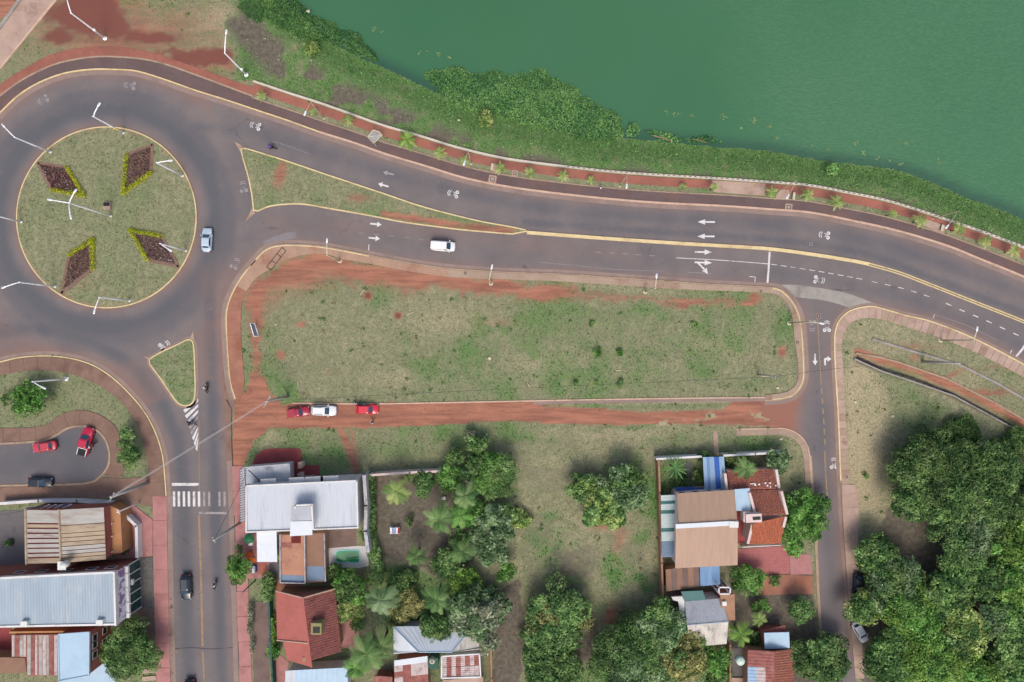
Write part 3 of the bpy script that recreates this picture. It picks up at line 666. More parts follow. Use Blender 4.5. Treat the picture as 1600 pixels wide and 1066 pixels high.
# concrete gutter crossing at the side street mouth
sheet('gutter_crossing', crv([(1216, 446), (1251, 446), (1314, 456), (1345, 466), (1373, 478), (1352, 480), (1337, 485), (1325, 480), (1289, 470), (1248, 465), (1236, 462), (1226, 454)], 8, True), .03, 'concrete_grey', label='pale concrete gutter crossing at the side street mouth')

# ------------------------------------------------------------------ lakeside promenade
bike_o = lerpline(KR, WALL, .38); gr_o = lerpline(KR, WALL, .62); red_o = lerpline(KR, WALL, .93)
KL = [q for q in K if q[0] < 400]
bike_l = crv([(-70, 213), (-30, 177), (0, 152), (38, 125), (84, 103), (127, 93), (165, 90), (215, 93), (253, 100.5), (304, 118), (355, 137), (395, 152)], 8)
redl_i = crv([(-70, 210), (-30, 174), (0, 149), (38, 122), (84, 100), (127, 90), (165, 87), (215, 90), (253, 97.5), (304, 115), (355, 134), (390, 147), (404, 151)], 8)
redl_o = crv([(-70, 193), (-30, 158), (0, 133), (33, 111), (76, 87), (122, 76), (165, 73), (203, 76), (243, 84), (291, 100), (342, 118), (380, 132), (404, 139)], 8)
sheet('bike_path', between(offs(KL, -1.2), bike_l), .07, 'bike_asphalt', label='asphalt cycle path outside the roundabout')
sheet('bike_path', between(offs(KR, -1.4), bike_o), .072, 'bike_asphalt', label='asphalt cycle path along the promenade')
band('kerb', offs(bike_l, -1.4), -1.3, 1.3, .0, .09, 'kerb_plain', label='pale edging outside the roundabout cycle path')
band('kerb', offs(bike_o, -1.0), -.9, .9, .0, .09, 'kerb_plain', label='pale edging between cycle path and grass strip')
sheet('brick_path', between(redl_i, redl_o), .08, 'brick_paver', label='red brick path in the park')
sheet('promenade', between(gr_o, red_o), .084, 'brick_paver', label='red brick lakeside promenade')
pw = thing('low_wall', 'long low pale wall on the lake side of the promenade', 'wall')
band('coping', WALL, -1.5, 1.5, .0, .42, 'wall_cream', parent=pw)
mb = MB()
for q0, q1 in zip(resamp(WALL, 8.3)[:-1], resamp(WALL, 8.3)[1:]):
    if q0[0] < 880: continue
    a, b = W(*q0), W(*q1); d = (b-a).normalized(); nrm = Vector((d.y, -d.x, 0)); c = (a+b)/2 - nrm*.02
    mb.box((c.x, c.y, .425), ((b-a).length*.42, .13, .02), math.atan2(d.y, d.x))
mb.build('drain_slots', 'drain_dark', pw, kind='stuff')

# pale paved square, slabs, manholes on the promenade
sheet('paving', [(1113, 282), (1196, 287), (1194, 306), (1160, 304), (1114, 300)], .092, 'concrete_pink', label='pale pinkish paved square beside the promenade')
sheet('paving', [(1213, 296), (1233, 297), (1232, 312), (1212, 311)], .094, 'concrete_pink', label='small pale paved patch under a promenade lamp')
sheet('paving', [(1448, 343), (1478, 354), (1473, 366), (1441, 352)], .094, 'concrete_pink', label='pale worn patch beside the promenade near the right edge')
sheet('paving', [(770, 256), (786, 258), (784, 270), (768, 268)], .094, 'concrete_pink', label='pale patch at the promenade grass strip')
sheet('paving', crv([(586, 206), (590, 197), (603, 197), (622, 204), (621, 215), (606, 212)], 5, True), .1, 'sidewalk_red', label='orange apron behind the bus shelter')

# ------------------------------------------------------------------ roundabout island and splitter islands
circ = [(167+140*math.cos(a), 340+141*math.sin(a)) for a in np.linspace(0, 2*PI, 90, endpoint=False)]
def attr_soil(xy): return soil(xy[:, 0], xy[:, 1])
sheet('traffic_island', offs(circ, 0, True), .14, 'ground', 5, attr_soil, excl=False, label='round grass island of the roundabout')
band('kerb', circ, -1.0, .7, .0, .17, 'kerb_yellow', closed=True, label='thin yellow kerb of the roundabout island', excl=False)
tri = crv([(377, 233), (382, 232), (400, 237), (451, 253), (501, 270), (552, 287), (603, 304), (653, 321), (704, 335), (755, 347), (800, 355), (826, 361)], 8) + crv([(800, 366), (729, 360), (679, 354), (628, 347), (577, 337), (514, 326), (476, 319.5), (446, 319.5), (420, 323), (403, 330), (397, 329), (394, 305), (388, 275), (380, 248)], 8)
sheet('traffic_island', tri, .14, 'ground', 5, attr_soil, excl=False, label='long grass splitter island east of the roundabout')
band('kerb', tri, -1.0, 1.0, .0, .17, 'kerb_yellow', closed=True, label='yellow kerb of the long splitter island', excl=False)
tr2 = crv([(300, 532), (303.5, 545), (305, 580), (305.5, 612), (301.5, 629), (291, 634), (279, 630), (268, 616), (251, 591), (235, 569), (234, 562), (253, 550), (279, 538), (292, 531.5)], 5, True)
sheet('traffic_island', tr2, .14, 'ground', 5, attr_soil, excl=False, label='triangular grass splitter island on the west bend')
band('kerb', tr2, -.9, .9, .0, .17, 'kerb_yellow', closed=True, label='yellow kerb of the triangular island', excl=False)
band('gutter', tr2, -4.6, -1.2, .0, .03, 'gutter', closed=True, label='pale margin round the triangular island', excl=False)
for nm, q in (('gravel tip at the top of the long island', [(366, 221), (377, 227), (381, 234), (377, 240)]), ('gravel tip at the foot of the long island', [(384, 346), (394, 325), (399, 333)]), ('gravel tip above the triangular island', [(296, 531), (302, 518), (304, 533)]), ('gravel tip left of the triangular island', [(224, 557), (236, 558), (237, 565)])):
    sheet('island_tip', q, .05, 'kerb_plain', label=nm)
med = crv([(823, 363.5), (901, 369.5), (977, 375), (1053, 380), (1129, 384.5), (1200, 389), (1263, 397), (1327, 407), (1357, 413)], 10)
band('median_kerb', med, -2.6, 2.6, .0, .2, 'kerb_yellow', label='broad yellow median kerb of the avenue', excl=False)
# lining of the drain ditch and white channel edges on the right
band('drain_wall', [(1362, 530), (1428, 550), (1499, 570.5), (1555, 598), (1600, 624), (1690, 676)], -1.6, 1.6, -.1, .25, 'concrete_grey', label='low white-washed channel edge across the east lot')
band('drain_wall', [(1335, 561), (1377, 580), (1428, 597), (1491, 619), (1555, 654), (1600, 679), (1690, 735)], -1.1, 1.1, -.9, .12, 'concrete_grey', label='pale lower lip of the drain ditch')
band('drain_wall', [(1337, 552), (1377, 559), (1403, 566), (1479, 592), (1555, 630), (1600, 656), (1690, 712)], -1.3, 1.3, -.9, .15, 'kerb_plain', label='tan upper lip of the drain ditch')
band('drain_bed', [(1342, 558), (1377, 576), (1428, 592), (1488, 615), (1555, 650), (1600, 675), (1690, 732)], -2.6, 1.8, -1.1, -.75, 'drain_dark', label='dark wet bed of the drain ditch')
sheet('concrete_path', [(90, -3), (-60, 178), (-60, 112), (34, -3)], .1, 'concrete_pink', label='broad pale concrete path in the upper left corner', skirt=.2)
band('kerb', [(92, -5), (0, 108), (-60, 181)], -1.5, 1.5, 0, .16, 'kerb_peach', label='pale edge on the right of the corner path')
band('kerb', [(36, -5), (0, 45), (-60, 118)], -2.5, 2.5, 0, .3, 'concrete_grey', label='white kerb on the left of the corner path')
# ------------------------------------------------------------------ painted markings, parts of the road
def mark(name, polys, m, z=.03):
    mb = MB()
    for q in polys: mb.prism([W2(p) for p in q], z-.006, z)
    return mb.build(name, m, road)
def rotp(pts, c, ang, s=1.0):
    ca, sa = math.cos(R(ang)), math.sin(R(ang)); return [(c[0]+s*(x*ca-y*sa), c[1]+s*(x*sa+y*ca)) for x, y in pts]
def seg(a, b, w):
    a = np.array(a, float); b = np.array(b, float); d = b-a; d /= np.hypot(*d); n = np.array((-d[1], d[0]))*w/2
    return [tuple(a+n), tuple(b+n), tuple(b-n), tuple(a-n)]
def arrow(c, ang, L=26, m='paint_white', s=1.0):
    h = L/2
    mark('lane_arrow', [rotp([(-h, -1.3), (2, -1.3), (2, 1.3), (-h, 1.3)], c, ang, s), rotp([(1.9, -4.2), (h, 0), (1.9, 4.2)], c, ang, s)], m)
for c, a, L, m in (((607, 271), 194, 17, 'paint_faded'), ((599, 289.5), 196, 17, 'paint_white'), ((1103.5, 347), 180.5, 27, 'paint_white'), ((1103, 369.5), 180.5, 27, 'paint_white'),
                   ((587.5, 350.5), 6, 18, 'paint_white'), ((585, 372.5), 5, 18, 'paint_white'), ((1099, 394), 1, 27, 'paint_white'), ((1099, 410.5), 2, 27, 'paint_white'), ((1273.5, 562), 90, 18, 'paint_white')):
    arrow(c, a, L, m)
mark('lane_arrow', [seg((1090, 410.5), (1101, 421.5), 2.6), [(1106, 428.5), (1104.2, 418.6), (1097.2, 423.6)]], 'paint_white', .036)
mark('lane_arrow', [[(1287.5, 571), (1287.5, 561), (1290, 559), (1293, 559), (1293, 562), (1290.5, 563), (1290.5, 571)], [(1292.8, 556.5), (1299, 561), (1292.8, 565.5)]], 'paint_white')
def ringp(c, r0, r1, n=14):
    out = []
    for k in range(n):
        a, b = 2*PI*k/n, 2*PI*(k+1)/n
        out.append([(c[0]+r0*math.cos(a), c[1]+r0*math.sin(a)), (c[0]+r1*math.cos(a), c[1]+r1*math.sin(a)), (c[0]+r1*math.cos(b), c[1]+r1*math.sin(b)), (c[0]+r0*math.cos(b), c[1]+r0*math.sin(b))])
    return out
def bike(c, ang, m='paint_white', s=1.0):
    """Bicycle with two chevrons ahead of it; the bicycle stands across the direction of travel."""
    P = ringp((-5, -3.6), .9, 2.9) + ringp((-5, 3.6), .9, 2.9)
    P += [seg((-5, -3.6), (-1.2, -1.8), .8), seg((-1.2, -1.8), (-1.0, 2.4), .8), seg((-1.0, 2.4), (-5, 3.6), .8), seg((-1.2, -1.8), (-4.6, .6), .8), seg((-4.6, .6), (-1.0, 2.4), .8), seg((-1.0, 2.4), (1.6, 2.6), .8), seg((-1.2, -1.8), (.6, -2.4), .8)]
    for x in (4.5, 7.5): P += [seg((x, -4.6), (x+2.2, 0), 1.1), seg((x+2.2, 0), (x, 4.6), 1.1)]
    mark('bicycle_symbol', [rotp(q, c, ang, s) for q in P], m)
for c, a, m in (((68, 156), 150, 'paint_faded'), ((204, 134), 187, 'paint_faded'), ((400, 197), 196, 'paint_white'), ((709, 303), 193, 'paint_white'), ((380.5, 293), 260, 'paint_faded'), ((367.5, 413), 300, 'paint_faded'),
                ((256, 540), -30, 'paint_white'), ((1289, 367.5), 187, 'paint_white'), ((1279, 437.5), 10, 'paint_white'), ((1292, 511), -90, 'paint_white'), ((1269, 508), 90, 'paint_faded'), ((1303, 725), -90, 'paint_white')):
    bike(c, a, m)
def pline(name, pts, w, m, z=.03):
    A = offs(pts, -w/2); B = offs(pts, w/2)
    mark(name, [[A[i], A[i+1], B[i+1], B[i]] for i in range(len(A)-1)], m, z)
def dashes(pts, on, off, w, m, name='lane_dash'):
    L = resamp(pts, 1.0); i = 0
    while i + on < len(L):
        pline(name, [tuple(q) for q in L[i:i+on+1:max(1, on//3)]], w, m); i += on+off
pline('lane_line', crv([(1056, 403), (1129, 407), (1200, 412.5)]), 1.0, 'paint_white')
dashes(crv([(930, 394), (980, 397), (1035, 401)]), 10, 11, .9, 'paint_faded')
dashes(crv([(1205, 413), (1240, 418), (1290, 426), (1350, 437)]), 9, 6, 1.0, 'paint_white')
dashes(crv([(1362, 440), (1415, 452), (1470, 470)]), 10, 11, 1.0, 'paint_white')
dashes(crv([(1478, 474), (1500, 484), (1545, 503), (1620, 538)]), 11, 12, 1.4, 'paint_white')
dashes(crv([(560, 376 - 12), (640, 372), (720, 384)]), 8, 16, .7, 'paint_faded')
pline('stop_line', [(1202.5, 393.5), (1201, 418), (1199, 444)], 3.0, 'paint_white')
pline('stop_line', [(1607, 532), (1597, 546), (1586.5, 559)], 3.4, 'paint_white')
for o in (-1.7, 1.7):
    pline('centre_line', offs(crv([(1357, 413), (1403, 426), (1453, 445), (1504, 465), (1555, 485), (1600, 503), (1680, 537)]), o), 1.7, 'paint_yellow')
pline('centre_line', crv([(311, 655), (311, 700), (311.5, 755), (311.5, 766)]), 1.0, 'paint_yellow_old')
pline('centre_line', crv([(311, 805), (314, 897), (316.7, 1010)]), 3.0, 'paint_yellow_old')
pline('centre_line', [(317, 1018), (319, 1066), (321, 1120)], 2.2, 'paint_yellow_old')
pline('centre_line', crv([(1277.5, 496), (1279, 530), (1281, 565), (1283, 602)]), 1.5, 'paint_yellow_old')
dashes(crv([(1283.5, 606), (1287, 657), (1289, 700)]), 10, 6, 2.0, 'paint_yellow_old')
pline('centre_line', crv([(1288.5, 705), (1290, 740), (1292.5, 775)]), 2.0, 'paint_yellow_old')
pline('stop_line', [(268.5, 757), (311.5, 757)], 4.4, 'paint_white')
for x in (272, 279.5, 287.5, 295.2, 303.2, 311): mark('crosswalk_bar', [[(x-1.9, 768), (x+1.9, 768), (x+2.1, 791.5), (x-1.7, 791.5)]], 'paint_white')
for x in (319, 327, 343, 351): mark('crosswalk_bar', [[(x-1.8, 768.5), (x+1.6, 768.5), (x+1.8, 791), (x-1.6, 791)]], 'paint_faded')
pline('stop_line', [(311, 801.5), (355, 801.8)], 3.4, 'paint_faded')
HT = [(288, 637), (309.5, 634), (310.5, 704), (299, 672)]
for k in range(9):
    y = 632 + k*8.6
    pts = []
    x0 = 288 + (y-640)*.34
    q = [(max(285.5, 287+(y+6-640)*.32), y+9), (309.8, y-9), (309.8, y-4.6), (max(286.5, 288.4+(y+10-640)*.32), y+13.5)]
    if q[0][0] < 308: mark('hatching_bar', [q], 'paint_white' if k not in (3, 4) else 'paint_faded')
for pts in ([(1188 - 17, 432.3), (1180, 433), (1179, 444)], [(1460, 491.5), (1456, 502)], [(576.5, 382), (576, 391.5)], [(1581, 547), (1577, 554.5)]): pline('parking_mark', pts, 1.2, 'paint_white')
pline('parking_mark', [(1460, 491.5), (1510, 508), (1560, 533)], .5, 'paint_faded')
pline('parking_mark', crv([(845, 410), (900, 415), (960, 421), (1040, 424)]), .5, 'paint_faded')
pline('parking_mark', [(1074, 425.5), (1111, 427.5)], .8, 'paint_faded')
pline('lane_line', crv([(424, 220), (455, 230), (484, 241)]), .5, 'paint_faded')
# road repairs: a pale patch by the lot corner and the crack line across the south street
sheet('road_patch', [(411, 377), (430, 369), (446, 364), (462, 362), (463, 372), (440, 377), (413, 385)], .026, 'patch_grey', parent=road, excl=False)
pline('crack', crv([(270, 1014), (300, 1012), (330, 1014), (371, 1011)]), 1.4, 'drain_dark', .028)
pline('crack', [(270, 1017), (277, 1019)], 2, 'paint_yellow_old', .029)
# manhole plates
def manhole(px, py, s, ang, label, z=.08, m='concrete_pink'):
    t = thing('manhole_cover', label, 'manhole', W(px, py, z), -R(ang))
    h = s*PX/2
    MB().prism([(-h, -h), (h, -h), (h, h), (-h, h)], -.04, .02).build('surround', m, t)
    h *= .5; f = MB()
    for sx, sy, dx, dy in ((0, -1, 1, .16), (0, 1, 1, .16), (-1, 0, .16, 1), (1, 0, .16, 1)): f.box((sx*h, sy*h, .03), (2*h*dx if dx == 1 else .1, 2*h*dy if dy == 1 else .1, .02))
    f.build('frame', 'drain_dark', t); MB().lathe([(h*.5, .02), (h*.5, .035)], n=12).build('lid', 'concrete_grey', t)
manhole(769.5, 280, 12, 10, 'square concrete manhole straddling the kerb, below the promenade paving')
manhole(804.5, 271, 9, 8, 'small concrete manhole on the promenade grass strip')
manhole(1232.5, 324, 11, 6, 'square concrete manhole straddling the kerb near the promenade lamp')
manhole(1279, 494, 8, 3, 'square manhole at the mouth of the side street', .02, 'gutter')
manhole(1267, 381.5, 5, 8, 'small pale cover in the avenue beside the yellow median', .02, 'paint_faded')
manhole(727, 427, 6.5, 6, 'square inspection cover in the pavement north of the lot', .13, 'concrete')
manhole(1189, 455.5, 6, 4, 'square inspection cover in the pavement near the side street', .13, 'concrete')
manhole(1246, 535, 6, 0, 'square inspection cover in the pavement of the side street', .13, 'concrete')
manhole(1323, 745, 6, 0, 'square inspection cover in the east pavement', .13, 'concrete_pink')
# ramp frame drawn in the pavement at the lot corner
g = MB()
for q in ([(417, 417), (441, 387)], [(424, 422), (447, 392)], [(417, 417), (424, 422)], [(425, 407), (432, 412)], [(433, 397), (440, 402)], [(441, 387), (447, 392)]):
    g.prism([W2(p) for p in seg(q[0], q[1], 1.2)], .12, .136)
tag(g.build('ramp_frame', 'drain_dark'), 'dark ladder-like ramp frame set in the pavement corner of the lot', 'ramp')
# ------------------------------------------------------------------ materials for things
simple('lamp_white', S(252, 252, 254, .88), .05, 1, .4, .5, obj=True, fine=.03)
simple('lamp_cream', S(206, 196, 166), .06, 1, .5, .4, obj=True, fine=.05)
simple('lamp_lens', S(206, 220, 232), .05, 1, .25, .5, obj=True, fine=0)
simple('sign_yellow', S(236, 214, 40), .05, 1, .5, obj=True, fine=0)
simple('pole_concrete', S(186, 182, 176), .08, 2, .9, obj=True, fine=.1)
simple('cable', S(184, 180, 178), .05, 1, .6, fine=0)
simple('cable_dark', S(70, 70, 68), .05, 1, .6, fine=0)
simple('steel_dark', S(70, 72, 76), .1, 2, .5, .5, obj=True)
simple('tyre', S(38, 38, 40), .1, 3, .9, obj=True)
simple('rim', S(170, 172, 176), .08, 2, .35, .5, .6, obj=True)
t = NT('car_glass'); t.bsdf(S(58, 84, 104, .7), .06, 0, .6)
t = NT('head_glass'); t.bsdf(S(170, 178, 186), .1, 0, .6)
t = NT('tail_glass'); t.bsdf(S(150, 24, 26), .15, 0, .5)
def paint(name, c): simple(name, c, .03, .8, .28, .5, obj=True, fine=.03, **{'Coat Weight': .35})
paint('car_white', S(240, 240, 240)); paint('car_blue', S(190, 206, 220)); paint('car_dark', S(34, 46, 56)); paint('car_black', S(30, 36, 46))
paint('car_red', S(214, 36, 56)); paint('car_red_dusty', S(196, 62, 74)); paint('car_wine', S(168, 30, 58)); paint('car_crimson', S(190, 28, 66))
simple('black_plastic', S(34, 34, 36), .1, 3, .6, obj=True)

# ------------------------------------------------------------------ street lamps
def head_mesh(mb, p, d, L=.85, w=.34):
    """Flat tapered luminaire starting at p, pointing along horizontal direction d."""
    d = Vector((d[0], d[1], 0)).normalized(); n = Vector((-d.y, d.x, 0)); p = Vector(p); rings = []
    for u, ww, h in ((0, .35, .5), (.15, .75, .8), (.5, 1, 1), (.85, .9, .8), (1, .45, .4)):
        c = p + d*u*L; hw = ww*w/2; hh = .13*h
        rings.append([c - n*hw, c - n*hw*.7 + Vector((0, 0, hh)), c + n*hw*.7 + Vector((0, 0, hh)), c + n*hw, c + n*hw*.6 - Vector((0, 0, hh*.5)), c - n*hw*.6 - Vector((0, 0, hh*.5))])
    mb.rings(rings)
def lamp(base, head, h, label, m='lamp_white', heads=None, box=None, r=.16, sign=None, group='street lamps', curve=.7):
    b = W(*base); t = thing('street_lamp', label, 'street lamp', b, 0, group)
    MB().lathe([(r*2.4, 0), (r*2.4, .06), (r*1.5, .1), (r*1.3, .35)], n=10).build('base_plate', m, t)
    MB().tube([(0, 0, .05), (0, 0, h*.5), (0, 0, h-.3), (0, 0, h)], [r, r*.85, r*.7, r*.62], 10).build('pole', m, t, smooth=True)
    for hd in (heads or [head]):
        e = W(hd[0], hd[1], h+.35) - b; d = Vector((e.x, e.y, 0)); L = d.length; d.normalize()
        tip = d*max(.4, L-.55) + Vector((0, 0, h+.35))
        MB().tube([(0, 0, h-.25), d*L*.25+Vector((0, 0, h+.08)), d*L*.6+Vector((0, 0, h+.28)), tip], [r*.55, r*.55, r*.5, r*.5], 8).build('arm', m, t, smooth=True)
        mb = MB(); head_mesh(mb, tip - d*.1, d); lh = mb.build('lamp_head', 'lamp_white', t, smooth=True)
        mb = MB(); mb.box(tip + d*.38 + Vector((0, 0, .115)), (.4, .2, .05), math.atan2(d.y, d.x)); mb.build('lens', 'lamp_lens', lh)
    if box:
        z = box; MB().box((.22, -.1, z), (.34, .3, .4)).build('junction_box', 'lamp_white', t)
    if sign:
        MB().lathe([(.38, 0), (.38, .04)], (0, 0, 0), 16, 'Y').build('sign_disc', 'sign_yellow', t).location = (0, -.16, sign)
    return t
lamp((164, 60), (104, -6), 9.4, 'white street lamp on the red-brown soil patch in the park', box=3.4)
lamp((385, 117), (354, 48), 9.2, 'white street lamp at the start of the promenade wall', box=2.6)
lamp((194, 208), (156, 162), 9.0, 'white street lamp with a yellow sign on the upper rim of the roundabout', sign=2.6)
lamp((80, 238), (4, 195), 9.0, 'white street lamp on the upper left rim of the roundabout island')
lamp((286, 275), (268, 251), 9.0, 'white street lamp on the upper right rim of the roundabout island')
lamp((34, 347), (-46, 355), 9.0, 'white street lamp on the left rim of the roundabout island, head out of view')
lamp((291, 392), (267, 392), 9.0, 'white street lamp by the flowerbed nearest the pale blue car')
lamp((87, 448), (4, 450), 9.0, 'white street lamp on the lower left rim of the roundabout island')
lamp((203, 470), (147, 489), 9.0, 'white street lamp on the lower rim of the roundabout island')
lamp((174, 338), None, 11.6, 'tall white three-armed lamp at the centre of the roundabout', heads=[(76, 312), (119, 297), (111, 341)], r=.16, group=None)
lamp((104, 592), (70, 607), 8.6, 'white street lamp beside the round tree on the west block')
lamp((531, 408), (511, 374), 8.4, 'cream street lamp on the lot side near the roundabout exit', 'lamp_cream')
lamp((767, 443), (769, 415), 8.6, 'cream street lamp on the lot side, left of the middle', 'lamp_cream')
lamp((1008, 456), (1026, 429), 8.6, 'cream street lamp on the lot side, right of the middle', 'lamp_cream')
lamp((1233, 505), (1286, 506), 8.8, 'cream street lamp at the lot corner by the side street', 'lamp_cream')
lamp((1470, 532), (1527, 512), 8.6, 'cream street lamp on the east block beside the avenue', 'lamp_cream')
lamp((506, 185), (476, 179), 8.0, 'cream lamp on the promenade strip nearest the park', 'lamp_cream', r=.09)
lamp((736, 256), (725, 257), 8.0, 'cream lamp on the promenade strip right of the bus shelter', 'lamp_cream', r=.09)
lamp((968, 291), (979, 293), 8.0, 'cream lamp on the promenade strip left of the pale paved square', 'lamp_cream', r=.09)
lamp((1215, 299), (1230, 309), 8.0, 'cream lamp on the promenade strip by the small paved patch', 'lamp_cream', r=.09)
lamp((1457, 342), (1478.5, 356), 7.0, 'cream lamp on the promenade strip nearest the right edge', 'lamp_cream', r=.09)

# ------------------------------------------------------------------ utility poles and cables
def upole(base, h, label, r=.2, arms=1.6, ang=0.0, m='pole_concrete'):
    b = W(*base); t = thing('utility_pole', label, 'utility pole', b, R(ang), None)
    MB().tube([(0, 0, 0), (0, 0, h*.6), (0, 0, h)], [r*1.25, r, r*.75], 10).build('pole', m, t, smooth=True)
    if arms:
        MB().box((0, 0, h-.4), (.12, arms, .14)).build('crossarm', m, t)
        for y in (-arms*.45, 0, arms*.45): MB().lathe([(.05, h-.33), (.08, h-.2), (.05, h-.1)], (0, y, 0), 8).build('insulator', 'lamp_cream', t)
    return b + Vector((0, 0, h))
pA = upole((232, 754), 11.3, 'thick pale concrete pole on the pavement above the workshop', .27, 1.6, -30)
pB = upole((450, 619), 10.5, 'concrete pole with crossarms at the west end of the dirt street', .2, 2.2, -30)
pC = upole((376, 816), 11.0, 'concrete pole beside the white-roofed house on the south street', .18, 1.0, 30)
pD = upole((1184, 585), 8.2, 'slim pale pole on the lot near the side street', .12, .8, 0)
pE = upole((399, 907), 5.5, 'short dark pole beside the bush on the south street', .1, 0, 0, 'steel_dark')
pF = upole((1441, 565), 10.0, 'pale concrete pole leaning away across the channel edge', .2, 0.0, 0)
pG = upole((219, 785), 7.0, 'thin white pole at the corner of the workshop yard', .1, 1.0, 30, 'lamp_white')
def cable(a, b, sag, r, label, m='cable', n=14):
    a = Vector(a); b = Vector(b); pts = []
    for i in range(n+1):
        u = i/n; q = a.lerp(b, u); q.z -= sag*4*u*(1-u); pts.append(q)
    tag(MB().tube(pts, r, 5).build('cable', m), label, 'cable', 'overhead cables')
for k, lab in ((-.22, 'upper pale overhead cable from the thick pole to the dirt street pole'), (0, 'middle pale overhead cable from the thick pole to the dirt street pole'), (.22, 'lower pale overhead cable from the thick pole to the dirt street pole')):
    o = Vector((math.sin(R(30))*k, math.cos(R(30))*k, -.2 + .15*abs(k))); cable(pA+o, pB+o, .8, .02, lab)
cable(pB + Vector((0, 0, -.3)), pD + Vector((0, 0, -.1)), 1.6, .03, 'thin dark cable over the lot along the dirt street', 'cable_dark', 24)
cable(pD + Vector((0, 0, -.1)), W(1345, 572, 8), .8, .03, 'thin dark cable crossing the side street', 'cable_dark')
cable(pC + Vector((0, 0, -.2)), W(384, 742, 6), .4, .035, 'thin dark cable from the street pole to the white-roofed house', 'cable_dark')
cable(pA + Vector((0, 0, -.3)), W(-40, 812, 10), 1.0, .035, 'dark cable running left from the thick pole', 'cable_dark')

# ------------------------------------------------------------------ vehicles
def superell(L, Wd, n, k=28):
    pts = []
    for i in range(k):
        a = 2*PI*i/k; c, s = math.cos(a), math.sin(a)
        pts.append((L/2*math.copysign(abs(c)**(2/n), c), Wd/2*math.copysign(abs(s)**(2/n), s)))
    return pts
KINDS = {  # L, W, H, belt, windscreen base, roof front, roof rear, rear glass base, hood drop
    'hatch': (4.0, 1.72, 1.48, .88, 1.05, .2, -1.35, -1.75, .16), 'sedan': (4.25, 1.74, 1.46, .9, .98, .15, -1.05, -1.55, .16),
    'suv': (4.5, 1.84, 1.68, 1.0, 1.12, .25, -1.65, -2.05, .16), 'van': (4.4, 1.8, 1.86, 1.0, 1.45, .6, -2.0, -2.12, .22), 'pickup': (4.7, 1.8, 1.72, 1.0, .95, .35, -.55, -.85, .14),
    'compact_pickup': (4.1, 1.62, 1.45, .88, .85, .15, -.3, -.5, .14), 'bigpickup': (5.2, 1.9, 1.8, 1.05, 1.25, .4, -.85, -1.1, .14)}
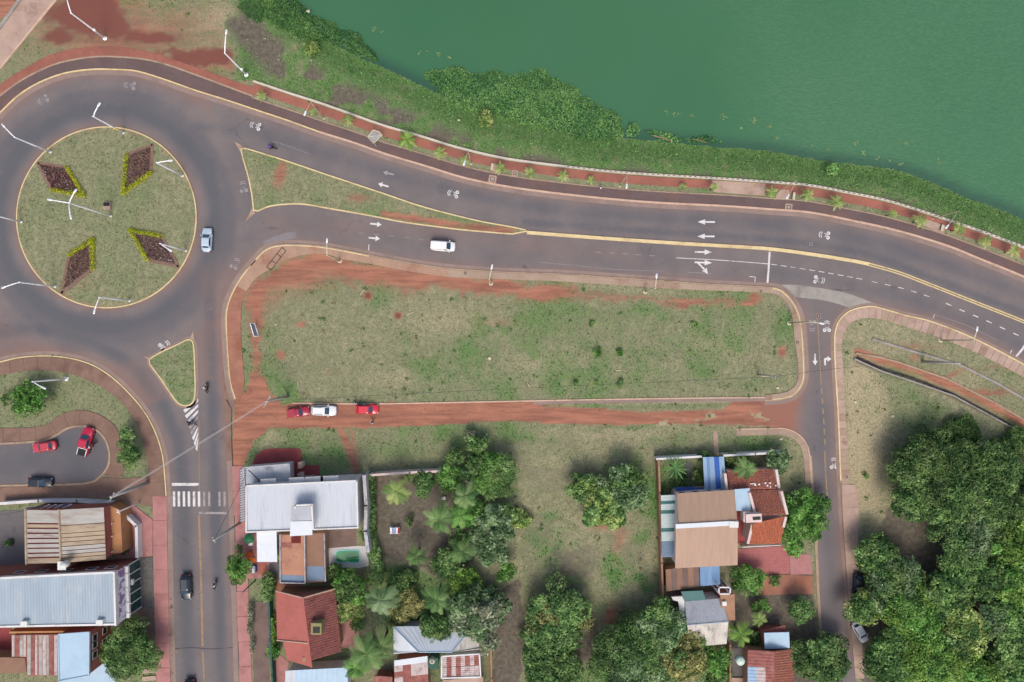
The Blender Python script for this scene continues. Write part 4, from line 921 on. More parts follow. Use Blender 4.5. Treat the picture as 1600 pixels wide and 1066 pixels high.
def car(name, kind, label, px, py, ang, m, cat='car', group=None, bed='black_plastic', rails=None, rack=False):
    L, Wd, H, belt, wb, rf, rr, rb, drop = KINDS[kind]
    t = thing(name, label, cat, W(px, py, .022), -R(ang), group)
    def zt(x, z):                     # bonnet and boot fall away from the cabin
        if x > wb: z -= drop*((x-wb)/(L/2-wb))**1.5
        if x < rb and 'pickup' not in kind: z -= .08*((rb-x)/(L/2+rb + 1e-3))
        return z
    rings = []
    for z, sx, sy in ((.2, .95, .88), (.32, .99, .97), (.52, 1, 1), (belt*.8, .985, .985), (belt*.95, .965, .93), (belt, .93, .84)):
        rings.append([(x*sx, y*sy, zt(x*sx, z) if z > .5 else z) for x, y in superell(L, Wd, 5.0)])
    body = MB().rings(rings).build('body', m, t, smooth=True)
    # cabin shell with a rounded roof; the glass sits proud of it
    wl, wu = Wd*.435, Wd*.355
    cr = []
    for u, hz in ((0, belt-.05), (.5, belt+(H-belt)*.5), (.86, belt+(H-belt)*.9), (1.0, H)):
        xf = wb+(rf-wb)*u; xb = rb+(rr-rb)*u; hw = wl+(wu-wl)*u
        if u == 1.0: xf -= .1; xb += .1; hw -= .09
        cr.append([(xf, -hw*.86, hz), (xf, 0, hz), (xf, hw*.86, hz), (xf-.16, hw, hz), ((xf+xb)/2, hw*1.01, hz), (xb+.12, hw, hz), (xb, hw*.86, hz), (xb, 0, hz), (xb, -hw*.86, hz), (xb+.12, -hw, hz), ((xf+xb)/2, -hw*1.01, hz), (xf-.16, -hw, hz)])
    MB().rings(cr).build('cabin', m, t, smooth=False)
    def quad(nm, pts, off):
        q = [Vector(p) for p in pts]; n = (q[1]-q[0]).cross(q[2]-q[0]).normalized(); c = sum(q, Vector())/4
        if n.dot(c - Vector((0, 0, .6))) < 0: n = -n
        mb = MB(); a = [p + n*off for p in q]; b = [p - n*.03 for p in q]; mb.rings([b, a]); return mb.build(nm, 'car_glass', t)
    def lv(u, f): return (wb+(rf-wb)*u if f else rb+(rr-rb)*u), (wl+(wu-wl)*u), belt-.05+(H-belt+.05)*u
    x0, h0, z0 = lv(.12, 1); x1, h1, z1 = lv(.84, 1)
    quad('windscreen', [(x0+.02, -h0*.8, z0), (x0+.02, h0*.8, z0), (x1+.02, h1*.78, z1), (x1+.02, -h1*.78, z1)], .02)
    xb0, g0, y0 = lv(.25, 0); xb1, g1, y1 = lv(.8, 0)
    if kind != 'van': quad('rear_window', [(xb0-.01, -g0*.78, y0), (xb0-.01, g0*.78, y0), (xb1-.01, g1*.74, y1), (xb1-.01, -g1*.74, y1)], .02)
    for s in (-1, 1):
        xe = (xb0+.28) if kind != 'van' else .35
        xe1 = (xb1+.26) if kind != 'van' else .35
        quad('side_window', [(x0-.3, s*h0*1.0, z0+.05), (xe, s*h0*1.0, z0+.05), (xe1, s*h1*1.0, z1), (x1-.22, s*h1*1.0, z1)], .018)
        MB().box((wb-.25, s*(Wd/2+.08), belt+.02), (.14, .2, .12)).build('mirror', m, t)
        hl = MB(); hl.box((L/2-.2, s*Wd*.35, zt(L/2-.2, belt*.86)-.05), (.22, .3, .12), -s*.5); hl.build('headlight', 'head_glass', t)
        tl = MB(); tl.box((-L/2+.1, s*Wd*.40, belt*.82), (.14, .22, .26)); tl.build('tail_light', 'tail_glass', t)
        for x in (L*.31, -L*.31):
            w = MB().lathe([(.2, -.1), (.3, -.1), (.315, -.06), (.315, .06), (.3, .1), (.2, .1)], (x, s*(Wd/2-.1), .315), 18, 'Y').build('wheel', 'tyre', t, smooth=False)
            MB().lathe([(.05, -.115), (.19, -.1), (.19, .1), (.05, .115)], (x, s*(Wd/2-.1), .315), 12, 'Y').build('rim', 'rim', w)
    if 'pickup' in kind:
        x0, x1 = -L/2+.12, rb-.12; hw = Wd*.40
        b = MB().box(((x0+x1)/2, 0, belt+.004), (x1-x0, hw*2, .03)).build('bed', bed, t)
        if rails:
            f = MB(); f.box(((x0+x1)/2, hw, belt+.05), (x1-x0, .1, .1)).box(((x0+x1)/2, -hw, belt+.05), (x1-x0, .1, .1)).box((x1, 0, belt+.05), (.1, hw*2, .1)).build('bed_rail', rails, t)
    if rack:
        f = MB()
        for s in (-1, 1): f.box(((rf+rr)/2, s*wu*.86, H+.03), ((rf-rr)*.8, .05, .05))
        f.build('roof_rail', 'black_plastic', t)
    return t
car('car', 'sedan', 'pale blue sedan driving round the roundabout', 326, 376, -88, 'car_blue')
car('van', 'van', 'white van on the lower carriageway of the avenue', 692.5, 385.5, 4, 'car_white', 'van')
car('car', 'suv', 'dark green-blue car driving down the south street', 294, 915, 88, 'car_dark', rack=True)
car('car', 'sedan', 'dusty red car parked against the kerb of the dead-end', 73.5, 697, 172, 'car_red_dusty', group='cars parked in the dead-end')
car('pickup_truck', 'bigpickup', 'crimson pickup with a black bed cover in the dead-end', 138, 689, -75, 'car_crimson', 'pickup', bed='black_plastic', rails='car_white', group='cars parked in the dead-end')
car('car', 'sedan', 'black car parked along the south kerb of the dead-end', 67, 752.5, 1, 'car_black', group='cars parked in the dead-end')
car('pickup_truck', 'compact_pickup', 'small wine-red pickup at the back of the row on the dirt street', 468, 643.5, -9, 'car_wine', 'pickup', bed='car_wine', group='cars parked on the dirt street')
car('car', 'suv', 'white car parked between two red ones on the dirt street', 507.5, 641, 1, 'car_white', rack=True, group='cars parked on the dirt street')
car('car', 'hatch', 'bright red car at the front of the row on the dirt street', 575, 639, 0, 'car_red', group='cars parked on the dirt street')
car('car', 'sedan', 'black car half hidden under the trees of the wood', 1338, 911, 95, 'car_black', group='cars under the wood')
car('car', 'hatch', 'white car almost hidden under the trees of the wood', 1341, 985, 60, 'car_white', group='cars under the wood')
car('car', 'suv', 'dark car leaving the frame at the bottom of the south street', 300, 1078, 88, 'car_dark')

# ------------------------------------------------------------------ people
simple('skin', S(186, 134, 106), .06, 6, .6, obj=True, fine=.04); simple('hair', S(36, 28, 24), .1, 8, .7, obj=True)
for nm, c in (('cloth_white', S(236, 236, 236)), ('cloth_black', S(36, 36, 42)), ('cloth_blue', S(150, 170, 214)), ('cloth_purple', S(96, 76, 150)), ('cloth_grey', S(120, 122, 126)), ('cloth_teal', S(160, 190, 196)), ('cloth_jeans', S(60, 76, 110)), ('cloth_red', S(150, 40, 50))):
    simple(nm, c, .08, 5, .9, obj=True, fine=.08)
def skinned(name, verts, edges, rad, m, parent, root=0, lev=1):
    me = bpy.data.meshes.new(name); me.from_pydata(verts, edges, []); me.materials.append(M[m]); o = link(name, me, parent)
    sk = o.modifiers.new('Skin', 'SKIN'); sk.use_smooth_shade = True
    if not me.skin_vertices: return o
    for i, r in enumerate(rad):
        d = me.skin_vertices[0].data[i]; d.radius = (r, r); d.use_root = (i == root)
    sb = o.modifiers.new('Sub', 'SUBSURF'); sb.levels = lev; sb.render_levels = lev
    return o
def person(label, loc, rz, shirt, trousers, pose='stand', helmet=None, parent=None, group=None, z=0.0, hair='hair'):
    loc = Vector(loc); loc.z += z
    t = thing('person', label, 'person', loc, rz, group)
    if pose == 'ride':                # seated on a motorcycle, leaning forward, hands on the bar
        hip, che, nek, hed = (-.18, 0, .86), (.0, 0, 1.2), (.06, 0, 1.38), (.1, 0, 1.56)
        J = lambda s: [(.0, s*.19, 1.3), (.2, s*.27, 1.1), (.42, s*.3, 1.02), (.5, s*.29, 1.02)]
        Lg = lambda s: [(-.16, s*.1, .84), (.22, s*.19, .72), (.06, s*.2, .34), (.2, s*.2, .3)]
    else:
        st = .16 if pose == 'walk' else .04
        hip, che, nek, hed = (0, 0, .95), (.01, 0, 1.3), (.02, 0, 1.48), (.05, 0, 1.64)
        J = lambda s: [(0, s*.2, 1.42), (-s*st*.8, s*.25, 1.14), (s*-st*1.2+.12, s*.24, .92), (s*-st*1.3+.18, s*.23, .84)]
        Lg = lambda s: [(0, s*.1, .92), (s*st, s*.11, .5), (s*st*1.5-.03, s*.11, .08), (s*st*1.5+.13, s*.12, .04)]
    V = [hip, che, nek, hed, (hed[0]+.015, 0, hed[2]+.1)]; E = [(0, 1), (1, 2), (2, 3), (3, 4)]; Rr = [.13, .15, .06, .095, .075]
    V2 = []; 
    for s in (-1, 1):
        b = len(V); V += J(s); E += [(2, b) if pose == 'ride' else (1, b), (b, b+1), (b+1, b+2), (b+2, b+3)]; Rr += [.07, .05, .036, .04]
        b = len(V); V += Lg(s); E += [(0, b), (b, b+1), (b+1, b+2), (b+2, b+3)]; Rr += [.09, .065, .045, .045]
    skinned('body', V, E, Rr, 'skin', t)
    V = [hip, che, (nek[0], 0, nek[2]-.05)]; E = [(0, 1), (1, 2)]; Rr = [.165, .185, .1]
    for s in (-1, 1):
        b = len(V); j = J(s); V += [j[0], j[1]]; E += [(1, b), (b, b+1)]; Rr += [.1, .075]
    skinned('shirt', V, E, Rr, shirt, t)
    V = [(hip[0], 0, hip[2])]; E = []; Rr = [.168]
    for s in (-1, 1):
        b = len(V); V += Lg(s)[:3]; E += [(0, b), (b, b+1), (b+1, b+2)]; Rr += [.115, .09, .07]
    skinned('trousers', V, E, Rr, trousers, t)
    c = (hed[0]-.01, 0, hed[2]+.05)
    r = .135 if helmet else .11
    MB().lathe([(r*.75, -.06), (r, .0), (r*.97, .05), (r*.75, .1), (r*.35, .125), (.01, .13)], c, 14).build('helmet' if helmet else 'hair', helmet or hair, t, smooth=True)
    MB().box((hed[0]+.1, 0, hed[2]+.0), (.04, .03, .05)).build('nose', 'skin', t)
    return t
def motorcycle(label, px, py, ang, m, z=.022):
    t = thing('motorcycle', label, 'motorcycle', W(px, py, z), -R(ang), 'motorcycles')
    for x in (-.62, .62):
        w = MB(); n = 20
        w.rings([[(x+(.3+.05*math.cos(b))*math.cos(a), .05*math.sin(b), .32+(.3+.05*math.cos(b))*math.sin(a)) for b in np.linspace(0, 2*PI, 6, endpoint=False)] for a in np.linspace(0, 2*PI, n+1)], cap=False)
        wo_ = w.build('wheel', 'tyre', t); MB().lathe([(.06, -.05), (.06, .05)], (x, 0, .32), 8, 'Y').build('hub', 'rim', wo_)
    MB().rings([[(x, y*wd, z0+zz*hh) for y, zz in ((-1, -.5), (-1, .3), (-.5, 1), (.5, 1), (1, .3), (1, -.5))] for x, wd, z0, hh in ((-.5, .08, .68, .1), (-.2, .13, .72, .12), (.15, .15, .76, .16), (.4, .1, .78, .12))]).build('tank', m, t, smooth=True)
    MB().box((-.32, 0, .8), (.62, .24, .09), 0, 0, .08).build('seat', 'black_plastic', t)
    MB().box((.0, 0, .48), (.5, .26, .3)).build('engine', 'steel_dark', t)
    MB().tube([(.62, .09, .32), (.5, .09, .7), (.42, .09, .95)], .03, 6).tube([(.62, -.09, .32), (.5, -.09, .7), (.42, -.09, .95)], .03, 6).build('fork', 'rim', t)
    MB().tube([(.44, -.36, 1.0), (.5, -.15, 1.03), (.5, .15, 1.03), (.44, .36, 1.0)], .025, 6).build('handlebar', 'steel_dark', t)
    MB().box((.58, 0, .9), (.14, .18, .18)).build('headlamp', 'head_glass', t)
    MB().rings([[(.62+.38*math.cos(a), s*.07, .32+.38*math.sin(a)) for s in (-1, 1)] + [(.62+.36*math.cos(a), s*.07, .32+.36*math.sin(a)) for s in (1, -1)] for a in np.linspace(.3, 2.2, 7)]).build('mudguard', m, t)
    return t
simple('moto_purple', S(120, 96, 190), .05, 3, .4, obj=True); simple('moto_grey', S(90, 92, 98), .05, 3, .4, obj=True)
for lab, rl, px, py, ang, m, sh, tr, he in (
    ('purple motorcycle on the upper carriageway beside the long island', 'rider in purple on the motorcycle beside the long island', 425.5, 232, 188, 'moto_purple', 'cloth_purple', 'cloth_black', 'cloth_purple'),
    ('dark motorcycle on the street beside the triangular island', 'rider in grey on the street beside the triangular island', 325, 606, -92, 'moto_grey', 'cloth_grey', 'cloth_black', 'cloth_white'),
    ('grey motorcycle going up the south street beside the dark car', 'rider in white going up the south street beside the dark car', 338, 912, -80, 'moto_grey', 'cloth_white', 'cloth_black', 'cloth_grey'),
    ('dark motorcycle crossing the hatched paint below the triangular island', 'rider in black crossing the hatched paint', 301, 661, 20, 'moto_grey', 'cloth_black', 'cloth_grey', 'cloth_black')):
    motorcycle(lab, px, py, ang, m); person(rl, W(px, py, .022), -R(ang), sh, tr, 'ride', he, group='motorcycle riders')
motorcycle('dark motorcycle parked beside the bright red car', 566, 630.5, 8, 'moto_grey', 0.0)
person('person in a pale teal shirt standing behind the bright red car', W(556, 628), R(200), 'cloth_teal', 'cloth_black')
person('pedestrian in white shirt and dark trousers south of the red car', W(583, 660), R(60), 'cloth_white', 'cloth_black', 'walk')
person('person in white walking on the cycle path by the promenade', W(937, 295, .07), R(170), 'cloth_white', 'cloth_grey', 'walk')
person('person in pale clothes standing by the crimson pickup door', W(146.5, 696.5), R(200), 'cloth_white', 'cloth_red')
person('second person in red standing by the crimson pickup', W(150.5, 692.5), R(190), 'cloth_red', 'cloth_jeans', 'walk')
person('person in pale blue in the red courtyard of the tile-roofed house', W(1163, 833), R(-60), 'cloth_blue', 'cloth_jeans')

# ------------------------------------------------------------------ roundabout furniture
bx = thing('electric_chamber', 'small concrete chamber with a dark open top on the roundabout', 'chamber', W(169, 322, .14))
MB().box((0, -.05, .25), (1.25, 1.35, .5)).build('wall', 'concrete_pink', bx); MB().box((0, .22, .515), (1.1, .65, .03)).build('lid', 'black_plastic', bx)
# sign board on the lot
sb = thing('sign_board', 'white edged sign board on two posts at the lot corner', 'sign', W(401, 516), 0)
MB().tube([(-.05, 1.0, 0), (-.05, 1.0, 2.6)], .06, 8).build('post', 'steel_dark', sb); MB().tube([(.35, -1.0, 0), (.35, -1.0, 2.6)], .06, 8).build('post', 'steel_dark', sb)
pan = [Vector((-.2, 1.1, 2.4)), Vector((.45, -1.1, 2.4)), Vector((.75, -1.05, 1.2)), Vector((.1, 1.15, 1.2))]
simple('sign_back', S(150, 156, 162), .1, 2, .6, obj=True)
MB().plate(pan, .06).build('panel', 'sign_back', sb)
mb = MB()
for a, b in zip(pan, pan[1:]+pan[:1]): mb.tube([a+Vector((0, 0, .03)), b+Vector((0, 0, .03))], .07, 6)
mb.build('frame', 'lamp_white', sb)
# bus shelter with a clear roof
t = NT('shelter_glass'); t.bsdf((.82, .86, .88, 1), .08, 0, .5, None, **{'Transmission Weight': .75, 'Alpha': .55})
sh = thing('bus_shelter', 'bus shelter with a clear pointed roof by the promenade', 'bus shelter', W(588, 218, .08))
rp = [W(*q, 2.6) - sh.location for q in ((574.5, 214), (583, 203), (592, 206), (597, 211), (584, 224))]
MB().plate(rp, .03).build('roof_pane', 'shelter_glass', sh)
mb = MB()
for a, b in zip(rp, rp[1:]+rp[:1]): mb.tube([a, b], .08, 6)
mb.tube([rp[0], rp[3]], .05, 6); mb.build('roof_frame', 'lamp_cream', sh)
for q in (rp[0], rp[4], rp[1], rp[3]): MB().tube([(q.x*.9, q.y*.9, 0), (q.x*.9, q.y*.9, q.z)], .06, 6).build('post', 'lamp_cream', sh)
MB().box((.2, .3, .45), (1.8, .4, .08), .6).build('bench', 'concrete_grey', sh)
# bollard-like white blocks on the promenade strip
def block(px, py, dx, dy, h, ang, label):
    t = thing('concrete_bench', label, 'bench', W(px, py, .0), -R(ang))
    MB().box((0, 0, h-.06), (dx, dy, .12)).build('seat', 'lamp_cream', t)
    for s in (-1, 1): MB().box((0, s*dy*.32, (h-.1)/2), (dx*.8, .2, h-.1)).build('leg', 'concrete_grey', t)
block(1238.5, 307.5, .42, 1.25, .6, 6, 'pale concrete bench by the small paved patch on the promenade')
block(1469.5, 357, .42, 1.1, .6, 15, 'pale concrete bench on the promenade near the right edge')
block(769, 262, .42, 1.2, .6, 8, 'pale concrete bench left of the small manhole on the promenade')
# loose things on the lot
rn = random.Random(4)
for (x, y, a, L, lab) in ((567, 456, -50, 1.6, 'pale stick lying beside the upper red hole on the lot'), (641, 490, -25, 1.5, 'pale stick lying beside the right red hole on the lot'), (466, 601, 85, 1.1, 'short pale post lying near the west end of the lot'), (1195, 588, 5, 1.3, 'pale stick lying near the slim pole'), (826, 602, 60, 1.0, 'pale stick near the south edge of the lot'), (967, 579, 0, 1.0, 'thin pale twig in the middle of the lot')):
    v = W(x, y); c, s = math.cos(-R(a)), math.sin(-R(a)); w = L/2
    tag(MB().tube([(v.x-c*w, v.y-s*w, .1), (v.x, v.y, .16), (v.x+c*w, v.y+s*w, .1)], [.06, .07, .05], 6).build('stick', 'lamp_cream'), lab, 'stick', 'sticks on the lot')
def rock(px, py, s, label, m='concrete_grey', seed=1):
    r_ = random.Random(seed); mb = MB()
    mb.rings([[(s*k*math.cos(a)*r_.uniform(.7, 1.1), s*k*math.sin(a)*r_.uniform(.6, 1.0), z*s) for a in np.linspace(0, 2*PI, 7, endpoint=False)] for z, k in ((0, 1), (.35, 1.05), (.7, .75), (.85, .3))])
    o = mb.build('stone', m); o.location = W(px, py); tag(o, label, 'stone', 'loose stones')
for i, (x, y, s, lab) in enumerate(((765, 560, .35, 'pale stone block on the right half of the lot'), (431, 507, .22, 'white stone near the sign board'), (1394, 650, .3, 'white stone on the east lot below the ditch'), (1215, 606, .3, 'white stone in the lower right corner of the lot'), (1220, 686, .35, 'white stone on the house plot corner'), (717, 188, .25, 'white litter stone on the bank'), (1336, 628, .3, 'pale stone beside the east pavement'), (482, 18, .35, 'white litter at the water edge upper left'))): rock(x, y, s, lab, 'lamp_cream', i)
# ------------------------------------------------------------------ building materials
simple('roof_white', S(198, 205, 212), .05, .35, .5, .4, dirt=S(168, 172, 178), dirt_amt=.75, fine=.04, stretch=(2.5, .25, 1))
simple('roof_bright', S(218, 224, 230), .03, .5, .5, .4, dirt=S(196, 204, 210), dirt_amt=.3, fine=.03)
simple('roof_blue', S(158, 174, 186), .08, .2, .45, .45, dirt=S(186, 190, 190), dirt_amt=.7, fine=.03, stretch=(2, .4, 1))
simple('roof_paleblue', S(172, 200, 218), .05, .4, .5, .4, dirt=S(150, 176, 200), dirt_amt=.4, fine=.03)
simple('roof_tan', S(178, 148, 124), .07, .5, .55, .4, dirt=S(160, 128, 106), dirt_amt=.55, fine=.05, stretch=(3, .25, 1))
simple('roof_tan2', S(174, 144, 122), .07, .5, .55, .4, dirt=S(166, 132, 108), dirt_amt=.5, fine=.05, stretch=(3, .25, 1))
simple('roof_zinc', S(180, 176, 168), .1, .6, .6, .4, dirt=S(146, 122, 106), dirt_amt=.85, fine=.08, stretch=(.5, 2, 1))
simple('roof_zinc_tan', S(180, 162, 136), .12, .8, .65, .35, dirt=S(134, 104, 86), dirt_amt=.9, fine=.1, stretch=(.5, 2, 1))
simple('roof_grey', S(186, 190, 196), .1, .7, .7, .3, dirt=S(146, 148, 154), dirt_amt=.7, fine=.12)
simple('roof_greyblotch', S(186, 190, 196), .1, .7, .8, .3, dirt=S(86, 90, 98), dirt_amt=.95, fine=.12, dirt_scale=.45)  # grey with darker blotches spread at random
simple('roof_weather', S(206, 200, 190), .12, .5, .8, .3, dirt=S(120, 116, 112), dirt_amt=.9, fine=.12, stretch=(1.6, .5, 1), dirt_scale=.6)
simple('rust', S(156, 96, 88), .2, 1.2, .85, .3, dirt=S(176, 132, 120), dirt_amt=.7, fine=.15, dirt_scale=1.1)
simple('rust_pale', S(202, 188, 184), .12, 1.5, .7, .3, dirt=S(150, 96, 86), dirt_amt=.75, fine=.1, dirt_scale=1.0)
simple('rust_gap', S(110, 48, 46), .15, 2, .9, .2)
simple('roof_red', S(184, 108, 98), .1, .5, .8, .3, dirt=S(156, 90, 82), dirt_amt=.75, fine=.06, dirt_scale=.5)
simple('tile_red', S(196, 128, 120), .22, 3.0, .85, .25, dirt=S(128, 78, 80), dirt_amt=.8, fine=.2, dirt_scale=.55)
simple('tile_brown', S(206, 138, 118), .25, 3.0, .85, .25, dirt=S(164, 112, 100), dirt_amt=.7, fine=.2, dirt_scale=.6)
simple('tile_orange', S(224, 140, 106), .18, 3.0, .85, .25, dirt=S(196, 114, 88), dirt_amt=.6, fine=.15, dirt_scale=.7)
simple('wall_white', S(228, 226, 224), .05, .8, .85, .3, dirt=S(160, 154, 150), dirt_amt=.5, fine=.05)
simple('wall_pink', S(226, 204, 198), .05, .8, .85, .3, dirt=S(190, 160, 150), dirt_amt=.5, fine=.05)
simple('wall_stain', S(190, 188, 190), .12, 1.0, .9, .3, dirt=S(96, 98, 104), dirt_amt=.9, fine=.1, dirt_scale=.9)
simple('wall_orange', S(184, 132, 92), .08, .8, .85, .3, dirt=S(150, 100, 62), dirt_amt=.5, fine=.06)
simple('wall_brick', S(172, 108, 94), .14, 1.6, .9, .25, dirt=S(120, 70, 60), dirt_amt=.6, fine=.2)
simple('wall_tan', S(170, 132, 104), .1, 1, .9, .3, dirt=S(130, 98, 78), dirt_amt=.5, fine=.08)
simple('wall_olive', S(150, 140, 96), .08, 1, .9, .3, fine=.08)
simple('wall_green', S(46, 92, 78), .08, 1, .7, .3, fine=.05)
simple('terrace_orange', S(190, 140, 114), .1, .7, .85, .3, dirt=S(146, 104, 88), dirt_amt=.85, fine=.08)
simple('terrace_brown', S(150, 116, 96), .1, .7, .85, .3, dirt=S(118, 92, 80), dirt_amt=.6, fine=.1)
simple('band_blue', S(122, 142, 164), .06, .7, .8, .3, dirt=S(104, 112, 124), dirt_amt=.4, fine=.05)
simple('deck_grey', S(214, 212, 210), .06, .7, .85, .3, dirt=S(160, 154, 150), dirt_amt=.4, fine=.06)
simple('yard_grey', S(116, 112, 112), .12, .5, .9, .3, dirt=S(84, 80, 78), dirt_amt=.7, fine=.12, dirt_scale=.5)
simple('yard_brown', S(126, 106, 98), .12, .5, .9, .3, dirt=S(96, 80, 74), dirt_amt=.7, fine=.12, dirt_scale=.4)
simple('tarp_blue', S(36, 72, 150), .1, 1.2, .5, .4, fine=.05); simple('sheet_blue', S(110, 150, 190), .12, .6, .5, .4, fine=.05, stretch=(3, .4, 1)); simple('sheet_skyblue', S(150, 178, 206), .12, .6, .5, .4, fine=.05, stretch=(3, .4, 1)); simple('sheet_deepblue', S(44, 96, 176), .1, .6, .5, .4, fine=.05, stretch=(3, .4, 1))
simple('sheet_teal', S(52, 108, 106), .08, .6, .5, .4, fine=.05); simple('sheet_palegreen', S(190, 206, 204), .06, .6, .5, .4, fine=.04)
simple('awning_slat', S(176, 190, 196), .06, 1, .6, .4); simple('tank_beige', S(196, 188, 164), .06, 1, .6, .4, obj=True); simple('tank_white', S(222, 226, 220), .05, 1, .5, .4, obj=True); simple('tank_mint', S(196, 220, 204), .05, 1, .5, .4, obj=True)
t = NT('pool_water'); t.bsdf(t.mix(t.ramp(t.noise(t.pos(), .6, 3), .3, .7), S(44, 140, 84), S(62, 156, 96)), .08, 0, .5)
simple('pool_rim', S(140, 212, 212), .05, 1, .6, .4, fine=.03)
t = NT('window_glass'); t.bsdf(S(34, 44, 50), .08, 0, .6)
t = NT('shop_glass'); t.bsdf(t.mix(t.ramp(t.noise(t.pos(), 1.5, 3), .35, .65), S(30, 62, 58), S(52, 86, 80)), .1, 0, .6)
t = NT('sign_print'); p = t.pos(); n1 = t.noise(p, 1.1, 3, .6, (.3, 1, 1)); c = t.mix(t.ramp(n1, .48, .56), S(232, 232, 240), S(150, 120, 160)); t.bsdf(c, .6)
simple('toy_orange', S(224, 110, 44), .08, 2, .5); simple('toy_blue', S(40, 80, 170), .08, 2, .5); simple('toy_green', S(40, 110, 70), .08, 2, .5)

# ------------------------------------------------------------------ building helpers
def P3(q, z): return W(q[0], q[1], z)
def inset(poly, d):
    """Shrink a world polygon towards its centre by d metres per side (convex outlines)."""
    cx = sum(p[0] for p in poly)/len(poly); cy = sum(p[1] for p in poly)/len(poly); out = []
    for x, y in poly:
        r = math.hypot(x-cx, y-cy); k = max(.2, 1-d*1.3/r); out.append((cx+(x-cx)*k, cy+(y-cy)*k))
    return out
def corr(mb, A, B, C, D, n, h):
    """Corrugated sheet between edge AB and edge DC."""
    A, B, C, D = map(Vector, (A, B, C, D)); nn = (B-A).cross(D-A).normalized()
    if nn.z < 0: nn = -nn
    b = len(mb.v); m = 4*n
    for i in range(m+1):
        u = i/m; o = nn*(h if i % 4 in (1, 2) else 0); p = A.lerp(B, u)+o; q = D.lerp(C, u)+o
        mb.v += [tuple(p), tuple(q)]
    for i in range(m): mb.f.append((b+2*i, b+2*i+1, b+2*i+3, b+2*i+2))
    return mb.plate([A-nn*.02, B-nn*.02, C-nn*.02, D-nn*.02], .06)
def tiles(mb, A, B, C, D, rows, cols, seed=0, gap=.06):
    """Roof of separate curved tiles: AB is the ridge edge, DC the eaves."""
    A, B, C, D = map(Vector, (A, B, C, D)); nn = (B-A).cross(D-A).normalized(); rn = random.Random(seed)
    if nn.z < 0: nn = -nn
    P = lambda u, v: (A.lerp(B, u)).lerp(D.lerp(C, u), v)
    for r in range(rows):
        for c in range(cols):
            u0, u1 = (c+gap*.5)/cols, (c+1-gap*.5)/cols; v0, v1 = r/rows, min(1, (r+1.1)/rows); um = (u0+u1)/2
            j = rn.uniform(-.012, .012); b = len(mb.v); h0, h1 = .02+j, .07+j
            for v, hh in ((v0, h0), (v1, h1)):
                mb.v += [tuple(P(u0, v)+nn*hh), tuple(P(um, v)+nn*(hh+.07)), tuple(P(u1, v)+nn*hh)]
            mb.f += [(b, b+3, b+4, b+1), (b+1, b+4, b+5, b+2), (b+3, b, b+1, b+2, b+5, b+4)]
    return mb.plate([A-nn*.02, B-nn*.02, C-nn*.02, D-nn*.02], .1)
def slope_panels(parent, A, B, C, D, n, mats, name='roof_sheet', gap=.03, ribs=0, rnd=None, bed='rust_gap', lift=.05):
    """Roof of single sheets side by side from AD to BC; the sheets are parts."""
    A, B, C, D = map(Vector, (A, B, C, D)); nn = (B-A).cross(D-A).normalized()
    if nn.z < 0: nn = -nn
    MB().plate([A, B, C, D], .08).build('roof_deck', bed, parent, world=True)
    for i in range(n):
        u0, u1 = (i+gap/2)/n, (i+1-gap/2)/n; a, b, c, d = A.lerp(B, u0), A.lerp(B, u1), D.lerp(C, u1), D.lerp(C, u0)
        o = nn*(lift + (rnd.uniform(-.015, .015) if rnd else 0)); mb = MB()
        m = mats[i % len(mats)] if not rnd else rnd.choice(mats)
        if ribs: corr(mb, a+o, b+o, c+o, d+o, ribs, .018)
        else: mb.plate([a+o, b+o, c+o, d+o], .04)
        mb.build(name, m, parent, world=True)
def window(parent, c, wd, h, rz, frame='wall_white', glass='window_glass', depth=.1, bars=0):
    """Framed window on a wall; rz is the direction the wall faces (radians)."""
    mb = MB(); L = Matrix.Translation(c) @ Matrix.Rotation(rz, 4, 'Z'); tr = lambda v: L @ Vector(v)
    for x, z, dx, dz in ((0, h/2, wd+.16, .1), (0, -h/2, wd+.16, .1), (-wd/2, 0, .1, h), (wd/2, 0, .1, h)): mb.box(tr((0, x, z)), (depth, dx, dz), rz)
    for k in range(bars): mb.box(tr((.0, wd*((k+1)/(bars+1)-.5), 0)), (depth*.7, .05, h), rz)
    f = mb.build('window', frame, parent, world=True)
    o = MB().box(Vector(c) - Vector(parent.location), (.04, wd, h), rz).build('pane', glass, f)
    return f
def wall_run(name, pts, h, th, m, label, cat='wall', cap=None, z0=0.0):
    """Free-standing wall along photo points measured at its top."""
    w = [W(q[0], q[1], z0+h) for q in pts]; base = (w[0].x, w[0].y, 0); t = thing(name, label, cat, base)
    mb = MB(); cp = MB()
    for a, b in zip(w[:-1], w[1:]):
        d = b-a; c = (a+b)/2; ang = math.atan2(d.y, d.x)
        mb.box((c.x, c.y, z0+h/2), (d.length+th*.5, th, h), ang); cp.box((c.x, c.y, z0+h+.03), (d.length+th*.6, th*1.25, .06), ang)
    mb.build('wall', m, t, world=True); cp.build('coping', cap or m, t, world=True); return t
def floor_sheet(label, poly, m, z=.06): return sheet('paving', poly, z, m, label=label, skirt=.1)
def flat(parent, corners, z, m, name='roof', th=.18, over=0.0): return MB().plate([P3(q, z) for q in corners], th).build(name, m, parent, world=True)
def prismwall(parent, corners, z0, z1, m, ztop, ins=.2, name='wall'):
    return MB().prism(inset([W2(q, ztop) for q in corners], ins), z0, z1).build(name, m, parent, world=True)
def cen(corners, z):
    v = [W(q[0], q[1], z) for q in corners]; return (sum(p.x for p in v)/len(v), sum(p.y for p in v)/len(v), 0)
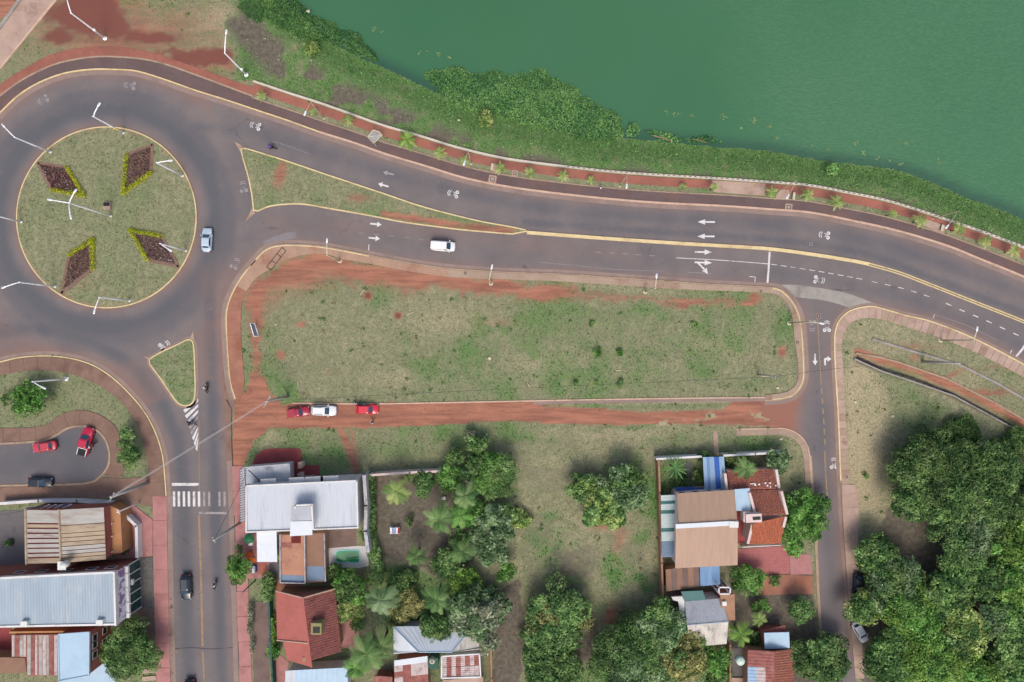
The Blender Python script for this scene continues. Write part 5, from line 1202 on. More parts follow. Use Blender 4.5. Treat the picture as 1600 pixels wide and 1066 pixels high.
def tank(px, py, zt, r, h, label, m='tank_white', lean=False):
    p = W(px, py, zt); t = thing('water_tank', label, 'water tank', (p.x, p.y, zt-h))
    MB().lathe([(r*.96, 0), (r, .1), (r, h*.35), (r*1.03, h*.38), (r, h*.42), (r, h*.8), (r*.75, h*.93), (r*.35, h)], n=20).build('body', m, t, smooth=True)
    MB().lathe([(r*.33, h), (r*.33, h+.06), (r*.1, h+.09)], n=14).build('lid', 'steel_dark' if m == 'tank_beige' else 'tank_white', t); return t

# ================================================================== white-roofed house on the south street
cB = [(385, 759), (557.5, 751), (560, 824), (386, 831)]
hB = thing('house', 'large white metal roofed house on the corner of the south street', 'house', cen(cB, 6.2))
prismwall(hB, cB, 0, 6.05, 'wall_white', 6.2, .12)
zN, zS = 6.35, 6.15
A, B_, C_, D_ = W(385, 759, zN), W(557.5, 751, zN), W(560, 824, zS), W(386, 831, zS)
slope_panels(hB, A, B_, C_, D_, 16, ['roof_white'], ribs=3, gap=.004, bed='roof_white', lift=.03)
par = MB()
for a, b in ((A, B_), (B_, C_), (D_, A), (C_, D_)):
    d = b-a; c = (a+b)/2; par.box((c.x, c.y, 6.3), (d.length+.15, .22, .5 if a is not C_ else .3), math.atan2(d.y, d.x))
par.build('parapet', 'wall_white', hB, world=True)
# stair tower on the roof
tw = [(456, 793), (485, 792), (486, 829), (456, 830)]
MB().prism([W2(q, 8.6) for q in tw], 6.1, 8.4).build('stair_tower', 'wall_white', hB, world=True)
flat(hB, [(455, 792), (486, 791), (487, 812), (455, 814)], 8.7, 'roof_grey', 'tower_roof', .2)
flat(hB, [(454, 815), (487, 814), (488, 836), (453, 838)], 8.55, 'roof_bright', 'tower_roof', .2)
pr = MB()
for a, b in (((461, 790), (488, 789)), ((487, 790), (489, 826)), ((461, 790), (461, 794))):
    u, v = W(*a, 8.9), W(*b, 8.9); d = v-u; c = (u+v)/2; pr.box((c.x, c.y, 8.6), (d.length+.2, .25, .6), math.atan2(d.y, d.x))
pr.build('tower_parapet', 'wall_white', hB, world=True)
# north face: windows and hoods
a, b = A, B_; dn = (b-a).normalized(); nN = Vector((-dn.y, dn.x, 0)); fa = math.atan2(nN.y, nN.x)
for u, z, wd, h in ((.07, 4.4, 1.3, 1.3), (.18, 4.4, 1.6, 1.3), (.3, 4.4, 1.3, 1.3), (.44, 4.4, 2.0, 1.4), (.6, 4.4, 2.2, 1.6), (.74, 4.4, 2.4, 1.5), (.9, 4.4, 1.6, 1.3), (.5, 1.6, 1.6, 2.0), (.68, 1.6, 2.0, 1.4), (.86, 1.6, 2.0, 1.4)):
    p = a.lerp(b, u); window(hB, Vector((p.x, p.y, z)) - nN*.12, wd, h, fa)
for u, wd in ((.18, 2.6), (.44, 2.6), (.6, 3.0), (.74, 3.0)):
    p = a.lerp(b, u); MB().box((p.x+nN.x*.35, p.y+nN.y*.35, 5.35), (wd, .9, .12), math.atan2(dn.y, dn.x)).build('window_hood', 'wall_white', hB, world=True)
tag(MB().plate([W(492, 742, .25), W(497, 750, .25), W(478, 752, .25), W(476, 743, .25)], .2).build('step', 'concrete_pink'), 'pale doorstep on the north side of the white-roofed house', 'step')
# stained wall on its east side
wall_run('boundary_wall', [(569, 744), (572, 790), (571, 830), (575, 862)], 4.6, .45, 'wall_stain', 'tall stained wall along the east side of the white-roofed house')
# corner porch with the blotchy flat roof
cP = [(380, 731), (452, 725), (453, 752), (382, 759)]
hP = thing('porch', 'grey blotchy flat roofed porch north of the white-roofed house', 'porch', cen(cP, 3.6))
prismwall(hP, cP, 0, 3.45, 'wall_white', 3.6, .3); flat(hP, cP, 3.62, 'roof_greyblotch', 'roof', .22)
pr = MB()
for a_, b_ in zip(cP, cP[1:]+cP[:1]):
    u, v = W(*a_, 3.8), W(*b_, 3.8); d = v-u; c = (u+v)/2; pr.box((c.x, c.y, 3.7), (d.length, .16, .25), math.atan2(d.y, d.x))
pr.build('parapet', 'roof_grey', hP, world=True)
MB().tube([W(388, 735, 3.7), W(407, 753, 3.75)], .06, 6).build('pipe', 'steel_dark', hP, world=True)
# slatted awning on the street side
aw = thing('awning', 'slatted grey awning on the street side of the white-roofed house', 'awning', W(378, 775))
for k in range(22):
    y = 734 + k*3.75; p, q = W(375.2, y+2.2, 3.2), W(382.5, y, 3.9); MB().plate([p+Vector((0, .17, 0)), q+Vector((0, .17, 0)), q-Vector((0, .07, 0)), p-Vector((0, .07, 0))], .04).build('slat', 'awning_slat', aw, world=True)
rl = MB()
for x, z in ((375.2, 3.12), (382.5, 3.8)): rl.tube([W(x, 733, z), W(x+.6, 816, z)], .05, 6)
rl.build('rail', 'steel_dark', aw, world=True)
for y in (736, 775, 813): MB().tube([W(375.5, y, 0), W(375.5, y, 3.1)], .06, 6).build('post', 'steel_dark', aw, world=True)
floor_sheet('dark red painted concrete court north of the porch', crv([(392, 752), (396, 720), (408, 705), (425, 701), (468, 701), (471, 705), (471, 747), (452, 750)], 6), 'red_concrete')
floor_sheet('short red path beside the dark red court', [(470, 727), (499, 727), (500, 742), (470, 744)], 'red_concrete', .05)
for (x, y, lab) in ((474, 724, 'pale gate pillar at the dark red court, upper one'), (473, 741, 'pale gate pillar at the dark red court, lower one')):
    p = W(x, y); t = thing('gate_pillar', lab, 'pillar', p); MB().box((0, 0, .9), (.6, .9, 1.8)).build('shaft', 'wall_pink', t); MB().box((0, 0, 1.85), (.75, 1.05, .12)).build('cap', 'concrete_pink', t)
# white sheet roof, terraces, pool yard south of it
cW = [(401, 830.5), (432, 830), (433, 878), (402, 878)]
sW = thing('canopy', 'bright white sheet roof south of the white-roofed house', 'canopy', cen(cW, 4.2))
slope_panels(sW, *[W(q[0], q[1], 4.2 if i < 2 else 4.0) for i, q in enumerate(cW)], 5, ['roof_bright'], ribs=2, gap=.01, bed='roof_bright', lift=.02)
prismwall(sW, cW, 0, 3.9, 'wall_white', 4.1, .5)
cT = [(436, 836), (475, 836), (476, 912), (437, 911)]
hT = thing('terrace', 'orange tiled roof terrace with a blue band at its foot', 'terrace', cen(cT, 3.6))
MB().prism([W2(q, 3.6) for q in cT], 0, 3.5).build('wall', 'wall_tan', hT, world=True); flat(hT, cT, 3.58, 'terrace_orange', 'floor', .08)
flat(hT, [(437, 898.5), (475.5, 899.5), (476, 911), (437, 910.5)], 3.6, 'band_blue', 'band', .05); flat(hT, [(455, 837), (470, 837), (470, 849), (455, 849)], 3.61, 'rust_gap', 'hatch', .05)
flat(hT, [(438, 848), (456, 848), (456, 856), (438, 855)], 3.61, 'rust', 'floor_patch', .04)  # thin rust-coloured plate laid on the terrace floor
pr = MB()
for a_, b_ in (((437, 836), (437, 911)), ((475, 836), (476, 912)), ((437, 911.5), (476, 912.5))):
    u, v = W(*a_, 4.2), W(*b_, 4.2); d = v-u; c = (u+v)/2; pr.box((c.x, c.y, 3.75), (d.length, .14, .5), math.atan2(d.y, d.x))
pr.build('parapet', 'wall_stain', hT, world=True)
cT2 = [(478, 834), (505, 833), (507, 909), (478, 911)]
hT2 = thing('terrace', 'brown roof terrace with a grey-blue patch beside the pool yard', 'terrace', cen(cT2, 3.2))
MB().prism([W2(q, 3.2) for q in cT2], 0, 3.1).build('wall', 'wall_tan', hT2, world=True); flat(hT2, cT2, 3.18, 'terrace_brown', 'floor', .08); flat(hT2, [(480, 885), (506, 885), (507, 907), (480, 908)], 3.2, 'band_blue', 'band', .05)
u, v = W(506, 834, 3.7), W(508, 909, 3.7); d = v-u; c = (u+v)/2; MB().box((c.x, c.y, 3.4), (d.length, .14, .5), math.atan2(d.y, d.x)).build('parapet', 'wall_stain', hT2, world=True)
floor_sheet('brown paved yard between terrace and stained wall', [(508, 826), (556, 824), (557, 856), (509, 858)], 'yard_brown', .07)
floor_sheet('pale pool deck', [(509, 857), (558, 853), (576, 853), (576, 884), (560, 888), (511, 886)], 'deck_grey', .08)
po = thing('swimming_pool', 'small green swimming pool with a turquoise rim', 'pool', W(543, 869))
pp = crv([(525, 866), (530, 860.5), (560, 860), (561.5, 861), (561.5, 877.5), (560, 878.5), (530, 878), (525, 873)], 4, True)
MB().prism([(x-po.location.x, y-po.location.y) for x, y in (W2(q) for q in offs(pp, -1.3, True))], .02, .13).build('rim', 'pool_rim', po); MB().prism([(x-po.location.x, y-po.location.y) for x, y in (W2(q) for q in offs(pp, .6, True))], .03, .145).build('water', 'pool_water', po)
floor_sheet('worn paving in front of the white sheet roof', [(386, 832), (402, 832), (434, 880), (434, 900), (386, 905)], 'sidewalk_rose', .07)
floor_sheet('brick red strip below the white sheet roof', [(402, 879), (418, 879), (418, 897), (402, 897)], 'wall_brick', .09)
floor_sheet('grey yard strip left of the terrace', [(420, 879), (436, 879), (437, 905), (421, 905)], 'yard_grey', .075)
pl = thing('play_set', 'orange and blue plastic play set beside the white sheet roof', 'play set', W(396, 876))
MB().rings([[(x, y-.35, z), (x, y+.35, z), (x, y+.35, z+.1), (x, y-.35, z+.1)] for x, y, z in ((-.5, .9, 1.3), (-.2, .6, .9), (.1, .3, .4), (.5, .1, .1))]).build('slide', 'toy_orange', pl)
MB().box((-.4, 1.4, .75), (.7, .7, 1.5)).build('tower', 'toy_orange', pl); MB().box((.3, -1.3, .4), (.8, 1.1, .8)).build('house', 'toy_blue', pl); MB().box((.3, -1.3, .95), (.5, 1.2, .3), 0, 0, .0, .4).build('roof', 'tank_white', pl)
gb = thing('green_umbrella', 'folded green cloth and white box by the house corner', 'umbrella', W(394, 838)); MB().lathe([(.9, 1.5), (.5, 1.8), (.05, 2.0)], n=8).build('canopy', 'toy_green', gb); MB().tube([(0, 0, 0), (0, 0, 1.7)], .05, 6).build('pole', 'lamp_white', gb); MB().box((.1, -1.0, .5), (.7, .7, 1.0)).build('box', 'tank_white', gb)

# ================================================================== red gabled house
rz_, ez = 6.5, 3.3
r0, r1 = W(473.5, 934, rz_), W(487, 1043, rz_)
hC = thing('house', 'red gabled house with a tiled east slope and a square chimney', 'house', (W(480, 985).x, W(480, 985).y, 0))
l0, l1 = W(431, 923, ez), W(433, 1000, ez); l2, l3 = W(442, 1003, ez), W(449.5, 1032, ez); e0, e1 = W(523, 920, ez), W(533, 1018, ez)
rm = r0.lerp(r1, .65)
MB().plate([l0, r0, rm, l1], .15).build('roof_slope', 'roof_red', hC, world=True); MB().plate([l2.lerp(rm, .0), rm + Vector((0, 0, -.05)), r1 + Vector((0, 0, -.05)), l3], .15).build('roof_slope', 'roof_red', hC, world=True)
tm = MB(); tiles(tm, r0, r1 + (r0-r1)*.1, e1, e0, 15, 26, 3); tm.build('roof_tiles', 'tile_red', hC, world=True, kind='stuff')
tm = MB(); d = (r1-r0); tm.tube([r0, r1], .16, 8); tm.build('ridge_cap', 'roof_red', hC, world=True)
for a_, b_ in ((l0, r0), (r0, e0), (l1, rm)):
    MB().tube([a_+Vector((0, 0, .1)), b_+Vector((0, 0, .1))], .12, 6).build('verge_trim', 'kerb_peach', hC, world=True)
fp = [(l0.x+.4, l0.y-.6), (e0.x-.4, e0.y-.6), (e1.x-.4, e1.y+.5), (l3.x+.4, l3.y+.6), (l2.x+.4, l2.y)]
MB().prism(fp, 0, 3.0).build('wall', 'wall_tan', hC, world=True)
g = MB(); yb = -.6
g.add([(l0.x+.4, l0.y-.6, 2.9), (e0.x-.4, e0.y-.6, 2.9), (r0.x, r0.y-.6, 6.2)], [(0, 1, 2)]); g.build('gable', 'wall_brick', hC, world=True)
ch = W(494, 983, 6.9); MB().box((ch.x, ch.y, 5.9), (1.75, 1.9, 2.0)).build('chimney', 'wall_olive', hC, world=True); MB().box((ch.x+.05, ch.y-.15, 6.91), (1.15, 1.05, .06)).build('chimney_mouth', 'black_plastic', hC, world=True)
fl = W(476, 1030, 5.6); MB().box((fl.x, fl.y, 5.3), (.6, .7, .9)).build('vent', 'wall_tan', hC, world=True)
w_ = MB(); w_.box((W(503, 917).x, W(503, 917).y, 1.2), (8, .2, 2.4), .05); tag(w_.build('boundary_wall', 'wall_tan'), 'tan wall between the red gabled house and the terraces', 'wall')
floor_sheet('rose paved drive beside the red gabled house', [(429, 1015), (452, 1035), (446, 1066), (445, 1120), (427, 1120), (424, 1040)], 'sidewalk_rose', .07)
floor_sheet('rose paved strip above the red gabled house', [(428, 906), (470, 908), (470, 925), (428, 925)], 'sidewalk_red', .07)
floor_sheet('dusty brown strip between pavement and red gabled house', [(393, 940), (420, 940), (422, 1120), (398, 1120)], 'yard_brown', .05)
floor_sheet('purple-grey paved strip east of the red gabled house', [(533, 965), (560, 960), (562, 1015), (535, 1012)], 'sidewalk_rose', .06)
wall_run('boundary_wall', [(420, 940), (422, 1000), (425, 1055), (427, 1100)], 1.8, .25, 'wall_green', 'dark green fence wall left of the red gabled house')
# pale blue flat roof at the bottom
cG = [(446, 1048), (543, 1043), (545, 1120), (444, 1122)]
hG = thing('shed', 'pale blue sheet roof shed below the red gabled house', 'shed', cen(cG, 3.5)); prismwall(hG, cG, 0, 3.4, 'wall_white', 3.5, .3)
slope_panels(hG, *[W(q[0], q[1], 3.6) for q in cG], 6, ['roof_white', 'roof_paleblue', 'roof_paleblue', 'roof_paleblue', 'roof_paleblue', 'roof_paleblue'], ribs=2, gap=.01, bed='roof_paleblue', lift=.02)

# ================================================================== hipped white roof and rusty roofs
hD = thing('house', 'white hipped metal roof house among the garden trees', 'house', W(680, 1000))
n0, n1, s0, s1 = W(614.5, 979, 3.2), W(740, 978, 3.2), W(615, 1022, 3.2), W(751, 1015, 3.2); q0, q1 = W(654, 1019, 5.4), W(706, 1019, 5.4)
for pts, nn_ in (((q0, q1, n1, n0), 14), ):
    mb = MB(); corr(mb, *pts, nn_, .02); mb.build('roof_slope', 'roof_bright', hD, world=True)
MB().plate([n0, q0, s0], .08).build('roof_slope', 'roof_bright', hD, world=True); MB().plate([n1, q1, s1], .08).build('roof_slope', 'roof_weather', hD, world=True)
tm = MB(); tm.tube([n0+Vector((0, 0, .06)), q0+Vector((0, 0, .06))], .09, 6).tube([n1+Vector((0, 0, .06)), q1+Vector((0, 0, .06))], .09, 6).tube([q0, q1], .09, 6); tm.build('hip_cap', 'roof_paleblue', hD, world=True)
MB().prism([(n0.x+.4, n0.y-.4), (n1.x-.4, n1.y-.4), (s1.x-.4, s1.y+.5), (s0.x+.4, s0.y+.5)], 0, 3.1).build('wall', 'wall_white', hD, world=True)
MB().plate([q0, q1, s1 + Vector((0, .3, .15)), s0 + Vector((0, .3, .15))], .05).build('back_wall', 'wall_green', hD, world=True)
rnd = random.Random(11)
hR1 = thing('shed', 'rusty roof shed with white patches below the hipped roof', 'shed', W(642, 1055))
cR = [(616, 1032), (668, 1025), (671, 1100), (617, 1104)]; prismwall(hR1, cR, 0, 2.8, 'wall_brick', 3.0, .3)
a_, b_, c_, d_ = [W(q[0], q[1], 3.0) for q in cR]
flat(hR1, cR, 2.96, 'rust', 'roof_deck', .1)
for r_ in range(8):
    for c0 in range(4):
        u0, u1, v0, v1 = c0/4, (c0+1)/4, r_/8, (r_+1)/8; P_ = lambda u, v: a_.lerp(b_, u).lerp(d_.lerp(c_, u), v)
        m = 'roof_bright' if r_ == 0 else (rnd.choice(['rust', 'rust_pale', 'rust_pale']) if r_ < 3 else rnd.choice(['rust', 'rust', 'rust', 'rust_pale']))
        mb = MB(); z = Vector((0, 0, .04+.02*r_*.2+rnd.uniform(0, .02))); corr(mb, P_(u0, v0)+z, P_(u1, v0)+z, P_(u1, v1)+z, P_(u0, v1)+z, 4, .03); mb.build('roof_sheet', m, hR1, world=True)
hR2 = thing('shed', 'rusty and pale chequered sheet roof right of the round tank', 'shed', W(720, 1042))
cR2 = [(691, 1027), (748, 1023), (749, 1056), (691, 1058)]; prismwall(hR2, cR2, 0, 2.9, 'wall_white', 3.1, .25)
a_, b_, c_, d_ = [W(q[0], q[1], 3.1) for q in cR2]
flat(hR2, cR2, 3.08, 'rust', 'roof_deck', .1)
for c0 in range(8):
    for r_ in range(2):
        u0, u1, v0, v1 = c0/8+.004, (c0+1)/8-.004, r_/2+.01, (r_+1)/2-.01; P_ = lambda u, v: a_.lerp(b_, u).lerp(d_.lerp(c_, u), v)
        m = ['rust', 'rust_pale'][(c0+1) % 2] if rnd.random() < .8 else 'rust_pale'
        mb = MB(); z = Vector((0, 0, .05+rnd.uniform(0, .02))); corr(mb, P_(u0, v0)+z, P_(u0, v1)+z, P_(u1, v1)+z, P_(u1, v0)+z, 5, .04); mb.build('roof_sheet', m, hR2, world=True)
pr = MB()
for x_, y_ in zip([(690, 1026), (749, 1022), (751, 1058), (690, 1060)], [(749, 1022), (751, 1058), (690, 1060), (690, 1026)]):
    u, v = W(*x_, 3.3), W(*y_, 3.3); d = v-u; c = (u+v)/2; pr.box((c.x, c.y, 3.1), (d.length, .25, .5), math.atan2(d.y, d.x))
pr.build('parapet', 'wall_white', hR2, world=True)
hR3 = thing('shed', 'small red sheet roof at the bottom edge left of the rusty shed', 'shed', W(600, 1075)); flat(hR3, [(585, 1056), (613, 1058), (613, 1110), (584, 1110)], 2.9, 'rust', 'roof'); prismwall(hR3, [(585, 1056), (613, 1058), (613, 1110), (584, 1110)], 0, 2.75, 'wall_brick', 2.9, .3)
hR4 = thing('shed', 'pale concrete roof at the bottom edge under the chequered roof', 'shed', W(722, 1085)); flat(hR4, [(692, 1063), (755, 1058), (757, 1120), (690, 1120)], 2.8, 'concrete_pink', 'roof'); prismwall(hR4, [(692, 1063), (755, 1058), (757, 1120), (690, 1120)], 0, 2.7, 'wall_brick', 2.8, .3)
tank(675, 1034.5, 4.6, .48, 1.1, 'round beige water tank between the two rusty roofs', 'tank_beige')
tw_ = thing('tank_tower', 'small dark green tower under the round beige tank', 'tower', (W(677, 1036, 3.4).x, W(677, 1036, 3.4).y, 0)); MB().box((0, 0, 1.7), (1.5, 1.6, 3.4)).build('shaft', 'wall_green', tw_); MB().box((0, 0, 3.45), (1.7, 1.8, .1)).build('slab', 'wall_green', tw_)

# ================================================================== tan-roofed house with tiled wing (east)
hE = thing('house', 'two-storey house with broad tan metal roof on the right', 'house', W(1105, 820))
zR, zE = 7.0, 5.6
rL, rR_ = W(1056, 824, zR), W(1152.5, 818.5, zR); a_, b_ = W(1058, 771, zE), W(1147, 765.5, zE); c_, d_ = W(1152.5, 883, zE), W(1055, 888, zE)
for (p0, p1, p2, p3, m) in ((rL+Vector((.5, .25, -.12)), rR_+Vector((0, .25, -.12)), b_, a_, 'roof_tan'), (rL, rR_, c_, d_, 'roof_tan2')):
    slope_panels(hE, p0, p1, p2, p3, 10, [m], ribs=4, gap=.004, bed=m, lift=.03)
dd = rR_-rL; cc = (rL+rR_)/2; MB().box((cc.x, cc.y+.15, zR+.02), (dd.length+.1, .75, .12), math.atan2(dd.y, dd.x)).build('ridge_cap', 'roof_bright', hE, world=True)
MB().prism([(a_.x+.3, a_.y-.3), (b_.x-.3, b_.y-.3), (c_.x-.3, c_.y+.4), (d_.x+.3, d_.y+.4)], 0, 5.4).build('wall', 'wall_pink', hE, world=True)
vt = W(1147, 819, 7.3); MB().box((vt.x, vt.y-.1, 6.9), (1.5, 1.0, .7), -.05).build('vent', 'tank_white', hE, world=True)
nE = Vector((0, 1, 0))
for u in (.15, .4, .65, .88): p = a_.lerp(b_, u); window(hE, Vector((p.x, p.y-.32, 3.9)), 1.5, 1.2, PI/2, 'wall_white')
flat(hE, [(1147.5, 765), (1171.5, 763), (1173, 797.5), (1150, 798.5)], 5.5, 'roof_paleblue', 'side_roof', .2)
MB().prism(inset([W2(q, 5.5) for q in ((1147.5, 765), (1171.5, 763), (1173, 797.5), (1150, 798.5))], .15), 0, 5.35).build('wall', 'wall_pink', hE, world=True)
# striped side roof
hS = thing('side_roof', 'white and teal striped sheet roof left of the tan roof', 'roof', W(1044, 830))
P_ = lambda u, v: W(1032.5, 774, 3.0).lerp(W(1058, 773, 3.0), u).lerp(W(1034, 871, 3.0).lerp(W(1058, 870, 3.0), u), v)
MB().plate([P_(0, 0), P_(1, 0), P_(1, 1), P_(0, 1)], .1).build('roof_deck', 'sheet_palegreen', hS, world=True)
for i, (v0, v1, m) in enumerate(((0, .09, 'sheet_palegreen'), (.09, .145, 'sheet_teal'), (.145, .24, 'sheet_palegreen'), (.24, .3, 'sheet_teal'), (.3, .53, 'sheet_palegreen'), (.53, .59, 'sheet_teal'), (.59, .74, 'sheet_palegreen'), (.74, 1, 'band_blue'))):
    z = Vector((0, 0, .04)); mb = MB(); corr(mb, P_(0, v0)+z, P_(0, v1)+z, P_(1, v1)+z, P_(1, v0)+z, max(2, int((v1-v0)*40)), .03); mb.build('roof_sheet', m, hS, world=True)
for y in (776, 820, 866): MB().tube([W(1035, y, 0), W(1035, y, 2.9)], .07, 6).build('post', 'lamp_white', hS, world=True)
# north garden walls
wall_run('boundary_wall', [(1026, 717.5), (1096, 713.5)], 2.2, .28, 'wall_white', 'white garden wall left of the blue striped canopy')
wall_run('boundary_wall', [(1131, 712), (1180, 709.5), (1225, 707)], 2.2, .28, 'wall_white', 'white garden wall right of the blue striped canopy')
wall_run('boundary_wall', [(1029, 719), (1031, 770), (1034, 880), (1037, 960), (1038, 990)], 2.2, .25, 'wall_tan', 'long tan boundary wall along the west side of the house plot')
cn = thing('canopy', 'blue striped sheet canopy between the garden walls', 'canopy', W(1115, 740))
A4 = [W(1098, 714.5, 2.9), W(1131, 713.5, 2.9), W(1135, 765, 3.1), W(1101, 766.5, 3.1)]
z = Vector((0, 0, .05))
for u0, u1, m in ((0, .17, 'sheet_skyblue'), (.17, .3, 'sheet_blue'), (.3, .52, 'sheet_skyblue'), (.52, .76, 'sheet_deepblue'), (.76, 1, 'sheet_skyblue')):
    mb = MB(); corr(mb, A4[0].lerp(A4[1], u0)+z, A4[0].lerp(A4[1], u1)+z, A4[3].lerp(A4[2], u1)+z, A4[3].lerp(A4[2], u0)+z, max(2, int((u1-u0)*14)), .04); mb.build('roof_sheet', m, cn, world=True)
for q in ((1100, 717), (1130, 716), (1133, 762), (1103, 763)): MB().tube([W(q[0], q[1], 0), W(q[0], q[1], 2.9)], .06, 6).build('post', 'lamp_white', cn, world=True)
sheet('path', [(1114, 674), (1120.5, 674), (1123, 712), (1116, 712)], .05, 'concrete_pink', label='narrow concrete path leading to the blue canopy', skirt=.1)
floor_sheet('grey paved strip in the garden left of the blue canopy', [(1070, 722), (1082, 722), (1080, 762), (1070, 762)], 'yard_grey', .05)
tp = thing('tarp', 'deep blue tarp roof against the tan roof', 'tarp', W(1070, 765)); mb = MB(); 
mb.plate([W(1055, 761.5, 2.6), W(1084.5, 760.5, 2.6), W(1085, 770, 2.8), W(1056, 771, 2.8)], .05).plate([W(1085, 762, 2.4), W(1100, 762, 2.4), W(1100, 768, 2.5), W(1085, 769, 2.5)], .05); mb.build('sheet', 'tarp_blue', tp, world=True)
MB().tube([W(1057, 763, 0), W(1057, 763, 2.5)], .05, 6).build('post', 'lamp_white', tp, world=True)
# tiled wing
hW = thing('house', 'tiled wing with brown and orange roof slopes east of the tan roof', 'house', W(1190, 790))
ez = 3.6; k0, k1 = W(1181, 806, 5.8), W(1231, 804, 5.8); u0, u1 = W(1171, 767, 4.4), W(1223.5, 765, 4.4)
v0, v1 = W(1135.5, 735, ez), W(1210, 732.5, ez); w0, w1 = W(1141, 766, 4.4), W(1217, 764, 4.4)
tm = MB(); tiles(tm, w0, w1, v1, v0, 8, 24, 5); tiles(tm, k0, k1, u1, u0, 10, 17, 6); tm.build('roof_tiles', 'tile_brown', hW, world=True, kind='stuff')
o0, o1 = W(1169, 850, 4.0), W(1219, 849.5, 4.0)
tm = MB(); tiles(tm, W(1177, 818, 5.6), W(1229, 806, 5.7), o1, o0, 12, 16, 7); tm.build('roof_tiles', 'tile_orange', hW, world=True, kind='stuff')
MB().prism([(v0.x+.3, v0.y-.3), (v1.x-.3, v1.y-.3), (w1.x-.3, w1.y), (w0.x+.3, w0.y)], 0, 3.5).build('wall', 'wall_pink', hW, world=True)
MB().prism([(u0.x+.2, u0.y-.05), (u1.x-.3, u1.y-.05), (k1.x-.3, k1.y), (o1.x-.3, o1.y+.3), (o0.x+.3, o0.y+.3), (k0.x+.2, k0.y)], 0, 3.9).build('wall', 'wall_pink', hW, world=True)
tm = MB()
for p, q, z_ in (((1213, 734), (1217.5, 763), 4.6), ((1221, 768), (1230, 804), 5.9), ((1228, 808), (1224, 824), 5.7), ((1133, 740), (1136, 765), 4.3), ((1171, 770), (1181, 806), 5.8), ((1176, 819), (1168.5, 850), 5.0)):
    u, v = W(*p, z_), W(*q, z_); d = v-u; c = (u+v)/2; MB().box((c.x, c.y, z_-.5), (d.length, .42, 1.1), math.atan2(d.y, d.x)).build('parapet', 'wall_pink', hW, world=True)
bc = W(1178, 810, 7.0); MB().box((bc.x, bc.y, 6.2), (2.6, 1.4, 1.6), .05).build('chimney', 'wall_pink', hW, world=True); MB().box((bc.x+.45, bc.y, 7.02), (1.3, .55, .06), .05).build('chimney_mouth', 'black_plastic', hW, world=True); b2 = W(1167, 808, 6.4); MB().box((b2.x, b2.y, 5.6), (1.1, 1.7, 1.6)).build('chimney_base', 'wall_pink', hW, world=True)
wt = MB()
for i, q in enumerate(((1176, 756), (1180, 758), (1186, 757), (1196, 755), (1203, 755), (1204, 761), (1199, 759), (1212, 759))): p = W(*q, 4.35); wt.box((p.x, p.y, p.z+.02), (.9 if i == 0 else .28, .16 if i == 0 else .28, .08), .2*i)
wt.build('white_debris', 'tank_white', hW, world=True, kind='stuff')
# courtyard
floor_sheet('pinkish red tiled patio south of the orange slope', [(1152, 858), (1224, 853), (1233, 858), (1234, 896), (1152, 900)], 'red_tile_floor', .08)
floor_sheet('dark red court beside the tan roof', [(1151, 797), (1176, 795), (1172, 846), (1151, 850)], 'red_concrete', .07)
floor_sheet('rose paved entrance east of the patio', [(1234, 866), (1266, 866), (1270, 897), (1235, 898)], 'sidewalk_rose', .07)
floor_sheet('red earth paving below the patio', [(1150, 900), (1234, 898), (1270, 900), (1272, 928), (1180, 930)], 'sidewalk_red', .05)
ba = thing('balustrade', 'white balustrade along the foot of the orange roof slope', 'balustrade', W(1190, 856)); u, v = W(1160, 855, 1.1), W(1220, 852, 1.1)
MB().tube([u, v], .09, 6).build('rail', 'wall_white', ba, world=True)
for i in range(26): p = u.lerp(v, i/25); MB().tube([(p.x, p.y, .06), (p.x, p.y, .5), (p.x, p.y, 1.05)], [.1, .13, .08], 6).build('baluster', 'wall_white', ba, world=True)
cBr = [(1040, 890), (1092, 884), (1093, 917), (1041, 924)]
hBr = thing('shed', 'brown flat roof shed below the tan roof', 'shed', cen(cBr, 3.0)); prismwall(hBr, cBr, 0, 2.85, 'wall_tan', 3.0, .25); slope_panels(hBr, *[W(q[0], q[1], 3.0) for q in cBr], 6, ['terrace_brown', 'yard_brown'], gap=.02, bed='yard_brown', lift=.03)
cBl = [(1093.5, 884), (1124, 883), (1125.5, 913.5), (1094, 916)]
hBl = thing('canopy', 'bright blue corrugated canopy beside the brown shed', 'canopy', cen(cBl, 2.8)); slope_panels(hBl, *[W(q[0], q[1], 2.8) for q in cBl], 3, ['sheet_blue'], ribs=5, gap=.02, bed='sheet_blue', lift=.02)
for q in cBl: p = W(q[0], q[1], 2.7); MB().tube([(p.x*.999, p.y*.999, 0), (p.x*.999, p.y*.999, 2.7)], .05, 6).build('post', 'lamp_white', hBl, world=True)

# ================================================================== grey-roofed cottage
hF = thing('house', 'cottage with grey corrugated and weathered white roof slopes', 'house', W(1103, 965))
g0, g1 = W(1073, 977, 5.4), W(1138, 971.5, 5.4); a_, b_ = W(1070, 940, 3.8), W(1127, 935, 3.8); c_, d_ = W(1135.5, 1006, 3.6), W(1080, 1011, 3.6)
mb = MB(); corr(mb, g0, g1, b_, a_, 20, .06); mb.build('roof_slope', 'roof_grey', hF, world=True); mb = MB(); corr(mb, g0, g1, c_, d_, 20, .06); mb.build('roof_slope', 'roof_weather', hF, world=True)
MB().tube([g0, g1], .14, 8).build('ridge_cap', 'roof_grey', hF, world=True)
MB().prism([(a_.x+.2, a_.y-.2), (b_.x-.2, b_.y-.2), (c_.x-.2, c_.y+.2), (d_.x+.2, d_.y+.2)], 0, 3.5).build('wall', 'wall_white', hF, world=True)
MB().add([(g1.x-.25, g1.y, 5.3), (b_.x-.2, b_.y-.1, 3.5), (c_.x-.2, c_.y+.1, 3.5)], [(0, 1, 2)]).build('gable', 'wall_pink', hF, world=True)
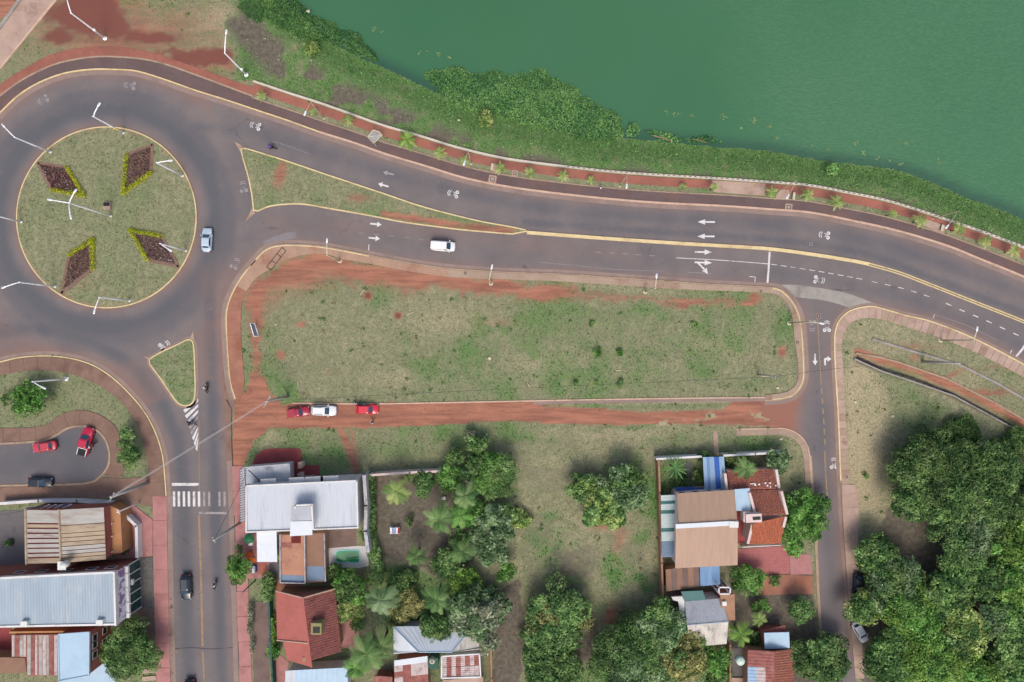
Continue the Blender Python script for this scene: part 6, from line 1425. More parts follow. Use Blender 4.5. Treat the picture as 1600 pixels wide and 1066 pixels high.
flat(hF, [(1049, 933), (1066, 932), (1072, 945), (1073, 976), (1064, 974), (1060, 940), (1052, 938)], 3.7, 'wall_white', 'parapet', .4)
flat(hF, [(1064, 924.5), (1098, 923), (1103, 937.5), (1070, 939.5)], 3.9, 'sheet_teal', 'porch_roof', .12)
tb = W(1137, 948, 4.4); MB().box((tb.x, tb.y-.1, 2.2), (2.3, 4.3, 4.4), .03).build('brick_annex', 'wall_brick', hF, world=True); MB().box((tb.x, tb.y-.1, 4.43), (2.4, 4.4, .08), .03).build('annex_roof', 'wall_tan', hF, world=True)
fr = W(1132, 923, 5.2); f = MB()
for dx, dy, sx, sy in ((0, .55, 2.1, .2), (0, -.55, 2.1, .2), (-.95, 0, .2, 1.3), (.95, 0, .2, 1.3)): f.box((fr.x+dx, fr.y+dy, 5.15), (sx, sy, .3))
for dx in (-.9, .9):
    for dy in (-.5, .5): f.box((fr.x+dx, fr.y+dy, 2.5), (.2, .2, 5.0))
f.build('open_frame', 'wall_white', hF, world=True)
p = W(1132, 943.5, 4.9); MB().box((p.x, p.y, 4.7), (.7, .7, .5)).build('vent', 'tank_white', hF, world=True)
floor_sheet('brown paved strip behind the cottage', [(1041, 925), (1125, 916), (1128, 935), (1050, 935)], 'yard_brown', .06)

# ================================================================== rusty house and shed at the bottom right
hH = thing('house', 'house with red-brown rusty roof slopes at the bottom edge right of the banana plants', 'house', W(1205, 1050))
g0, g1 = W(1209.5, 1018, 5.0), W(1211, 1120, 5.0); a_, b_ = W(1168, 1015, 3.4), W(1168, 1120, 3.4); c_, d_ = W(1243, 1120, 3.4), W(1237, 1014, 3.4)
P_ = lambda u, v: g0.lerp(g1, v).lerp(a_.lerp(b_, v), u)
MB().plate([g0, g1, b_, a_], .1).build('roof_deck', 'rust', hH, world=True)
for r_ in range(4):
    for c0 in range(3):
        z = Vector((0, 0, .06+.01*c0)); m = 'rust' if not (r_ >= 1 and c0 == 1 and r_ < 3) else 'rust_pale'
        if r_ >= 1 and c0 == 2: m = 'sheet_skyblue'
        mb = MB(); corr(mb, P_(c0/3, r_/4)+z, P_(c0/3, (r_+1)/4)+z, P_((c0+1)/3, (r_+1)/4)+z, P_((c0+1)/3, r_/4)+z, 5, .04); mb.build('roof_sheet', m, hH, world=True)
tm = MB(); tiles(tm, g0, g1, c_, d_, 8, 26, 9); tm.build('roof_tiles', 'tile_brown', hH, world=True, kind='stuff')
MB().prism([(a_.x+.3, a_.y-.3), (d_.x-.3, d_.y-.3), (c_.x-.3, c_.y+.3), (b_.x+.3, b_.y+.3)], 0, 3.3).build('wall', 'wall_tan', hH, world=True)
cSh = [(1194, 989), (1233, 988), (1234, 1013), (1195, 1014.5)]
hSh = thing('shed', 'small pale blue flat roof shed above the rusty house', 'shed', cen(cSh, 3.4)); prismwall(hSh, cSh, 0, 3.3, 'wall_brick', 3.4, .15); flat(hSh, cSh, 3.45, 'roof_paleblue', 'roof', .15)
flat(hSh, [(1193, 985), (1226, 977), (1229, 988), (1194, 989)], 2.6, 'rust', 'lean_to', .1)
tank(1158, 1034.5, 3.6, .75, 1.2, 'pale mint water tank left of the rusty house', 'tank_mint')
floor_sheet('dark small yard left of the rusty house', [(1142, 1012), (1168, 1012), (1168, 1100), (1142, 1100)], 'yard_grey', .05)
wall_run('boundary_wall', [(1141, 1008), (1141, 1050), (1141, 1100)], 2.0, .2, 'wall_tan', 'thin tan wall left of the rusty house yard')
floor_sheet('pale slab at the bottom edge left of the rusty house', [(1142, 1058), (1166, 1058), (1166, 1110), (1142, 1110)], 'concrete_pink', .3)

# ================================================================== workshop and shop block, bottom left
hA = thing('workshop', 'workshop with weathered tan sheet roof in strips', 'workshop', W(110, 840))
zR, zE = 6.2, 5.2
r0, r1 = W(92.5, 796, zR), W(96, 880, zR); a_, b_ = W(39, 795, zE), W(40.5, 881.5, zE); c_, d_ = W(167, 874, zE), W(163.5, 792, zE)
MB().plate([r0, r1, b_, a_], .1).build('roof_deck', 'rust_gap', hA, world=True); MB().plate([r0, r1, c_, d_], .1).build('roof_deck', 'rust_gap', hA, world=True)
rnd = random.Random(5)
def strips(e0, e1, f0, f1, cuts, mats, g):
    for i in range(len(cuts)-1):
        v0, v1 = cuts[i]+g, cuts[i+1]-g*.4; z = Vector((0, 0, .07+rnd.uniform(-.01, .02))); mb = MB()
        P = lambda u, v: (e0.lerp(e1, v)).lerp(f0.lerp(f1, v), u)
        corr(mb, P(.02, v0)+z, P(.02, v1)+z, P(.985, v1)+z, P(.985, v0)+z, max(3, int((v1-v0)*55)), .012); mb.build('roof_sheet', mats[i % len(mats)], hA, world=True)
strips(r0, r1, a_, b_, [0, .26, .345, .435, .53, .62, .71, .8, .88, 1], ['roof_zinc', 'roof_zinc_tan', 'roof_zinc', 'roof_zinc', 'roof_zinc', 'roof_zinc', 'roof_zinc', 'roof_zinc', 'roof_zinc_tan'], .019)
strips(r0, r1, d_ * 1.0, c_, [0, .3, .45, .53, .61, .69, .77, .84, .91, 1], ['roof_zinc', 'roof_zinc_tan', 'roof_zinc_tan', 'roof_zinc_tan', 'roof_zinc_tan', 'roof_zinc', 'roof_zinc', 'roof_zinc_tan', 'roof_zinc_tan'], .009)
MB().tube([r0+Vector((0, 0, .1)), r1+Vector((0, 0, .1))], .2, 6).build('ridge_cap', 'roof_zinc_tan', hA, world=True)
for p, q in ((a_, b_),): MB().tube([p+Vector((.2, 0, .1)), q+Vector((.2, 0, .1))], .25, 6).build('barge_board', 'roof_zinc_tan', hA, world=True)
MB().prism([(a_.x+.2, a_.y-.2), (d_.x-.1, d_.y-.2), (c_.x-.1, c_.y+.2), (b_.x+.2, b_.y+.2)], 0, 5.1).build('wall', 'wall_brick', hA, world=True)
MB().prism([(d_.x-.1, d_.y-.3), (d_.x+1.6, d_.y-1.0), (c_.x+1.6, c_.y+.6), (c_.x-.1, c_.y+.3)], 0, 3.4).build('lean_to', 'wall_orange', hA, world=True)
for y in (818, 838, 862): 
    p = W(176, y, 3.7); MB().tube([(p.x, p.y, 0), (p.x, p.y, 4.0)], .09, 6).build('post', 'wall_white', hA, world=True)
floor_sheet('grey tiled yard left of the workshop', [(-70, 800), (39, 797), (41, 884), (-70, 886)], 'yard_grey', .06)
floor_sheet('red paved forecourt right of the workshop', [(170, 790), (205, 786), (239, 812), (239, 868), (216, 872), (180, 872)], 'sidewalk_rose', .115)
floor_sheet('grey stone paving in front of the shop block', [(214, 872), (239, 870), (240, 950), (216, 952)], 'stone_paving', .12)
floor_sheet('dark entrance south of the shop stone paving', [(216, 952), (240, 950), (241, 1000), (218, 1002)], 'yard_brown', .118)
wall_run('boundary_wall', [(0, 787), (60, 783), (120, 783), (171, 787), (190, 800), (213, 822), (214, 871)], 1.5, .4, 'wall_white', 'white angular wall and railing round the workshop yard')
fn = thing('pipe_rack', 'white pipe rack beside the workshop roof', 'rack', W(85, 790)); 
for i, (x0, x1) in enumerate(((60, 78), (70, 88), (80, 98), (92, 112))): MB().tube([W(x0, 797, 4.6), W(x1, 788, 4.4)], .09, 6).build('pipe', 'wall_white', fn, world=True)
MB().tube([W(40, 794, 4.4), W(112, 789, 4.4)], .07, 6).build('rail', 'tarp_blue', fn, world=True)
for x in (45, 105): MB().tube([W(x, 791, 0), W(x, 791, 4.4)], .07, 6).build('post', 'wall_white', fn, world=True)
# shop block with the blue-grey roof
hS2 = thing('shop_block', 'shop block with blue-grey roof and a glazed east front', 'shop', W(100, 930))
zt = 7.2; A, B_, C_, D_ = W(-60, 905.5, zt), W(181, 893, zt), W(183.5, 975, zt), W(-60, 980, zt)
slope_panels(hS2, A, B_, C_, D_, 18, ['roof_blue'], ribs=3, gap=.003, bed='roof_blue', lift=.02)
MB().prism([(A.x, A.y), (B_.x-.35, B_.y-.1), (C_.x-.35, C_.y+.1), (D_.x, D_.y)], 0, 7.0).build('wall', 'wall_brick', hS2, world=True)
pr = MB()
for u, v, h in ((A, B_, .75), (D_, C_, .5), (B_, C_, .9)):
    d = v-u; c = (u+v)/2; pr.box((c.x, c.y, zt+h/2-.3), (d.length+.2, .32, h), math.atan2(d.y, d.x))
pr.build('parapet', 'wall_white', hS2, world=True)
# east front: sign band, fascia, glass, columns
dn = (C_-B_); ln = dn.length; dn.normalize(); ne = Vector((-dn.y, dn.x, 0)); fa = math.atan2(ne.y, ne.x)
mid = (B_+C_)/2
fr_ = lambda s, o, z: Vector((mid.x, mid.y, 0)) + dn*s + ne*o + Vector((0, 0, z))
MB().box(fr_(0, .02, 5.9), (.25, ln, 1.9), fa).build('sign_band', 'sign_print', hS2, world=True)
MB().box(fr_(0, .25, 4.6), (.8, ln, .5), fa).build('fascia', 'wall_white', hS2, world=True)
for k in range(5): 
    s = -ln/2+ln/5*(k+.5); MB().box(fr_(s, .0, 2.2), (.1, ln/5-.25, 4.0), fa).build('shop_window', 'shop_glass', hS2, world=True)
for k in range(6): s = -ln/2+.1+(ln-.2)/5*k; MB().box(fr_(s, .1, 2.2), (.16, .16, 4.4), fa).build('column', 'wall_white', hS2, world=True)
for s in (-3.2, -.8, 1.6, 3.4): MB().tube([fr_(s, .1, 5.0), fr_(s+.25, 1.0, 4.9)], .06, 6).build('bracket', 'wall_white', hS2, world=True)
MB().box(fr_(-1.3, .55, 3.6), (.5, .9, .5), fa).build('air_conditioner', 'tank_white', hS2, world=True)
# north wall details
dn2 = (B_-A).normalized(); nn2 = Vector((-dn2.y, dn2.x, 0)); f2 = math.atan2(nn2.y, nn2.x)
for px in (15, 50, 90, 130, 160): 
    u = (px+60)/241; p = A.lerp(B_, u); window(hS2, Vector((p.x, p.y, 4.8))-nn2*.02, 1.6, 1.1, f2, 'wall_white')
for x, y in ((37, 977), (155, 975)): p = W(x, y, 7.9); MB().box((p.x, p.y+.2, 7.5), (1.1, .8, .8)).build('air_conditioner', 'tank_white', hS2, world=True)
tank(97, 884, 8.4, .55, 1.3, 'white round water tank between workshop and shop block')
tw_ = thing('tank_tower', 'brick stand under the white water tank', 'tower', (W(97, 884, 7).x, W(97, 884, 7).y, 0)); MB().box((0, 0, 3.5), (1.2, 1.2, 7.0)).build('shaft', 'wall_brick', tw_); MB().box((0, 0, 7.05), (1.4, 1.4, .1)).build('slab', 'wall_white', tw_)
# rusty striped roof and pale blue block below
hA3 = thing('shed', 'long rusty striped roof below the shop block', 'shed', W(60, 1025))
a_, b_, c_, d_ = W(18, 992, 4.2), W(96, 991, 4.2), W(96, 1053, 3.9), W(43, 1057, 3.9)
MB().plate([W(18, 992, 4.15), W(96, 991, 4.15), W(96, 1055, 3.85), W(43, 1057, 3.85), W(41, 1027, 4.0), W(19, 1026, 4.0)], .12).build('roof_deck', 'rust', hA3, world=True)
rnd = random.Random(8); mts = ['rust_pale', 'rust', 'roof_zinc', 'rust_pale', 'roof_zinc', 'rust', 'rust_pale', 'roof_zinc', 'rust_pale', 'roof_zinc', 'rust']
for i in range(13):
    x0 = 18.5+i*6.0; x1 = x0+5.4 - (1.5 if i % 3 == 0 else 0); yb = 1026 if x0 < 40 else 1055; z = .06
    mb = MB(); corr(mb, W(x0, 992.5, 4.15+z), W(x1, 992.5, 4.15+z), W(x1, yb, (3.87 if yb > 1030 else 4.02)+z), W(x0, yb, (3.87 if yb > 1030 else 4.02)+z), 3, .04); mb.build('roof_sheet', mts[i % len(mts)], hA3, world=True)
MB().prism([W2(q, 4.0) for q in ((20, 993), (95, 992), (95, 1053), (44, 1055), (42, 1025), (20, 1025))], 0, 3.7).build('wall', 'wall_orange', hA3, world=True)
MB().box((W(60, 987, 4.6).x, W(60, 987, 4.6).y, 2.4), (9.6, .3, 4.8), .015).build('fire_wall', 'wall_orange', hA3, world=True)
hA4 = thing('house', 'pale blue flat roofed block with dark windows above the street tree', 'house', W(115, 1028))
cA4 = [(90.5, 991.5), (139, 988), (138.5, 1056), (92, 1065)]
prismwall(hA4, cA4, 0, 6.2, 'wall_brick', 6.3, .1); flat(hA4, cA4, 6.35, 'roof_paleblue', 'roof', .2)
pr = MB()
for x_, y_ in zip(cA4, cA4[1:]+cA4[:1]): u, v = W(*x_, 6.5), W(*y_, 6.5); d = v-u; c = (u+v)/2; pr.box((c.x, c.y, 6.35), (d.length, .14, .3), math.atan2(d.y, d.x))
pr.build('parapet', 'roof_paleblue', hA4, world=True)
ee = W(138.7, 1022, 6.3)
for y, z in ((1003, 4.6), (1014, 4.6), (1030, 4.6), (1003, 1.8), (1022, 1.8)): p = W(138.7, y, 6.3); window(hA4, Vector((p.x-.02, p.y, z)), 1.2, 1.2, 0, 'wall_white')
floor_sheet('pale blue paved forecourt beside the pale blue block', [(140, 1050), (165, 1030), (180, 1060), (178, 1120), (90, 1120), (92, 1060)], 'roof_paleblue', .07)
hA5 = thing('shed', 'grey flat roof at the bottom left corner', 'shed', W(15, 1040)); cA5 = [(-60, 1026), (39, 1028), (42, 1052), (-60, 1052)]; prismwall(hA5, cA5, 0, 3.0, 'wall_tan', 3.1, .2); flat(hA5, cA5, 3.15, 'terrace_brown', 'roof', .2)
floor_sheet('dark red yard between shop block and rusty roof', [(-60, 980), (18, 980), (20, 1026), (-60, 1026)], 'red_concrete', .05)
for i, y in enumerate((1036, 1050, 1062)): tag(MB().plate([W(222, y-4, .2), W(243, y-6, .2), W(244, y+1, .2), W(222, y+3, .2)], .12).build('step', 'concrete_pink'), ['upper', 'middle', 'lower'][i] + ' of three pale steps beside the street tree at the bottom left', 'step', 'entrance steps')
# garden walls behind the white-roofed house
wall_run('boundary_wall', [(574, 743), (640, 738.5), (702, 736)], 2.3, .3, 'wall_pink', 'long pinkish garden wall north of the palm garden')
wall_run('boundary_wall', [(716, 738), (733, 754)], 2.3, .5, 'wall_pink', 'short slanting garden wall end among the trees')
wall_run('boundary_wall', [(767, 1010), (768, 1060), (769, 1110)], 1.8, .25, 'wall_tan', 'thin tan wall beside the brown lane')
# washing rack in the palm garden
wr = thing('washing_rack', 'washing rack with pale clothes in the palm garden', 'washing rack', W(618, 827)); 
for y in (-.5, .5): MB().tube([(-.9, y, 1.0), (.9, y, 1.0)], .03, 5).build('rail', 'lamp_white', wr)
for x in (-.8, .8): MB().tube([(x, -.6, 0), (x, .6, 1.0)], .03, 5).tube([(x, .6, 0), (x, -.6, 1.0)], .03, 5).build('leg', 'lamp_white', wr)
for x, m in ((-.6, 'cloth_white'), (-.1, 'cloth_blue'), (.4, 'cloth_white'), (.75, 'cloth_red')): MB().rings([[(x-.2, y, z), (x+.2, y, z), (x+.2, y, z-.03), (x-.2, y, z-.03)] for y, z in ((-.6, .6), (-.5, 1.03), (0, .95), (.5, 1.03), (.62, .55))]).build('cloth', m, wr)
wc = thing('garden_chair', 'white garden chair near the garden palms', 'chair', W(694, 778)); MB().box((0, 0, .45), (.55, .55, .06)).build('seat', 'tank_white', wc); MB().box((-.28, 0, .75), (.06, .55, .6), 0, 0, -.2).build('backrest', 'tank_white', wc)
for x in (-.24, .24):
    for y in (-.24, .24): MB().box((x, y, .22), (.05, .05, .44)).build('leg', 'tank_white', wc)
# ------------------------------------------------------------------ vegetation
PAL = {k: [S(*c, 1.0)[:3] for c in v] for k, v in {
    'bright': [(92, 140, 62), (120, 168, 82), (68, 112, 50), (146, 186, 104)], 'mid': [(98, 134, 74), (122, 156, 92), (76, 110, 62), (144, 170, 108)],
    'dark': [(88, 122, 66), (108, 140, 80), (70, 102, 58), (128, 154, 92)], 'blue': [(104, 134, 88), (130, 156, 110), (80, 110, 72), (154, 176, 134)],
    'olive': [(124, 130, 76), (150, 150, 94), (100, 110, 66), (172, 168, 112)], 'lime': [(116, 154, 66), (138, 174, 82), (92, 130, 58), (158, 188, 100)],
    'yellow': [(134, 158, 84), (158, 178, 104), (108, 138, 74), (182, 194, 124)], 'hedge': [(190, 196, 34), (206, 210, 52), (168, 180, 30), (146, 168, 34)],
    'grey': [(126, 136, 106), (150, 156, 128), (100, 114, 90), (170, 174, 148)], 'forest': [(100, 138, 76), (124, 160, 90), (76, 112, 64), (146, 174, 104)],
    'reed': [(92, 142, 78), (116, 164, 94), (70, 116, 70), (146, 184, 110)], 'flower': [(122, 88, 84), (104, 72, 76), (142, 106, 98), (128, 118, 92)]}.items()}
def leaf_arrays(rs, p, n, size, cols, fold=.25, asp=.62, up=0.0):
    """One folded diamond per leaf. p, n: (k,3); size: (k,); cols: (k,3)."""
    k = len(p); r = rs.normal(size=(k, 3)); t = np.cross(n, r); t /= np.linalg.norm(t, axis=1)[:, None]+1e-9; b = np.cross(n, t)
    s = size[:, None]
    v = np.stack([p+t*s, p+b*s*asp+n*s*fold*rs.uniform(-1, 1, (k, 1)), p-t*s*.9, p-b*s*asp+n*s*fold*rs.uniform(-1, 1, (k, 1))], 1).reshape(-1, 3)
    f = np.arange(4*k).reshape(k, 4); c = np.repeat(np.c_[cols, np.ones(k)], 4, 0)
    return v, f, c
class Leaves:
    def __init__(s): s.V = []; s.F = []; s.C = []; s.n = 0
    def add(s, v, f, c): s.V.append(v); s.F.append(f+s.n); s.C.append(c); s.n += len(v)
    def mesh(s, name, m='leaf', org=None):
        V = np.concatenate(s.V);
        if org is not None: V = V - np.array(org)[None]
        return quads_mesh(name, V, np.concatenate(s.F), m, np.concatenate(s.C))
def lobe(L, rs, c, r, leaf, dens, pal, tint=1.0, zmin=-.45, spiky=0.0, warm=0.0):
    """Leaves over and inside one ellipsoidal clump."""
    area = 4*PI*((r[0]*r[1])**1.6/3+(r[0]*r[2])**1.6*2/3)**(1/1.6); k = max(20, int(area*.75*dens))
    d = rs.normal(size=(k, 3)); d /= np.linalg.norm(d, axis=1)[:, None]; d = d[d[:, 2] > zmin]; k = len(d)
    bump = 1 + .22*(vnoise(d[:, 0]*2.2+c[0], d[:, 1]*2.2+c[1], 3)+vnoise(d[:, 2]*2.2+c[0], d[:, 0]*2.2, 5)-1)*1.6
    rad = bump*np.where(rs.rand(k) < .8, rs.uniform(.86, 1.06, k), rs.uniform(.5, .9, k))
    p = np.array(c)[None] + d*rad[:, None]*np.array(r)[None]
    n = d + rs.normal(size=(k, 3))*.55; n[:, 2] += .35; n /= np.linalg.norm(n, axis=1)[:, None]
    P = np.array(PAL[pal]); w = vnoise(p[:, 0]*1.1, p[:, 1]*1.1+p[:, 2]*.7, 9); idx = np.clip((w*1.5-.25+rs.normal(size=k)*.28)*3, 0, 2.999)
    order = P[[2, 0, 1, 3]]; i0 = idx.astype(int); fr = (idx-i0)[:, None]; col = order[i0]*(1-fr)+order[np.minimum(i0+1, 3)]*fr
    col = col*(tint*rs.uniform(.8, 1.2, (k, 1)))
    L.add(*leaf_arrays(rs, p, n, leaf*rs.uniform(.6, 1.35, k), col))
def trunk_mesh(base, tips, r0, seed, z0=0.0):
    mb = MB(); rn = random.Random(seed); b = Vector(base); top = sum((Vector(t) for t in tips), Vector())/len(tips); fork = b.lerp(top, .5); fork.x = b.x+(top.x-b.x)*.3; fork.y = b.y+(top.y-b.y)*.3
    mid = b.lerp(fork, .5) + Vector((rn.uniform(-.15, .15), rn.uniform(-.15, .15), 0))
    mb.tube([b, mid, fork], [r0*1.25, r0*.95, r0*.75], 8)
    for t in tips:
        t = Vector(t); m = fork.lerp(t, .5) + Vector((rn.uniform(-.3, .3), rn.uniform(-.3, .3), .2)); mb.tube([fork, m, t], [r0*.55, r0*.4, r0*.16], 6)
    return mb
def tree(px, py, rpx, H, pal, label, seed=0, n=None, leaf=.21, dens=27, shape=None, group=None, name='tree', cat='tree', pal2=None, ry=None, tint=1.0, squash=.75):
    """Broadleaf tree whose crown covers radius rpx (photo pixels) around (px, py)."""
    rs = np.random.RandomState(seed+100); rpx = rpx*1.1; H = H*.78; tint = tint*(1.18 if 47 <= seed <= 55 else 1.05); ry = ry*1.1 if ry else None; Rm = rpx*PX*(CAM_H-H*.7)/CAM_H; leaf = leaf*rs.uniform(.72, 1.2); dens = dens*(.21/leaf)**1.2 if leaf < .21 else dens; Ry = (ry or rpx)*PX*(CAM_H-H*.7)/CAM_H
    c = W(px, py, H*.68); t = thing(name, label, cat, (c.x, c.y, 0), 0, group); L = Leaves(); tips = []
    n = n or int(5 + Rm*1.8); lr = Rm*(.56 if n < 8 else .44)
    for i in range(n):
        a = 2*PI*(i*.381966 + rs.rand()*.08); q = math.sqrt((i+.5)/n)*(Rm-lr*.85); qy = q*Ry/Rm
        rr = lr*rs.uniform(.62, 1.32); q *= rs.uniform(.82, 1.14); qy *= rs.uniform(.82, 1.14); zz = H - rr*squash - (q/Rm)**2*H*.28 - rs.uniform(0, .14)*H
        ctr = (c.x+math.cos(a)*q, c.y+math.sin(a)*qy, max(zz, rr*.55))
        pl = pal2 if (pal2 and rs.rand() < .4) else pal; lt = tint*rs.uniform(.85, 1.15); ns = 8 if rr > .9 else 4
        for j in range(ns):
            dv = rs.normal(size=3); dv[2] = abs(dv[2])*.9 - .15; dv /= np.linalg.norm(dv); sr = rr*rs.uniform(.34, .6)
            lobe(L, rs, (ctr[0]+dv[0]*rr*.68, ctr[1]+dv[1]*rr*.68, ctr[2]+dv[2]*rr*squash*.68), (sr, sr, sr*.8), leaf, dens*.72, pl, lt*rs.uniform(.62, 1.26))
        tips.append((ctr[0], ctr[1], ctr[2]))
    o = link('crown', L.mesh('crown', org=t.location), t)
    trunk_mesh(t.location, tips[:7], max(.06, Rm*.05), seed).build('trunk', 'bark', t, world=True, smooth=True)
    return t
def bush(px, py, rpx, H, pal, label, seed=0, leaf=.2, dens=22, group=None, ry=None, name='bush', cat='bush'):
    return tree(px, py, rpx, H, pal, label, seed, n=max(4, int(rpx*.5)), leaf=leaf, dens=dens, group=group, name=name, cat=cat, ry=ry)
def palm(px, py, rpx, H, label, pal='mid', seed=0, fronds=22, leaflets=16, wide=.5, trunk=.16, group=None, name='palm_tree', cat='palm', droop=.55, broad=False):
    rs = np.random.RandomState(seed+500); Rm = rpx*PX*(CAM_H-H)/CAM_H; c = W(px, py, H); t = thing(name, label, cat, (c.x, c.y, 0), 0, group)
    P = np.array(PAL[pal]); ax = MB()
    for i in range(fronds):
        L = Leaves()
        a = 2*PI*i/fronds + rs.uniform(-.2, .2); el = rs.uniform(.05, .95); ln = Rm*rs.uniform(.85, 1.12)*(1.0 if el < .7 else .8); pts = []
        for s in np.linspace(0, 1, 9):
            h = s*ln*(1-.12*el); z = el*s*ln*.75 - droop*ln*s**2*(.75+.5*el); pts.append((math.cos(a)*h, math.sin(a)*h, H + z))
        pts = np.array(pts); fr = MB()
        fr.tube([Vector(p) for p in pts], [.04*(1-s*.8)+.006 for s in np.linspace(0, 1, 9)], 5)
        col = P[rs.randint(0, 4)]*rs.uniform(.85, 1.15)
        V = []; C = []
        dirs = np.array((-math.sin(a), math.cos(a), 0)); k = leaflets
        for j in range(k):
            s = .12+.88*(j+.5)/k; q = s*8; i0 = min(int(q), 7); p = pts[i0]*(1-(q-i0))+pts[i0+1]*(q-i0); fw = pts[i0+1]-pts[i0]; fw /= np.linalg.norm(fw)
            for sd in (-1, 1):
                l = wide*Rm*(.35+.65*math.sin(PI*min(1, s*.92+.06)))*rs.uniform(.85, 1.1)*(.5 if broad else .55); d = dirs*sd*.85 + fw*.55 + np.array((0, 0, -.25)); d /= np.linalg.norm(d)
                w = fw*(ln/k)*(.95 if broad else .85); e = p + d*l
                V += [p-w*.5, p+w*.5, e+w*.15, e-w*.15]; C += [np.r_[col*rs.uniform(.85, 1.15), 1]]*4
        # the frond is one part: rib quads plus its leaflets
        fv = np.array(fr.v); ff = [f for f in fr.f if len(f) == 4]; L.add(fv, np.array(ff), np.tile(np.r_[P[1]*1.1, 1], (len(fv), 1)))
        L.add(np.array(V), np.arange(len(V)).reshape(-1, 4), np.array(C))
        link('frond', L.mesh('frond'), t)
    tr = MB(); tr.tube([(0, 0, 0), (rs.uniform(-.1, .1), rs.uniform(-.1, .1), H*.5), (0, 0, H*1.0)], [trunk*1.3, trunk, trunk*.85], 8); tr.lathe([(trunk*.8, H*.92), (trunk*1.5, H*.97), (trunk*.7, H*1.02)], n=8)
    tr.build('trunk', 'bark', t, smooth=True); return t
def hedge(pts, w, h, pal, label, seed=0, leaf=.13, dens=40, name='hedge', parent=None, z0=0.0):
    rs = np.random.RandomState(seed+900); L = Leaves(); line = resamp(pts, 5)
    o0 = W(line[0][0], line[0][1], 0)
    for q in line:
        p = W(q[0], q[1], h*.5); lobe(L, rs, (p.x, p.y, z0+h*.5), (max(.35, w*.5)*rs.uniform(.9, 1.15), w*.55*rs.uniform(.9, 1.1), h*.55), leaf, dens, pal, rs.uniform(.9, 1.1), -.2)
    if parent is not None: return link(name, L.mesh(name, org=parent.location), parent)
    t = thing(name, label, 'hedge', (o0.x, o0.y, 0)); link('foliage', L.mesh('foliage', org=t.location), t)
    st = MB()
    for q in line[::2]: p = W(q[0], q[1]); st.tube([(p.x, p.y, 0), (p.x, p.y, h*.5)], .03, 5)
    st.build('stems', 'bark', t, world=True, kind='stuff'); return t

# ---- flowerbeds of the roundabout
for i, (q, hs, lab, pal) in enumerate((
    ([(60, 255), (105, 262), (132, 306), (81, 297)], [((105, 262), (131, 304)), ((82, 297), (131, 306))], 'diamond flowerbed with dark purple plants on the upper left of the roundabout', 1),
    ([(239, 226), (198, 243), (192, 302), (237, 271)], [((198, 243), (193, 302)), ((193, 302), (236, 271))], 'diamond flowerbed with sparse brown plants on the upper right of the roundabout', 0),
    ([(203, 359), (253, 369), (280, 417), (232, 407)], [((204, 360), (253, 369)), ((204, 360), (231, 406))], 'diamond flowerbed with white flowers on the lower right of the roundabout', 2),
    ([(146, 374), (146, 420), (97, 459), (109, 398)], [((145, 375), (145.5, 420)), ((145, 375), (109, 398))], 'diamond flowerbed with faded plants on the lower left of the roundabout', 0))):
    cx = sum(p[0] for p in q)/4; cy = sum(p[1] for p in q)/4; fb = thing('flowerbed', lab, 'flowerbed', W(cx, cy, .14)); fb.location.z = .14
    loc = fb.location; MB().prism([(W2(p)[0]-loc.x, W2(p)[1]-loc.y) for p in q], -.02, .06).build('soil', 'yard_brown', fb)
    ed = MB()
    for a_, b_ in zip(q, q[1:]+q[:1]): u, v = W(*a_), W(*b_); d = v-u; c = (u+v)/2; ed.box((c.x-loc.x, c.y-loc.y, .04), (d.length, .5, .06), math.atan2(d.y, d.x))
    ed.build('edging', 'sidewalk_brown', fb)
    for j, (a_, b_) in enumerate(hs): hedge([a_, b_], .85, .6, 'hedge', '', i*7+j, .1, 70, 'hedge', fb, .14)
    rs = np.random.RandomState(i+40); L = Leaves(); k = 1500 if i in (0, 2) else 1100; w = rs.rand(k, 2); a_, b_, c_, d_ = [np.array(W2(p)) for p in q]
    w = w*.86+.07; P2 = a_*(1-w[:, :1])*(1-w[:, 1:])+b_*w[:, :1]*(1-w[:, 1:])+c_*w[:, :1]*w[:, 1:]+d_*(1-w[:, :1])*w[:, 1:]
    p = np.c_[P2, .2+rs.rand(k)*.28]; n = rs.normal(size=(k, 3))*.6; n[:, 2] += 1; n /= np.linalg.norm(n, axis=1)[:, None]
    base = np.array(PAL['flower'])[rs.randint(0, 4, k)]*rs.uniform(.6, 1.2, (k, 1))
    if i == 1 or i == 3: base = base*1.15
    ws = rs.rand(k) < (.12 if i == 0 else .14 if i == 2 else .0); base[ws] = np.array(S(226, 206, 216)[:3])*rs.uniform(.6, 1, (ws.sum(), 1))
    if i == 0: rd = rs.rand(k) < .25; base[rd] = np.array(S(110, 40, 62)[:3])
    L.add(*leaf_arrays(rs, p, n, rs.uniform(.1, .2, k), base)); link('flowers', L.mesh('flowers', org=loc), fb)['kind'] = 'stuff'

